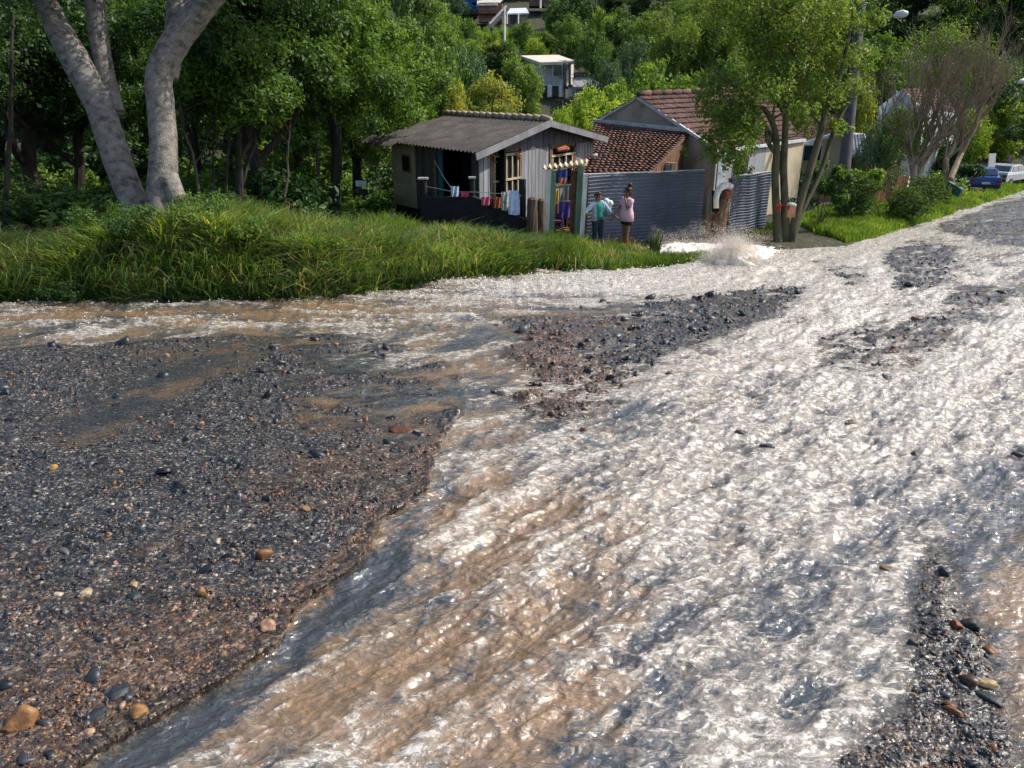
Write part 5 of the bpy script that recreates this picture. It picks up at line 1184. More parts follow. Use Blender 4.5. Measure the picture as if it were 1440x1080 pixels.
eB = B_ + ab * .5 + over; eB.z = ZE - .10; eD = B_ + ab * .5 + ac * Sl * 1.12; eD.z = ZE - .10
mb = MB(); corr_roof(mb, eA, eC, rb0, rf0); 
ext0 = A_ - ab * .75 + ac * Sl * .80; ext0.z = ZE - .17; ext1 = A_ - ab * .75 + ac * Sl * 1.22; ext1.z = ZE - .17; x1 = A_ - ab * .2 + ac * Sl * 1.22; x1.z = ZE - .03; x0 = A_ - ab * .2 + ac * Sl * .8; x0.z = ZE - .03
corr_roof(mb, ext0, ext1, x1 + Vector((0, 0, .07)), x0 + Vector((0, 0, .07)))
corr_roof(mb, eB, eD, rb0, rf0); roof = mb.build('roof', M_FIBRO, house, True)
mb = MB(); n_ = 16
for i in range(n_):
    a = rf0.lerp(rb0, i / n_ - .0); b = rf0.lerp(rb0, (i + 1.12) / n_); z1 = Vector((0, 0, .035 + .03)); 
    mb.tube([a + Vector((0, 0, .02 + random.uniform(0, .02))), b + z1], [.085, .105], 10)
mb.build('ridge_tiles', M_RIDGE, roof, True)
mb = MB(); up_ = Vector((0, 0, 1))
mb.beam(eA - Vector((0, 0, .10)), rf0 - Vector((0, 0, .07)), .04, .17, up_); mb.beam(rf0 - Vector((0, 0, .07)), eB - Vector((0, 0, .09)), .04, .17, up_); mb.build('fascia', M_FASCIA, house)
mb = MB(); q = rb0 + Vector((0, 0, -.12)); mb.beam(q - ab * 1.5 + Vector((0, 0, -.28)), q, .05, .22, up_); mb.build('rear_fascia', M_BEIGE, house)

# ---- porch: dark parapet, posts, washing line
def wall_strip(pts, th=.1):
    mb = MB()
    for (a, ta), (b, tb) in zip(pts[:-1], pts[1:]):
        a, b, ta, tb = Vector(a), Vector(b), ta, tb; n_ = Vector((b.y - a.y, a.x - b.x, 0)).normalized() * th
        mb.hexa([a, b, b - n_, a - n_, Vector((a.x, a.y, ta)), Vector((b.x, b.y, tb)), Vector((b.x, b.y, tb)) - n_, Vector((a.x, a.y, ta)) - n_])
    return mb
pp = []
for (x, yt, z) in ((590, 278, 19.9), (664, 276, 19.0), (700, 290, 18.6), (738, 309, 18.2)):
    t = P(x, yt, z); pp.append((Vector((t.x, t.y, gz(t.x, t.y) - .3)), t.z))
M_TAR = mat('tarred_board', (.022, .022, .024), (.010, .010, .011), 4, .8, .3)
tag(wall_strip(pp).build('porch_parapet', M_TAR, org=pp[0][0]), 'black tarred parapet sloping down under the washing line', 'low wall')
def post(name, label, cat, x, yt, z, w_, m=M_TAR, cap=None, group=None, lean=0, rough_=0):
    t = P(x, yt, z); g = Vector((t.x + lean, t.y, gz(t.x, t.y) - .2)); s = z / FP; root = empty(name, g, label, cat, group); mb = MB()
    mb.tube([g, (g + t) / 2, t], [w_ * s / 2 * 1.1, w_ * s / 2, w_ * s / 2 * .95], 10, wob=rough_); mb.build('post', m, root)
    if cap: mb = MB(); mb.box(t + Vector((0, 0, .02)), (w_ * s * 1.25, w_ * s * 1.25, .04)); mb.build('cap', cap, root)
    return root
post('porch_post', 'black porch post with a grey cap left of the doorway', 'post', 595, 252, 19.85, 11, cap=M_CONC, group='porch posts')
post('porch_post', 'black porch post with a grey cap at the house corner', 'post', 664, 251, 18.95, 8, cap=M_CONC, group='porch posts')
post('thick_post', 'thick rounded black post before the gable between the two windows', 'post', 735, 252, 18.2, 10, rough_=.08)
post('thin_pole', 'thin pale pole standing in the porch', 'pole', 611, 224, 21, 2, M_OLDWOOD)
lp = [P(599, 262, 19.8), P(640, 270, 19.3), P(666, 270, 18.95), P(700, 272, 18.6), P(733, 275, 18.25)]
mb = MB(); mb.tube(lp, .008, 5); tag(mb.build('washing_line', M_WHITEP, org=lp[0]), 'pale washing line strung between the black posts', 'line')
mb = MB(); a, b = P(611, 226, 20.9), P(640, 272, 19.3); mb.tube([a, (a + b) / 2 - Vector((0, 0, .05)), b], .007, 5); tag(mb.build('sloping_line', M_WHITEP, org=a), 'thin cord sloping from the pale pole to the washing line', 'line')
def cloth(name, label, x0, x1, y0, y1, z, c1, c2=None, cat='clothing', group='washing on the porch line', dz=0, sc=10, waist=0):
    mb = MB(); n, k = 12, 9; s = []
    for j in range(k + 1):
        for i in range(n + 1):
            u, v = i / n, j / k; xx = x0 + (x1 - x0) * u; xx = (x0 + x1) / 2 + (xx - (x0 + x1) / 2) * (1 - waist * v * (1 - .5 * v))
            p = P(xx, y0 + (y1 - y0) * v, z + dz * u); p.y += .035 * math.sin(u * 13 + v * 2) * (.3 + v); s.append(p + Vector((0, 0, .015 * math.sin(u * 9) * v)))
    f = [(j * (n + 1) + i, j * (n + 1) + i + 1, (j + 1) * (n + 1) + i + 1, (j + 1) * (n + 1) + i) for j in range(k) for i in range(n)]
    mb.add(s, f); mb.add([v + Vector((0, .012, 0)) for v in s], [q[::-1] for q in f])
    return tag(mb.build(name, mat(name, c1, c2 or tuple(c * .75 for c in c1), sc, .9, .3), None, True, org=s[0]), label, cat, group)
cloth('pink_cloth', 'pink garment lying over the parapet left of the house corner', 648, 660, 269, 277, 19.05, (.55, .08, .14))
cloth('blue_cloth', 'pale blue cloth hanging by the doorway', 634, 645, 262, 277, 19.3, (.40, .50, .62), (.25, .34, .46))
cloth('pink_cloth', 'bright pink garment hanging on the line left of the gable window', 677, 690, 277, 289, 18.7, (.50, .10, .16))
cloth('rust_cloth', 'rust orange cloth hanging on the line below the gable window', 694, 704, 277, 293, 18.55, (.33, .09, .04))
cloth('flowered_cloth', 'cream cloth with green pattern on the line', 705, 715, 270, 296, 18.45, (.55, .53, .45), (.20, .25, .18), sc=22)
cloth('blue_towel', 'light blue patterned towel hanging beside the thick black post', 715, 731, 268, 302, 18.3, (.42, .52, .72), (.62, .68, .80), sc=14)
cloth('dark_cloth', 'small black garment between the pink and rust cloths', 689, 695, 279, 289, 18.6, (.03, .03, .045))
# ---- split stump boards
for i, (x0, x1, yt, yb) in enumerate(((741, 757, 277, 345), (755, 767, 279, 343))):
    z = 17.9 + .1 * i; a = P((x0 + x1) / 2, yt, z); g = Vector((a.x, a.y, gz(a.x, a.y) - .15)); s = z / FP; mb = MB()
    mb.tube([g, g.lerp(a, .3), g.lerp(a, .7), a - Vector((0, 0, .05)), a], [(x1 - x0) * s * .56, (x1 - x0) * s * .5, (x1 - x0) * s * .48, (x1 - x0) * s * .42, (x1 - x0) * s * .2], 11, wob=.13)
    tag(mb.build('wooden_stump', mat('split_wood', (.15, .105, .075), (.05, .036, .028), 4, .9, .9, stretch=(5, 5, .5), bscale=12), None, org=g), ('wide' if i == 0 else 'narrow') + ' weathered brown stump post left of the green gate', 'stump')
# ---- gate portal
gz0 = on(795, 350, 18.3); gate = empty('gate_portal', gz0, 'green and white wooden gateway with a small fibre cement canopy', 'gateway')
def gp_(x, y, z): return P(x, y, z)
def sq(mb, x, yt, z, wpx, d_, xb=None, yb=None):
    t = P(x, yt, z); bx = P(xb or x, yb or 350, z); g = Vector((bx.x, t.y, gz(bx.x, t.y) - .15)); mb.beam(g, t, wpx * z / FP, d_, (0, 1, 0))
mb = MB(); sq(mb, 772, 238, 18.0, 6.5, .10, 769); mb.build('white_post', M_WHITEP, gate)
mb = MB(); sq(mb, 778, 240, 18.1, 8, .16, 776); mb.build('green_post', M_GREEN, gate)
mb = MB(); sq(mb, 817, 234, 18.35, 9, .18, 813); mb.build('green_post', M_GREEN, gate)
mb = MB(); sq(mb, 823.5, 244, 18.25, 6.5, .10, 820); mb.build('white_post', M_WHITEP, gate)
mb = MB(); sq(mb, 808, 240, 18.5, 7, .2, 806); mb.build('brick_pier', M_BRICK, gate)
mb = MB(); e0, e1 = P(763, 238, 17.9), P(826, 229, 18.15); r0_, r1_ = P(764, 234, 18.6), P(827, 225, 18.85); corr_roof(mb, e0, e1, r1_, r0_, .13, .035, .02); mb.beam(P(770, 237, 18.2), P(825, 231, 18.4), .06, .08); mb.build('canopy', M_CREAMWOOD, gate, True)
# washing seen through the gate
cloth('blue_shirt', 'dark blue shirt hanging high in the gateway', 784, 798, 238, 258, 20.5, (.04, .06, .20), group='washing behind the gateway')
cloth('orange_garment', 'orange red printed garment below the blue shirt in the gateway', 786, 797, 250, 258, 20.3, (.52, .17, .09), (.3, .1, .08), group='washing behind the gateway', sc=25)
cloth('yellow_cloth', 'mustard yellow cloth hanging by the left gate post', 780, 786, 267, 284, 19.8, (.60, .34, .03), group='washing behind the gateway')
cloth('purple_cloth', 'deep violet cloth draped in the lower gateway', 786, 803, 283, 307, 19.5, (.06, .045, .19), (.09, .065, .26), group='washing behind the gateway')
cloth('violet_cloth', 'small violet cloth hanging under the violet one', 781, 791, 300, 322, 19.6, (.05, .03, .17), group='washing behind the gateway')
cloth('brown_cloth', 'reddish brown blanket hanging low in the gateway', 778, 785, 286, 330, 19.9, (.20, .075, .035), group='washing behind the gateway')
mb = MB()
for x in (787, 793, 799): a = P(x, 262, 20.6); mb.tube([Vector((a.x, a.y, gz(a.x, a.y) - .1)), a], .025, 6)
mb.tube([P(780, 262, 20.6), P(803, 260, 20.6)], .025, 6); mb.tube([P(780, 284, 20.4), P(804, 283, 20.4)], .02, 6)
tag(mb.build('drying_rack', M_CREAMWOOD, org=on(790, 0, 20.6)), 'cream wooden drying frame behind the gateway', 'rack')
mb = MB(); g = on(795, 0, 19.6)
for k in range(40): mb.box(g + Vector((random.uniform(-.35, .45), random.uniform(-.3, .3), random.uniform(0, .75) ** 1.2)), (.19, .09, .06), random.random() * .6)
tag(mb.build('brick_pile', M_BRICK, org=g), 'heap of loose orange bricks in the gateway', 'bricks', kind='stuff')
# ---- corrugated sheet fences
def sheet_fence(name, label, xa, ya, yab, za, xb, yb_, ybb, zb):
    a = P(xa, ya, za); b = P(xb, yb_, zb); ga = Vector((a.x, a.y, P(xa, yab, za).z - .15)); gb = Vector((b.x, b.y, P(xb, ybb, zb).z - .15)); n_ = (b - a).cross(Vector((0, 0, 1))).normalized()
    root = empty(name, ga, label, 'fence'); mb = MB(); H = 21; V = []; k = 12; rows_ = H * 6
    for j in range(rows_ + 1):
        w_ = max(0, math.sin(j / 6 * 2 * math.pi)) ** .6 if math.sin(j / 6 * 2 * math.pi) > 0 else 0
        for i in range(k + 1):
            t = i / k; p = ga.lerp(gb, t).lerp(a.lerp(b, t), j / rows_); V.append(p + n_ * (.026 * w_ + .035 * math.sin(t * 7 + j * .012) + .014 * math.sin(t * 23 + j * .02)) + Vector((0, 0, .02 * math.sin(t * 9))))
    f = [(j * (k + 1) + i, j * (k + 1) + i + 1, (j + 1) * (k + 1) + i + 1, (j + 1) * (k + 1) + i) for j in range(rows_) for i in range(k)]
    mb.add(V, f, .5); mb.add([v - n_ * .012 for v in V], [q[::-1] for q in f], .5); mb.build('metal_sheet', M_SHEET, root)
    mb = MB()
    for t in (.03, .5, .97): p = a.lerp(b, t) - n_ * .10; g = ga.lerp(gb, t) - n_ * .10; mb.beam(g - Vector((0, 0, .1)), p - Vector((0, 0, .04)), .08, .08, n_)
    mb.build('post', M_OLDWOOD, root)
    mb = MB(); mb.beam(a - n_ * .01 + Vector((0, 0, .02)), b - n_ * .01 + Vector((0, 0, .02)), .05, .025); mb.build('top_strip', M_WHITEP, root)
    return root
sheet_fence('sheet_metal_fence', 'long grey blue corrugated metal fence behind the two people', 826, 246, 350, 19.4, 991, 240, 335, 21.6)
sheet_fence('sheet_metal_fence', 'short leaning grey blue metal fence panel between the stump and the roadside tree', 1030, 249, 332, 22.0, 1084, 242, 322, 23.0)
# leaning trunk post with pipe and cloth
g = on(1010, 342); z = 20.4; s = z / FP
mb = MB(); mb.tube([P(1009, 342, z) - Vector((0, 0, .1)), P(1011, 315, z), P(1018, 285, z), P(1025, 264, z)], [12 * s, 10.5 * s, 9 * s, 8 * s], 12, wob=.1)
root = empty('leaning_post', g, 'thick weathered leaning trunk post with a white pipe bent over its top', 'post'); mb.build('post', mat('split_trunk', (.20, .12, .07), (.06, .04, .03), 4, .9, .9, stretch=(5, 5, .5), bscale=12), root)
mb = MB(); mb.tube([P(1030, 264, z - .2), P(1024, 261, z - .2), P(1016, 262, z - .25), P(1010, 268, z - .25), P(1007, 278, z - .25), P(1007, 293, z - .2)], [4 * s, 5 * s, 5 * s, 4.5 * s, 4 * s, 4 * s], 10); mb.build('pipe', M_WHITEP, root, True)
mb = MB(); mb.box(P(1025, 274, z - .25), (8 * s, .06, 9 * s), .2); mb.build('plate', mat('red_brown_plate', (.24, .07, .05), None, 5), root)
cloth('black_cloth', 'black plastic hanging from the white pipe on the leaning post', 1001, 1014, 268, 300, z - .1, (.012, .012, .014), group='', waist=.2)
mb = MB(); a = P(1000, 300, 20.6); mb.beam(Vector((a.x, a.y, gz(a.x, a.y) - .2)), a, 11 * s, .08, (0, 1, 0)); tag(mb.build('brown_board', mat('clay_board', (.34, .19, .11), (.22, .12, .07), 4, .9), org=Vector((a.x, a.y, gz(a.x, a.y)))), 'short tan board standing left of the leaning post', 'board')
# box on the roadside tree
t = P(1112, 297, 20.3); root = empty('letter_box', t - Vector((0, 0, .15)), 'tan box with a pale teal lid fixed to the roadside tree', 'box'); mb = MB(); mb.box(t, (.20, .16, .30)); mb.build('box_body', mat('tan_box', (.48, .24, .13), (.36, .17, .09), 5, .6), root); mb = MB(); mb.tube([t + Vector((0, 0, .15)), t + Vector((0, 0, .19)), t + Vector((0, 0, .22))], [.13, .12, .06], 10); mb.build('lid', mat('teal_lid', (.33, .46, .42), None, 5, .5), root)
t = P(1094, 291, 20.3); mb = MB(); mb.tube([t, t + Vector((.04, 0, .05)), t + Vector((0, 0, -.12))], [.05, .08, .02], 8); tag(mb.build('red_ribbon', mat('red_ribbon', (.45, .03, .03), None, 5), org=t), 'small red bundle tied to the left stem of the roadside tree', 'ribbon')
t = P(1106, 291, 20.2); mb = MB(); mb.tube([t, t + Vector((.05, 0, .02)), t + Vector((.07, 0, -.08))], [.04, .06, .02], 8); tag(mb.build('red_ribbon', mat('red_ribbon', (.45, .03, .03), None, 5), org=t), 'small red bundle tied beside the tan box', 'ribbon')
# ---- tiled roofs
def tiled(mb, e0, e1, r1, r0, cw=.24, rl=.36, th=.05):
    """rows of clay tiles; each row is a rippled strip tipped over the one below"""
    e0, e1, r1, r0 = map(Vector, (e0, e1, r1, r0)); up = (e1 - e0).cross(r0 - e0).normalized(); up = up if up.z > 0 else -up
    nr = max(2, int(((r0 - e0).length + (r1 - e1).length) / 2 / rl)); 
    for j in range(nr):
        s0, s1 = j / nr, (j + 1.12) / nr; s1 = min(s1, 1.02)
        p0, p1 = e0.lerp(r0, s0), e1.lerp(r1, s0); q0, q1 = e0.lerp(r0, s1), e1.lerp(r1, s1); nc = max(2, int((p1 - p0).length / cw))
        for i in range(nc):
            V = []; rnd = random.random(); dz = random.uniform(-.006, .01)
            for k in range(5):
                t = (i + k / 4) / nc; w_ = up * (.035 * math.sin(k / 4 * math.pi) + dz)
                V += [p0.lerp(p1, t) + w_ + up * th, q0.lerp(q1, t) + w_ * .8, p0.lerp(p1, t) + w_ + up * (th - .022)]
            f = [(k * 3, k * 3 + 3, k * 3 + 4, k * 3 + 1) for k in range(4)] + [(k * 3 + 2, k * 3 + 5, k * 3 + 3, k * 3) for k in range(4)]
            mb.add(V, f, rnd)
def pw(x, y, z): return P(x, y, z)
hz2 = on(900, 0, 26); plh = empty('plaster_house', hz2, 'stained plaster house with two clay tiled roofs behind the metal fence', 'house')
# lower red tiled lean-to roof
e0, e1 = pw(800, 243, 24.2), pw(912, 246, 22.8); r0_, r1_ = pw(838, 172, 28.5), pw(968, 187, 26.0)
mb = MB(); tiled(mb, e0, e1, r1_, r0_, .18, .22); rl_ = mb.build('lower_roof', M_TILE, plh)
mb = MB(); mb.beam(e1 - Vector((0, 0, .05)), r1_ - Vector((0, 0, .05)), .05, .10); mb.beam(e0 - Vector((0, 0, .06)), e1 - Vector((0, 0, .06)), .05, .10); mb.build('edge_board', M_OLDWOOD, rl_)
mb = MB()
for (x, y, w_) in ((836, 220, 9), (858, 228, 12)): p = pw(x, y, 24.6); mb.tube([p - Vector((w_ * .011, 0, .0)), p + Vector((w_ * .011, 0, .03))], [.07, .06], 8)
mb.build('broken_tile', M_WHITEP, rl_, True)
# brown boarded side under the lean-to
def wall_px(pts, th, m, name, parent, z0=None):
    mb = MB(); T_ = [pw(*q) for q in pts]; zl = min(gz(q.x, q.y) for q in T_) - .3
    for a, b in zip(T_[:-1], T_[1:]):
        n_ = Vector((b.y - a.y, a.x - b.x, 0)).normalized(); boards(mb, Vector((a.x, a.y, 0)), Vector((b.x, b.y, 0)), zl, lambda t, a=a, b=b: a.z + (b.z - a.z) * t, .24 if m in (M_BROWNWOOD,) else 50, th, n_, .012 if m == M_BROWNWOOD else 0)
    return mb.build(name, m, parent)
wall_px([(880, 244, 23.1), (914, 243, 22.95), (960, 202, 25.7)], .05, M_BROWNWOOD, 'boarded_wall', plh)
wall_px([(826, 238, 24.4), (880, 243, 23.2)], .05, M_BROWNWOOD, 'boarded_wall', plh)
mb = MB(); p = pw(938, 234, 24.2); mb.box(p, (.6, .3, .25), R(-50)); w__ = mb.build('window', M_OLDWOOD, plh); mb = MB(); mb.box(p - Vector((.03, .03, 0)), (.5, .32, .18), R(-50)); mb.build('pane', M_CURTAIN, w__)
# plaster gable
gl, gt, gr_ = pw(834, 175, 28.6), pw(896, 138, 27.4), pw(972, 186, 25.9)
mb = MB(); n_ = Vector((gr_.y - gl.y, gl.x - gr_.x, 0)).normalized() * .15
zb = gz(gl.x, gl.y) - .3
front = [Vector((gl.x, gl.y, zb)), Vector((gr_.x, gr_.y, zb)), gr_, gt, gl]; back = [v - n_ for v in front]
mb.add(front + back, [(0, 1, 2, 3, 4), (9, 8, 7, 6, 5), (0, 5, 6, 1), (1, 6, 7, 2), (2, 7, 8, 3), (3, 8, 9, 4), (4, 9, 5, 0)]); mb.build('gable_wall', M_PLASTER, plh)
mb = MB(); mb.beam(pw(836, 170, 28.4), pw(968, 183, 25.8), .10, .13); mb.beam(gt + Vector((0, -.08, .02)), pw(1002, 207, 25.0), .07, .10); mb.beam(gt + Vector((0, -.08, .02)), gl + Vector((0, -.08, .05)), .05, .07); mb.build('gutter', M_WHITEMETAL, plh)
# upper dark tiled roof running away right
e0, e1 = pw(1006, 212, 24.9), pw(1130, 196, 30.5); r0_, r1_ = gt + Vector((0, -.15, .06)), pw(1072, 128, 33.0)
mb = MB(); tiled(mb, e0, e1, r1_, r0_, .24, .34); ru = mb.build('upper_roof', M_TILED, plh)
mb = MB()
for i in range(14): a = r0_.lerp(r1_, i / 14); b = r0_.lerp(r1_, (i + 1.1) / 14); mb.tube([a + Vector((0, 0, .06)), b + Vector((0, 0, .10))], [.09, .11], 8)
mb.build('ridge_tiles', M_TILED, ru, True)
mb = MB(); e0b = gl + Vector((-.1, 0, .06)); tiled(mb, e0b, e0b + (r1_ - r0_), r1_ + Vector((0, 0, -.01)), r0_ + Vector((0, 0, -.01)), .3, .4); mb.build('rear_roof', M_TILED, plh)
# cream side wall
wall_px([(972, 190, 25.9), (1004, 214, 25.05)], .1, M_PLASTER, 'front_wall', plh); wall_px([(1004, 214, 25.05), (1018, 212, 25.6)], .1, M_PLASTER, 'corner_wall', plh); wall_px([(1018, 216, 25.7), (1075, 208, 28)], .08, M_GREYBOARD, 'board_wall', plh); 
wall_px([(1075, 206, 28), (1128, 199, 30.5)], .1, M_CREAM, 'side_wall', plh)
mb = MB(); mb.beam(pw(1004, 214, 24.8), pw(1132, 197, 30.4), .10, .10); mb.build('gutter', M_WHITEMETAL, plh)
mb = MB(); p = pw(1013, 240, 25.0); mb.box(p, (.35, .06, 1.2), R(40)); mb.build('door', mat('pale_blue_door', (.42, .50, .58), None, 5), plh)
for (x, y, z) in ((1046, 232, 26.6), (1100, 225, 29)): mb = MB(); p = pw(x, y, z); mb.box(p, (.7, .10, .7), R(60)); q = mb.build('window', M_OLDWOOD, plh); mb = MB(); mb.box(p + Vector((.02, -.04, 0)), (.56, .10, .56), R(60)); mb.build('pane', M_DARK, q)
# next house behind the pole
h3 = empty('cream_house', on(1170, 0, 36), 'pale house with a small red tiled roof behind the grey pole', 'house')
wall_px([(1110, 208, 36.5), (1195, 186, 36)], .1, M_CREAM, 'wall', h3); wall_px([(1195, 186, 36), (1216, 188, 40)], .1, M_WALLW, 'wall', h3)
mb = MB(); tiled(mb, pw(1118, 205, 36), pw(1200, 180, 35.6), pw(1192, 158, 40), pw(1126, 170, 40.5), .3, .35); mb.build('roof', M_TILE, h3); mb = MB(); mb.beam(pw(1118, 206, 35.9), pw(1200, 181, 35.5), .1, .14); mb.build('gutter', M_WHITEMETAL, h3)
mb = MB(); mb.box(pw(1142, 215, 35.9), (.9, .2, .8)); q = mb.build('window', M_WHITEP, h3); mb = MB(); mb.box(pw(1142, 215, 35.8), (.75, .2, .65)); mb.build('pane', M_GLASS, q)
# grey sheet lean-to beyond
h4 = empty('grey_shed', on(1205, 0, 33), 'grey blue metal roofed shed right of the grey pole', 'shed'); mb = MB(); corr_roof(mb, pw(1190, 222, 33), pw(1222, 216, 33.5), pw(1216, 188, 36), pw(1190, 190, 36), .2); mb.build('roof', M_SHEET, h4); wall_px([(1190, 222, 33.1), (1222, 216, 33.6)], .08, M_OLDWOOD, 'wall', h4)
h5 = empty('white_gable_house', on(1270, 0, 40), 'whitish gabled house with an orange tiled roof behind the bare tree', 'house')
gl, gt, gr_ = pw(1236, 150, 41), pw(1268, 126, 41), pw(1290, 148, 39); zb = gz(gl.x, gl.y) - .3
mb = MB(); n_ = Vector((gr_.y - gl.y, gl.x - gr_.x, 0)).normalized() * .2; front = [Vector((gl.x, gl.y, zb)), Vector((gr_.x, gr_.y, zb)), gr_, gt, gl]; back = [v - n_ for v in front]
mb.add(front + back, [(0, 1, 2, 3, 4), (9, 8, 7, 6, 5), (0, 5, 6, 1), (1, 6, 7, 2), (2, 7, 8, 3), (3, 8, 9, 4), (4, 9, 5, 0)]); mb.build('gable_wall', M_WALLW, h5)
mb = MB(); tiled(mb, pw(1290, 150, 38.9), pw(1345, 160, 44), pw(1322, 124, 46), gt, .35, .4); mb.build('roof', M_TILE, h5); wall_px([(1290, 150, 39), (1345, 160, 44)], .1, M_WALLW, 'side_wall', h5)
# bits between the shrubs: fence boards and a teal panel
g = on(1262, 0, 33); mb = MB(); boards(mb, Vector((P(1212, 0, 33).x, P(1212, 225, 33).y, 0)), Vector((P(1282, 0, 35).x, P(1282, 225, 35).y, 0)), g.z - .2, P(1250, 226, 34).z, .22, .04, Vector((0, -1, 0)), .03); tag(mb.build('plank_fence', mat('rusty_plank', (.26, .11, .055), (.13, .065, .04), 3, .85, .4, stretch=(4, 4, .5), rnd=.4), org=g), 'rusty brown plank fence under the bare tree', 'fence')
t = P(1256, 217, 33.5); mb = MB(); mb.box(t, (.55, .06, .4)); tag(mb.build('teal_sheet', mat('teal_paint', (.16, .36, .37), None, 5), org=t), 'small teal panel over the rusty plank fence', 'panel')
t = P(1275, 232, 34.6); mb = MB(); mb.box(t, (.6, .06, .9)); tag(mb.build('white_sheet', M_WALLW, org=t), 'white board between the bare tree stems', 'panel')
# ---- grey utility pole with street lamp
g = on(1183, 0, 28.6); root = empty('utility_pole', g, 'grey leaning street pole carrying a lamp above the yellow green tree', 'pole'); z = 28.6
mb = MB(); mb.tube([g - Vector((0, 0, .3)), P(1186, 250, z), P(1197, 146, z), P(1210, 20, z), P(1216, -60, z)], [.23, .22, .19, .16, .14], 12); mb.build('post', mat('grey_pole', (.10, .095, .10), (.06, .056, .06), 3, .85), root, True)
mb = MB(); mb.tube([P(1208, 40, z), P(1235, 26, z - .3), P(1256, 22, z - .6)], .035, 6); arm = mb.build('lamp_arm', M_CONC, root)
mb = MB(); mb.tube([P(1256, 23, z - .6), P(1262, 21, z - .62), P(1270, 19.5, z - .7), P(1277, 19, z - .75)], [.05, .13, .14, .07], 10); mb.build('lamp_head', M_WHITEMETAL, arm, True)
t = P(1436, 113, 45); root = empty('street_lamp', on(1452, 0, 45), 'second street lamp whose white head shows at the right edge', 'street lamp'); mb = MB(); mb.tube([on(1452, 0, 45), P(1458, 105, 45)], [.14, .1], 8); mb.tube([P(1458, 108, 45), P(1444, 112, 45)], .04, 6); mb.build('post', M_CONC, root); mb = MB(); mb.tube([P(1446, 112, 45), P(1438, 114, 44.8), P(1431, 116, 44.7)], [.06, .16, .06], 8); mb.build('lamp_head', M_WHITEMETAL, root, True)
# blue trough / crate in the verge
t = on(1325, 0, 34); root = empty('blue_trough', t, 'battered teal blue trough lying in the verge under the bare tree', 'trough'); mb = MB(); M_BT = mat('teal_blue_plastic', (.045, .16, .20), (.03, .10, .13), 5, .5)
a, b = P(1320, 254, 34), P(1351, 272, 33.2); mb.beam(a, b, .10, .34, (0, 0, 1)); mb.beam(a + Vector((.1, .5, .02)), b + Vector((.1, .5, .02)), .05, .3, (0, 0, 1)); mb.build('side', M_BT, root); mb = MB(); mb.beam(P(1322, 254, 34), P(1322, 276, 34), .35, .08, (0, 1, 0)); mb.build('end', M_BT, root); mb = MB(); mb.beam(a + Vector((0, -.02, .19)), b + Vector((0, -.02, .19)), .12, .03); mb.build('rim', mat('blue_rim', (.10, .28, .38), None, 5), root)
# ---- far houses on the hill
def bxp(mb, x0, x1, y0, y1, z, depth, rz=0):
    a, b = P(x0, y1, z), P(x1, y0, z); c = (a + b) / 2; mb.box(c + Vector((0, depth / 2, 0)), (abs(b.x - a.x), depth, abs(b.z - a.z)), rz); return mb
z = 97; fh = empty('two_storey_house', on(790, 0, z), 'white two storey house with a flat pale roof on the slope', 'house')
mb = MB(); c = P(762, 132, z); q = [P(745, 122, z + 6), P(795, 122, z), P(806, 121, z + 3), P(756, 121, z + 9)]
lo = [Vector((p.x, p.y, P(795, 121, z).z)) for p in q]; hi = [Vector((p.x, p.y, P(795, 85, z).z)) for p in q]; mb.hexa(lo + hi); mb.build('upper_wall', M_WALLW, fh)
mb = MB(); q2 = [Vector((p.x, p.y + .8, 0)) for p in q]; mb.hexa([Vector((p.x, p.y, lo[0].z - 3.2)) for p in q2] + [Vector((p.x, p.y, lo[0].z)) for p in q2]); mb.build('lower_wall', M_DARKBOARD, fh)
mb = MB(); r_ = [P(731, 78, z + 10), P(760, 87.5, z - 1.5), P(811, 86, z - 1), P(785, 77, z + 10)]; mb.hexa([v - Vector((0, 0, .35)) for v in r_] + r_); mb.build('roof', mat('pale_roof', (.62, .56, .48), (.50, .45, .38), 1, .8), fh)
for x in (773, 789, 803): mb = MB(); mb.tube([P(x, 137, z - .4), P(x, 120, z - .4)], .3, 6); mb.build('pillar', M_WALLW, fh)
for x in (794, 801): mb = MB(); mb.tube([P(x, 122, z - 1), P(x, 89, z - 1)], .16, 6); mb.build('drain_pipe', M_DARKBOARD, fh)
mb = MB(); mb.box(P(784, 99, z - .6), (1.3, .3, 1.5)); wq = mb.build('window', M_WALLW, fh); mb = MB(); mb.box(P(784, 99, z - .75), (1.0, .3, 1.2)); mb.build('pane', M_GLASS, wq)
h6 = empty('grey_roof_house', on(825, 0, 90), 'low grey roofed house right of the white two storey house', 'house'); z = 90
mb = MB(); r_ = [P(805, 109, z + 6), P(806, 122, z), P(858, 124, z), P(826, 108, z + 6)]; mb.hexa([v - Vector((0, 0, .25)) for v in r_] + r_); mb.build('roof', mat('grey_roof', (.25, .25, .26), (.18, .18, .19), 1, .8), h6); mb = MB(); bxp(mb, 810, 850, 121, 134, z + .5, 5); mb.build('wall', M_CONC, h6)
z = 165; hb_ = empty('blue_house', on(662, 0, z), 'bright blue house at the top of the hillside', 'house'); mb = MB(); bxp(mb, 646, 674, -2, 14, z, 6); mb.build('wall', mat('bright_blue', (.03, .16, .55), (.025, .13, .45), 1, .7), hb_)
for x in (655, 667): mb = MB(); bxp(mb, x - 2.5, x + 2.5, 3, 8, z - .2, .3); wq = mb.build('window', M_DARK, hb_); mb = MB(); bxp(mb, x - 3, x + 3, 8, 8.6, z - .4, .4); mb.build('sill', M_CONC, wq)
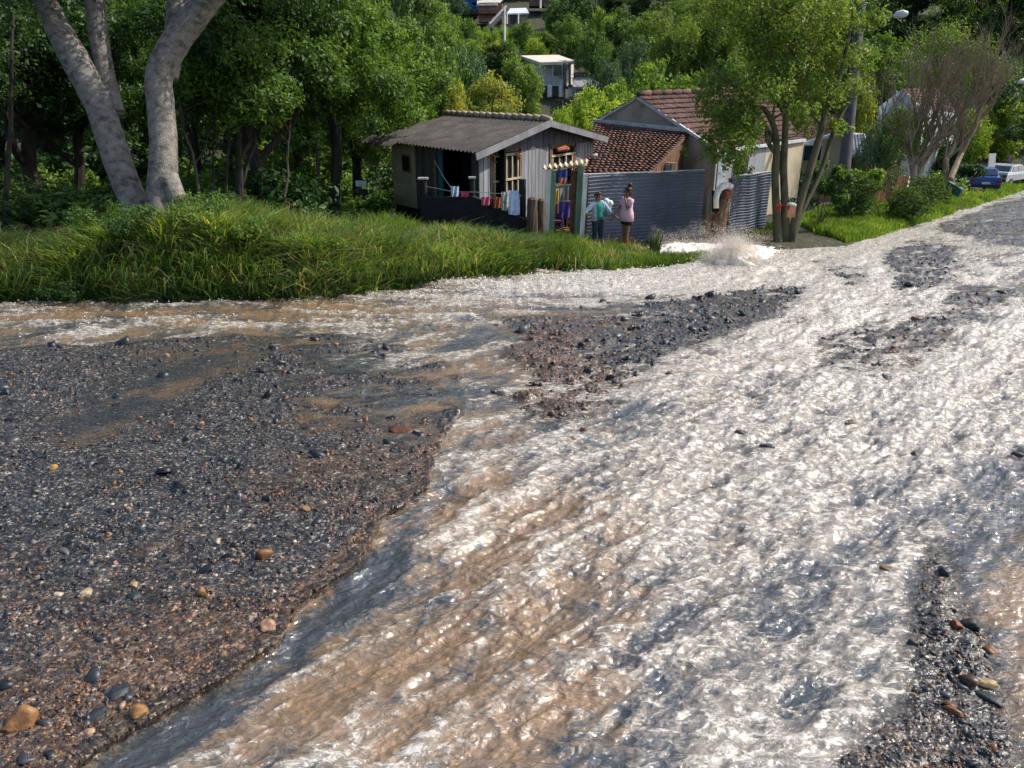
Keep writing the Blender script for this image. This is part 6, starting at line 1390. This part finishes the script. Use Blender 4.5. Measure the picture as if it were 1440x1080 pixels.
mb = MB(); bxp(mb, 643, 678, -6, -2, z - 1, 8); mb.build('roof', M_CONC, hb_); mb = MB(); bxp(mb, 647, 673, 14, 20, z + .4, 5); mb.build('foundation', M_DARKBOARD, hb_)
z = 158; hp = empty('pinkish_brick_house', on(690, 0, z), 'raw brick house with a pale roof on the hillside', 'house'); mb = MB(); bxp(mb, 673, 706, 4, 30, z, 6); mb.build('wall', mat('pink_brick', (.26, .15, .12), (.19, .11, .09), 1.5, .9), hp)
mb = MB(); r_ = [P(671, 1, z + 5), P(671, 6, z - 1), P(699, 5.5, z - 1), P(708, -3, z + 5)]; mb.hexa([v - Vector((0, 0, .3)) for v in r_] + r_); mb.build('roof', mat('pale_sheet_roof', (.60, .56, .50), None, 1, .7), hp)
for x in (680, 690): mb = MB(); bxp(mb, x - 2.5, x + 2.5, 8, 13, z - .2, .3); wq = mb.build('window', M_DARK, hp); mb = MB(); bxp(mb, x - 3, x + 3, 13, 13.7, z - .4, .4); mb.build('sill', M_CONC, wq)
mb = MB(); bxp(mb, 672, 704, 17, 19, z - 1.2, 1.4); mb.build('balcony', mat('balcony_brown', (.23, .12, .09), None, 2), hp)
z = 150; hs = empty('hillside_shack', on(725, 0, z), 'weathered shack with a white sheet roof below the steps', 'shack'); mb = MB(); bxp(mb, 712, 742, 19, 36, z, 5); mb.build('wall', mat('shack_wall', (.30, .26, .20), (.18, .15, .12), 2, .9), hs)
mb = MB(); r_ = [P(708, 12, z + 5), P(710, 19, z - 1), P(744, 18, z - 1), P(740, 11, z + 5)]; mb.hexa([v - Vector((0, 0, .25)) for v in r_] + r_); mb.build('roof', M_WHITEMETAL, hs)
for x in (713, 729): mb = MB(); mb.tube([P(x, 34, z - 1), P(x, 19, z - 1)], .15, 5); mb.build('pillar', M_WALLW, hs)
mb = MB(); bxp(mb, 718, 726, 22, 33, z - .1, .2); mb.build('door', M_DARKBOARD, hs)
mb = MB(); bxp(mb, 684, 742, 35, 50, 148, 3); tag(mb.build('retaining_wall', mat('grey_block', (.22, .20, .19), (.13, .12, .11), 1, .9), org=on(712, 0, 149)), 'grey retaining wall under the hillside shack', 'wall')
mb = MB(); bxp(mb, 745, 778, -14, 8, 168, 6); tag(mb.build('rear_house', mat('brown_wall', (.16, .10, .08), (.10, .07, .06), 1.4, .9), org=on(745, 0, 168)), 'dark brown house half hidden at the top edge of the hill', 'house')
mb = MB(); a, b = P(688, 38, 145), P(712, 13, 149)
for k in range(16): p = a.lerp(b, k / 15); mb.box(p, (1.3, .5, .25))
mb.beam(a + Vector((0, -.6, .5)), b + Vector((0, -.6, .5)), .25, .3); tag(mb.build('hillside_steps', M_CONC, org=on(700, 0, 147)), 'long pale stairway climbing beside the shack', 'stairs')
def upole(x, y0, y1, z, r_, label, m=M_CONC, arm=None):
    root = empty('power_pole', on(x, 0, z), label, 'power pole', 'power poles on the hillside'); mb = MB(); mb.tube([P(x, y1, z), P(x, y0, z)], [r_ * 1.2, r_], 8); mb.build('post', m, root)
    mb = MB(); mb.beam(P(x - 4, y0 + 5, z), P(x + 4, y0 + 5, z), .15, .15); mb.build('crossarm', M_DARKBOARD, root)
upole(709.5, 12, 62, 120, .15, 'white concrete pole before the hillside shack', M_WALLW)
upole(760, -8, 12, 150, .17, 'pale pole at the top edge left of the dark wood', M_WALLW)
upole(854.5, 92, 124, 84, .16, 'thin grey pole right of the grey roofed house')
upole(870.5, 84, 112, 84, .18, 'rust brown pole above the plaster gable', M_BROWNWOOD)
for i, (a, b, lb) in enumerate(((P(709, 15, 120), P(668, 30, 118), 'power wires running left from the white pole'), (P(854, 96, 84), P(800, 104, 96), 'wires from the thin grey pole to the white house'), (P(870, 90, 84), P(908, 70, 80), 'wires running right from the rust brown pole'), (P(1212, 4, 28.6), P(1010, -6, 60), 'wires running left from the street pole top'))):
    mb = MB()
    for k in range(2): m_ = (a + b) / 2 - Vector((0, 0, .5 + .3 * k)); mb.tube([a - Vector((0, 0, .5 * k)), a.lerp(m_, .6), m_, b.lerp(m_, .6), b - Vector((0, 0, .5 * k))], .035 if i < 3 else .02, 4)
    tag(mb.build('power_wires', M_DARKBOARD, org=a), lb, 'wires')
# low remains in the wood: wire fence post, white debris
post('fence_post', 'thin white topped fence post in the shade left of the house', 'post', 535, 252, 22.4, 3, M_OLDWOOD, M_WHITEP)
mb = MB(); a, b = P(503, 265, 23), P(534, 262, 22.6); boards(mb, Vector((a.x, a.y, 0)), Vector((b.x, b.y, 0)), gz(a.x, a.y), a.z, .3, .04, Vector((0, -1, 0)), .03, var=.05); tag(mb.build('low_board_fence', M_DARKBOARD, org=on(503, 0, 23)), 'low black board fence in the shade left of the beige wall', 'fence')
t = P(508, 258, 23.2); mb = MB(); mb.box(t, (.32, .1, .16)); tag(mb.build('white_bucket', M_WHITEMETAL, org=t), 'pale plastic box on the low black fence', 'box')
t = on(30, 392); mb = MB()
for k in range(26): mb.tube([t + Vector((random.uniform(-.5, .35), random.uniform(-.2, .2), random.uniform(0, .3))), t + Vector((random.uniform(-.5, .35), random.uniform(-.2, .2), random.uniform(.05, .45)))], [.02, .008], 5)
tag(mb.build('driftwood_heap', M_BARK, org=t), 'heap of washed up sticks at the far left bank', 'sticks')
# ================================================================== VEHICLES
def paint(name, c, metal=.3): 
    return mat(name, c, tuple(x * .85 for x in c), 2, .25, 0, metal=metal, spec=.6)
M_TYRE = mat('tyre', (.02, .02, .02), None, 8, .9); M_RIM = mat('rim', (.4, .4, .42), None, 8, .4, metal=.6)
def car(label, loc, rz, m, L_=4.1, W=1.62, Hh=1.42, van=False, name='parked_car', cat='car'):
    root = empty(name, loc, label, cat, None, rz)
    M = Matrix.Translation(loc) @ Matrix.Rotation(rz, 4, 'Z')
    # side outline (x along the car, front = +x)
    if not van: prof = [(-.50, .30), (-.50, .62), (-.485, .70), (-.36, .72), (-.27, .97), (-.05, 1.0), (.10, .97), (.24, .72), (.44, .64), (.495, .54), (.50, .30)]
    else: prof = [(-.50, .28), (-.50, .80), (-.47, .98), (-.1, 1.0), (.25, .98), (.36, .66), (.47, .56), (.50, .28)]
    n = len(prof)
    mb = MB(); V = []
    secs = [(-1, .0), (-.97, .0), (-.80, 0), (.80, 0), (.97, 0), (1, 0)]
    for sy, _ in secs:
        for (x, z) in prof:
            top = z > .66; tuck = .84 if z > .9 else .93 if z > .70 and not van else 1
            zz = z if abs(sy) < .98 else z * .985
            V.append(M @ Vector((x * L_, sy * W / 2 * tuck, zz * Hh)))
    k = len(secs); F_ = []
    for a in range(k - 1):
        for b in range(n - 1): F_.append((a * n + b, a * n + b + 1, (a + 1) * n + b + 1, (a + 1) * n + b))
        F_.append((a * n + n - 1, a * n, (a + 1) * n, (a + 1) * n + n - 1))
    F_.append(tuple(range(n))); F_.append(tuple(range((k - 1) * n, k * n))[::-1])
    mb.add(V, F_); body = mb.build('body', m, None)
    body.location = (0, 0, 0); body.parent = root
    body.matrix_parent_inverse = root.matrix_basis.inverted() if False else Matrix.Identity(4)
    # express vertices in the car's frame
    Mi = M.inverted()
    def local(o):
        me = o.data; c = np.empty(len(me.vertices) * 3, np.float32); me.vertices.foreach_get('co', c); c = c.reshape(-1, 3)
        base_ = Vector((0, 0, 0)); out = np.array([Mi @ (Vector(v)) for v in c], np.float32); me.vertices.foreach_set('co', out.ravel()); me.update(); o.parent = root; o.location = (0, 0, 0)
        return o
    local(body)
    def part(name_, pts_, m_, th=.02, par=None):
        q = MB(); pts_ = [M @ Vector(p) for p in pts_]; q.slab(*pts_, th); o = q.build(name_, m_, None); local(o); 
        if par: o.parent = par
        return o
    h = Hh; w2 = W / 2
    if not van:
        part('windscreen', [(.235 * L_ , w2 * .80, .745 * h + .02), (.235 * L_, -w2 * .80, .745 * h + .02), (.115 * L_, -w2 * .74, .955 * h + .02), (.115 * L_, w2 * .74, .955 * h + .02)][::-1], M_GLASS)
        part('rear_window', [(-.358 * L_, -w2 * .80, .745 * h + .015), (-.358 * L_, w2 * .80, .745 * h + .015), (-.285 * L_, w2 * .72, .94 * h + .015), (-.285 * L_, -w2 * .72, .94 * h + .015)][::-1], M_GLASS)
        for s in (-1, 1):
            for x0, x1, x2, x3 in ((-.30, -.09, -.09, -.245), (-.07, .19, .09, -.07)):
                y0, y1 = s * (w2 * .94), s * (w2 * .85); part('side_window', [(x0 * L_, y0, .74 * h), (x1 * L_, y0, .74 * h), (x2 * L_, y1, .94 * h), (x3 * L_, y1, .94 * h)], M_GLASS, -.02 if s < 0 else .02)
            part('tail_light', [(-.503 * L_, s * w2 * .95, .50 * h), (-.503 * L_, s * w2 * .68, .50 * h), (-.503 * L_, s * w2 * .68, .60 * h), (-.503 * L_, s * w2 * .95, .60 * h)], mat('tail_light', (.35, .01, .01), None, 4, .2), .02)
            part('headlight', [(.503 * L_, s * w2 * .92, .42 * h), (.503 * L_, s * w2 * .62, .42 * h), (.50 * L_, s * w2 * .62, .52 * h), (.50 * L_, s * w2 * .92, .52 * h)], M_WHITEMETAL, .02)
        q = MB(); q.box(M @ Vector((-.505 * L_, 0, .36 * h)), (.12, W * .94, .16), rz); local(q.build('bumper', mat('bumper', (.03, .03, .035), None, 4, .5)))
        q = MB(); q.box(M @ Vector((-.522 * L_, 0, .48 * h)), (.02, .42, .12), rz); local(q.build('number_plate', M_WHITEP))
    else:
        part('windscreen', [(.36 * L_, w2 * .86, .69 * h), (.36 * L_, -w2 * .86, .69 * h), (.27 * L_, -w2 * .82, .94 * h), (.27 * L_, w2 * .82, .94 * h)][::-1], M_GLASS, .02)
        part('rear_window', [(-.503 * L_, -w2 * .75, .62 * h), (-.503 * L_, w2 * .75, .62 * h), (-.486 * L_, w2 * .72, .88 * h), (-.486 * L_, -w2 * .72, .88 * h)][::-1], M_GLASS)
        for s in (-1, 1):
            for x0, x1 in ((-.44, -.16), (-.13, .08), (.11, .29)): part('side_window', [(x0 * L_, s * w2 * 1.005, .62 * h), (x1 * L_, s * w2 * 1.005, .62 * h), (x1 * L_, s * w2 * .93, .88 * h), (x0 * L_, s * w2 * .93, .88 * h)], M_GLASS, -.02 if s < 0 else .02)
            part('headlight', [(.503 * L_, s * w2 * .92, .38 * h), (.503 * L_, s * w2 * .62, .38 * h), (.50 * L_, s * w2 * .62, .5 * h), (.50 * L_, s * w2 * .92, .5 * h)], M_WHITEMETAL, .02)
        q = MB(); q.box(M @ Vector((-.505 * L_, 0, .22 * h)), (.12, W * .94, .2), rz); local(q.build('bumper', mat('bumper', (.03, .03, .035), None, 4, .5)))
    for sx in (-.31, .32):
        for s in (-1, 1):
            q = MB(); c = Vector((sx * L_, s * (w2 - .06), .29)); q.tube([M @ (c - Vector((0, .10, 0))), M @ (c + Vector((0, .10, 0)))], .29, 18); wh = local(q.build('wheel', M_TYRE, None, False))
            q = MB(); q.tube([M @ (c + Vector((0, s * .09, 0))), M @ (c + Vector((0, s * .112, 0)))], .17, 12); rm = q.build('rim', M_RIM); local(rm); rm.parent = wh
    return root
p = on(1372, 0, 45); car('small blue car parked nose in at the dark bushes', (p.x, p.y, p.z), R(72), paint('blue_paint', (.03, .09, .28)), 3.7, 1.55, 1.4)
p = on(1412, 0, 52); car('silver grey saloon parked behind the blue car', (p.x, p.y, p.z + .05), R(38), paint('silver_paint', (.42, .46, .50)), 4.2, 1.65, 1.38)
p = on(1452, 0, 55); car('white van cut by the right edge of the photo', (p.x, p.y, p.z + .5), R(60), paint('white_paint', (.72, .76, .80), 0), 4.6, 1.75, 2.0, True, 'parked_van', 'van')
t = P(1394, 234, 46.5); mb = MB(); mb.box(t, (.55, .05, 1.5), R(20), R(-8)); tag(mb.build('white_board', M_WALLW, org=Vector((t.x, t.y, t.z - .75))), 'white board leaning between the blue car and the silver one', 'board')
# ================================================================== PEOPLE
M_SKIN = mat('skin', (.30, .155, .10), (.25, .125, .08), 9, .55, .1)
M_SKIN2 = mat('tanned_skin', (.22, .105, .065), (.18, .085, .05), 9, .55, .1)
M_HAIR = mat('dark_hair', (.018, .012, .010), (.035, .022, .015), 20, .5, .4, stretch=(1, 1, .3))
def skin_body(name, J, B, m, parent, org):
    """one continuous skinned surface: J joint -> (pos, rx, ry), B bones"""
    keys = list(J); idx = {k: i for i, k in enumerate(keys)}
    me = bpy.data.meshes.new(name); me.from_pydata([tuple(Vector(J[k][0])) for k in keys], [(idx[a], idx[b]) for a, b in B], []); me.update()
    o = bpy.data.objects.new(name, me); COL.objects.link(o)
    o.modifiers.new('skin', 'SKIN'); sv = me.skin_vertices[0].data if me.skin_vertices else None
    if sv is None: me.skin_vertices.new(); sv = me.skin_vertices[0].data
    for k in keys: sv[idx[k]].radius = (J[k][1], J[k][2]); sv[idx[k]].use_root = (k == 'pelvis')
    o.modifiers['skin'].use_smooth_shade = True; s = o.modifiers.new('sub', 'SUBSURF'); s.levels = 1; s.render_levels = 1
    dg = bpy.context.evaluated_depsgraph_get(); ev = o.evaluated_get(dg); m2 = bpy.data.meshes.new_from_object(ev); m2.name = name
    bpy.data.objects.remove(o); m2.materials.clear(); m2.materials.append(m); m2.polygons.foreach_set('use_smooth', np.ones(len(m2.polygons), bool))
    o = bpy.data.objects.new(name, m2); COL.objects.link(o); o.parent = parent
    return o
def ring_loft(mb, rings, n=18):
    V = []
    for (c, ax, ay, rz) in rings:
        c = Vector(c)
        for j in range(n):
            a = 2 * math.pi * j / n; x, y = math.cos(a) * ax, math.sin(a) * ay; V.append(c + Vector((x * math.cos(rz) - y * math.sin(rz), x * math.sin(rz) + y * math.cos(rz), 0)))
    k = len(rings); mb.add(V, [(i * n + j, i * n + (j + 1) % n, (i + 1) * n + (j + 1) % n, (i + 1) * n + j) for i in range(k - 1) for j in range(n)] + [tuple(range(n - 1, -1, -1)), tuple(range((k - 1) * n, k * n))])
def person(label, loc, rz, Hh, pose, cloth_, m=M_SKIN, hair='bun'):
    """local frame: +x is where the person looks, z up, feet at 0; pose gives hands and elbows"""
    root = empty('person', loc, label, 'person', None, rz); root.scale = (Hh / 1.65,) * 3
    J = {'pelvis': ((0, 0, .90), .13, .11), 'waist': ((.0, 0, 1.05), .115, .095), 'chest': ((.0, 0, 1.24), .14, .105), 'neckb': ((0, 0, 1.38), .065, .065), 'neck': ((.01, 0, 1.44), .05, .05), 'head': ((.02, 0, 1.53), .088, .078), 'top': ((.01, 0, 1.61), .062, .058)}
    B = [('pelvis', 'waist'), ('waist', 'chest'), ('chest', 'neckb'), ('neckb', 'neck'), ('neck', 'head'), ('head', 'top')]
    for s, q in ((1, 'l'), (-1, 'r')):
        f = pose['foot_' + q]
        hip = (0, s * .085, .86); kn = Vector(hip).lerp(Vector((f[0], f[1], .09)), .52) + Vector((.02, 0, 0))
        J.update({'hip' + q: (hip, .098, .092), 'knee' + q: (tuple(kn), .060, .060), 'calf' + q: (tuple(Vector(kn).lerp(Vector(f), .35)), .057, .057), 'ank' + q: ((f[0], f[1], .09), .036, .036), 'ball' + q: ((f[0] + .10, f[1] + s * .01, .03), .040, .026), 'toe' + q: ((f[0] + .17, f[1] + s * .015, .022), .028, .018)})
        B += [('pelvis', 'hip' + q), ('hip' + q, 'knee' + q), ('knee' + q, 'calf' + q), ('calf' + q, 'ank' + q), ('ank' + q, 'ball' + q), ('ball' + q, 'toe' + q)]
        sh = (0, s * .175, 1.33); el, ha = Vector(pose['elbow_' + q]), Vector(pose['hand_' + q]); d = (ha - el).normalized(); side = d.cross(Vector((0, 0, 1))); side = side.normalized() if side.length > .1 else Vector((0, 1, 0))
        J.update({'sh' + q: (sh, .055, .055), 'el' + q: (tuple(el), .036, .036), 'wr' + q: (tuple(ha), .023, .023), 'pa' + q: (tuple(ha + d * .06), .034, .018)})
        B += [('chest', 'sh' + q), ('sh' + q, 'el' + q), ('el' + q, 'wr' + q), ('wr' + q, 'pa' + q)]
        for i in range(4):
            o_ = side * (i - 1.5) * .020; L1 = (.030, .036, .034, .026)[i]
            J['f%d' % i + q] = (tuple(ha + d * .095 + o_), .0095, .0095); J['g%d' % i + q] = (tuple(ha + d * (.095 + L1) + o_ - Vector((0, 0, .012))), .0085, .0085); J['h%d' % i + q] = (tuple(ha + d * (.095 + 2 * L1 - .006) + o_ - Vector((0, 0, .030))), .007, .007)
            B += [('pa' + q, 'f%d' % i + q), ('f%d' % i + q, 'g%d' % i + q), ('g%d' % i + q, 'h%d' % i + q)]
        J['t1' + q] = (tuple(ha + d * .035 - side * .035), .011, .011); J['t2' + q] = (tuple(ha + d * .07 - side * .055 - Vector((0, 0, .01))), .009, .009)
        B += [('wr' + q, 't1' + q), ('t1' + q, 't2' + q)]
    body = skin_body('body', J, B, m, root, loc)
    M0 = Vector((0, 0, 0))
    def build(mb, name, mm, par=None):
        o = mb.build(name, mm, None, True); o.parent = par or root; o.location = (0, 0, 0); return o
    for s in (-1, 1): mb = MB(); mb.tube([(.075, s * .032, 1.555), (.098, s * .032, 1.556)], [.014, .011], 8); build(mb, 'eye', mat('eye', (.03, .02, .02), None, 9, .2))
    mb = MB(); mb.tube([(.09, 0, 1.558), (.112, 0, 1.525), (.095, 0, 1.518)], [.009, .016, .010], 8); build(mb, 'nose', m)
    mb = MB(); mb.tube([(.090, -.024, 1.492), (.102, 0, 1.490), (.090, .024, 1.492)], [.004, .009, .004], 6); build(mb, 'mouth', mat('lips', (.30, .08, .07), None, 9, .5))
    for s in (-1, 1): mb = MB(); mb.tube([(.005, s * .078, 1.56), (-.002, s * .096, 1.545), (.004, s * .084, 1.505)], [.012, .018, .009], 7); build(mb, 'ear', m)
    mb = MB(); ring_loft(mb, [((-.035, 0, 1.44), .052, .06, 0), ((-.035, 0, 1.50), .078, .084, 0), ((-.025, 0, 1.56), .094, .095, 0), ((-.012, 0, 1.61), .095, .089, 0), ((-.008, 0, 1.65), .072, .068, 0), ((-.008, 0, 1.67), .03, .03, 0)])
    hr = build(mb, 'hair', M_HAIR)
    mb = MB()
    if hair == 'bun': mb.tube([(-.04, 0, 1.63), (-.05, 0, 1.69), (-.055, 0, 1.74), (-.055, 0, 1.765)], [.035, .06, .055, .02], 10)
    else: mb.tube([(-.08, 0, 1.58), (-.135, 0, 1.585), (-.165, 0, 1.55), (-.17, 0, 1.50)], [.035, .05, .05, .02], 10)
    build(mb, 'hair_bun', M_HAIR, hr)
    # garments
    def trousers(mm, name, zlow, r_up=.105, r_lo=.058):
        mb = MB()
        for s, q in ((1, 'l'), (-1, 'r')):
            a, k_, f = Vector(J['hip' + q][0]), Vector(J['knee' + q][0]), Vector(J['ank' + q][0]); pts = [a + Vector((0, 0, .04)), a, a.lerp(k_, .5), k_, k_.lerp(f, .4), k_.lerp(f, .95)]; rad = [r_up, r_up + .004, .090, .070, .066, r_lo]
            P_, R_ = [], []
            for i, pt_ in enumerate(pts):
                if pt_.z >= zlow or not P_: P_.append(pt_); R_.append(rad[i])
            if zlow > .3: e = a.lerp(k_, (a.z - zlow) / (a.z - k_.z)); P_.append(e); R_.append(.10)
            mb.tube(P_, R_, 14)
        ring_loft(mb, [((0, 0, .84), .118, .175, 0), ((0, 0, .92), .122, .165, 0), ((0, 0, .98), .112, .145, 0)])
        return build(mb, name, mm)
    def shirt(mm, name, z0=.90, flare=0, sl=.55, sleeves=True, w_=1.0):
        mb = MB(); ring_loft(mb, [((0, 0, z0), .128 + flare, (.168 + flare) * w_, 0), ((0, 0, 1.0), .122 + flare * .7, (.150 + flare) * w_, 0), ((0, 0, 1.10), .118 + flare * .3, .148 * w_, 0), ((0, 0, 1.22), .128, .175 * w_, 0), ((0, 0, 1.32), .105, .190 * w_, 0), ((0, 0, 1.375), .070, .13 * w_, 0), ((.003, 0, 1.40), .055, .07, 0)])
        if sleeves:
            for q in 'lr': a, e, h_ = Vector(J['sh' + q][0]), Vector(J['el' + q][0]), Vector(J['wr' + q][0]); mb.tube([a + Vector((0, 0, .01)) - (e - a) * .15, a, a.lerp(e, min(sl, 1))] + ([e.lerp(h_, sl - 1)] if sl > 1 else []), [.045, .068, .060] + ([.045] if sl > 1 else []), 12)
        return build(mb, name, mm)
    cloth_(build, trousers, shirt, J, ring_loft)
    return root
M_TEAL = mat('teal_top', (.02, .27, .21), (.015, .2, .16), 9, .8, .2); M_JEANS = mat('dark_jeans', (.03, .045, .075), (.018, .028, .05), 9, .85, .2)
M_CARDI = mat('pale_blue_cardigan', (.38, .47, .58), (.30, .38, .49), 9, .85, .2); M_PINK = mat('pink_shirt', (.66, .42, .52), (.56, .34, .44), 7, .85, .2); M_SHORT = mat('dark_shorts', (.018, .014, .02), None, 9, .8)
def c1(build, trousers, shirt, J, loft):
    trousers(M_JEANS, 'jeans', 0); shirt(M_TEAL, 'top', .90, .004, sleeves=False)
    # open cardigan: back and sides only
    mb = MB(); n = 20; V = []
    prof = [(.86, .150, .195), (1.0, .140, .178), (1.10, .134, .172), (1.22, .140, .198), (1.32, .118, .210), (1.385, .078, .13)]
    for (z_, ax, ay) in prof:
        for j in range(n + 1):
            a = R(40) + R(280) * j / n; V.append(Vector((math.cos(a) * ax, math.sin(a) * ay, z_)))
    F_ = [(i * (n + 1) + j, i * (n + 1) + j + 1, (i + 1) * (n + 1) + j + 1, (i + 1) * (n + 1) + j) for i in range(len(prof) - 1) for j in range(n)]
    mb.add(V, F_); mb.add([Vector((v.x * .96, v.y * .96, v.z)) for v in V], [f[::-1] for f in F_])
    for q in 'lr': a, e, h_ = Vector(J['sh' + q][0]), Vector(J['el' + q][0]), Vector(J['wr' + q][0]); mb.tube([a - (e - a) * .15, a, e, e.lerp(h_, .35)], [.045, .072, .055, .048], 12)
    build(mb, 'cardigan', M_CARDI)
    for q in 'lr': mb = MB(); f = Vector(J['ank' + q][0]); mb.tube([f + Vector((-.05, 0, -.05)), f + Vector((.02, 0, -.03)), f + Vector((.12, 0, -.055)), f + Vector((.18, 0, -.065))], [.04, .05, .045, .03], 10); build(mb, 'shoe', M_SHORT)
def c2(build, trousers, shirt, J, loft):
    trousers(M_SHORT, 'shorts', .70); shirt(M_PINK, 'shirt', .80, .05, .62)
    for q in 'lr': mb = MB(); f = Vector(J['ank' + q][0]); mb.tube([f + Vector((-.05, 0, -.078)), f + Vector((.17, 0, -.078))], [.045, .045], 10); build(mb, 'sandal', M_OLDWOOD)
# woman in teal: hand on hip, other hand reaching to the right of the photo
pt_ = on(839, 354); z1 = 19.3
pt_ = on(839, 0, 19.1)
w1_ = person('woman in teal top and pale blue cardigan with her hand on her hip', pt_, R(-62), 1.38,
   {'foot_l': (.02, .11, 0), 'foot_r': (.0, -.12, 0), 'elbow_l': (.12, .34, 1.08), 'hand_l': (.17, .56, .92), 'elbow_r': (-.06, -.42, 1.12), 'hand_r': (.05, -.21, .98)}, c1, M_SKIN, 'back')
pt2 = on(879, 0, 19.0)
w2_ = person('person in pink shirt and dark shorts holding a hand to the face', pt2, R(205), 1.52,
   {'foot_l': (.03, .07, 0), 'foot_r': (-.03, -.07, 0), 'elbow_l': (.16, .24, 1.12), 'hand_l': (.13, .09, 1.36), 'elbow_r': (.08, -.26, 1.10), 'hand_r': (.28, -.20, .92)}, c2, M_SKIN2, 'bun')
# white and teal bundle beside the woman's shoulder
t = P(853, 286, 19.35); root = empty('cloth_bundle', t - Vector((0, 0, .2)), 'fluffy white and pale teal bundle behind the woman in teal', 'bundle'); mb = MB()
for (dx, dz, b) in ((-.10, 0, .085), (0, .03, .10), (.09, .0, .085), (.03, -.03, .09), (-.04, -.02, .09)):
    c = t + Vector((dx, 0, dz)); mb.tube([c - Vector((b * .9, 0, 0)), c - Vector((b * .5, 0, 0)), c, c + Vector((b * .5, 0, 0)), c + Vector((b * .9, 0, 0))], [b * .3, b * .85, b, b * .85, b * .3], 10, wob=.08)
mb.build('wool', mat('white_wool', (.72, .74, .76), (.55, .60, .62), 12, .95, .6), root, True); mb = MB(); c = t - Vector((0, 0, .10)); mb.tube([c, c - Vector((0, 0, .10)), c - Vector((0, 0, .22))], [.13, .11, .04], 10, wob=.06); mb.build('lining', mat('pale_teal', (.16, .33, .35), (.12, .25, .27), 9, .9), root, True)
# far person by the cars
def c3(build, trousers, shirt, J, loft): trousers(M_BEIGE, 'trousers', 0); shirt(mat('beige_shirt', (.50, .42, .32), None, 7), 'shirt', .85, .01, .9)
pf = on(1416, 0, 61)
person('distant person in pale beige clothes standing behind the silver car', pf, R(200), 1.7, {'foot_l': (.02, .10, 0), 'foot_r': (0, -.10, 0), 'elbow_l': (.02, .24, 1.10), 'hand_l': (.10, .24, .90), 'elbow_r': (.05, -.25, 1.12), 'hand_r': (.2, -.3, 1.0)}, c3)
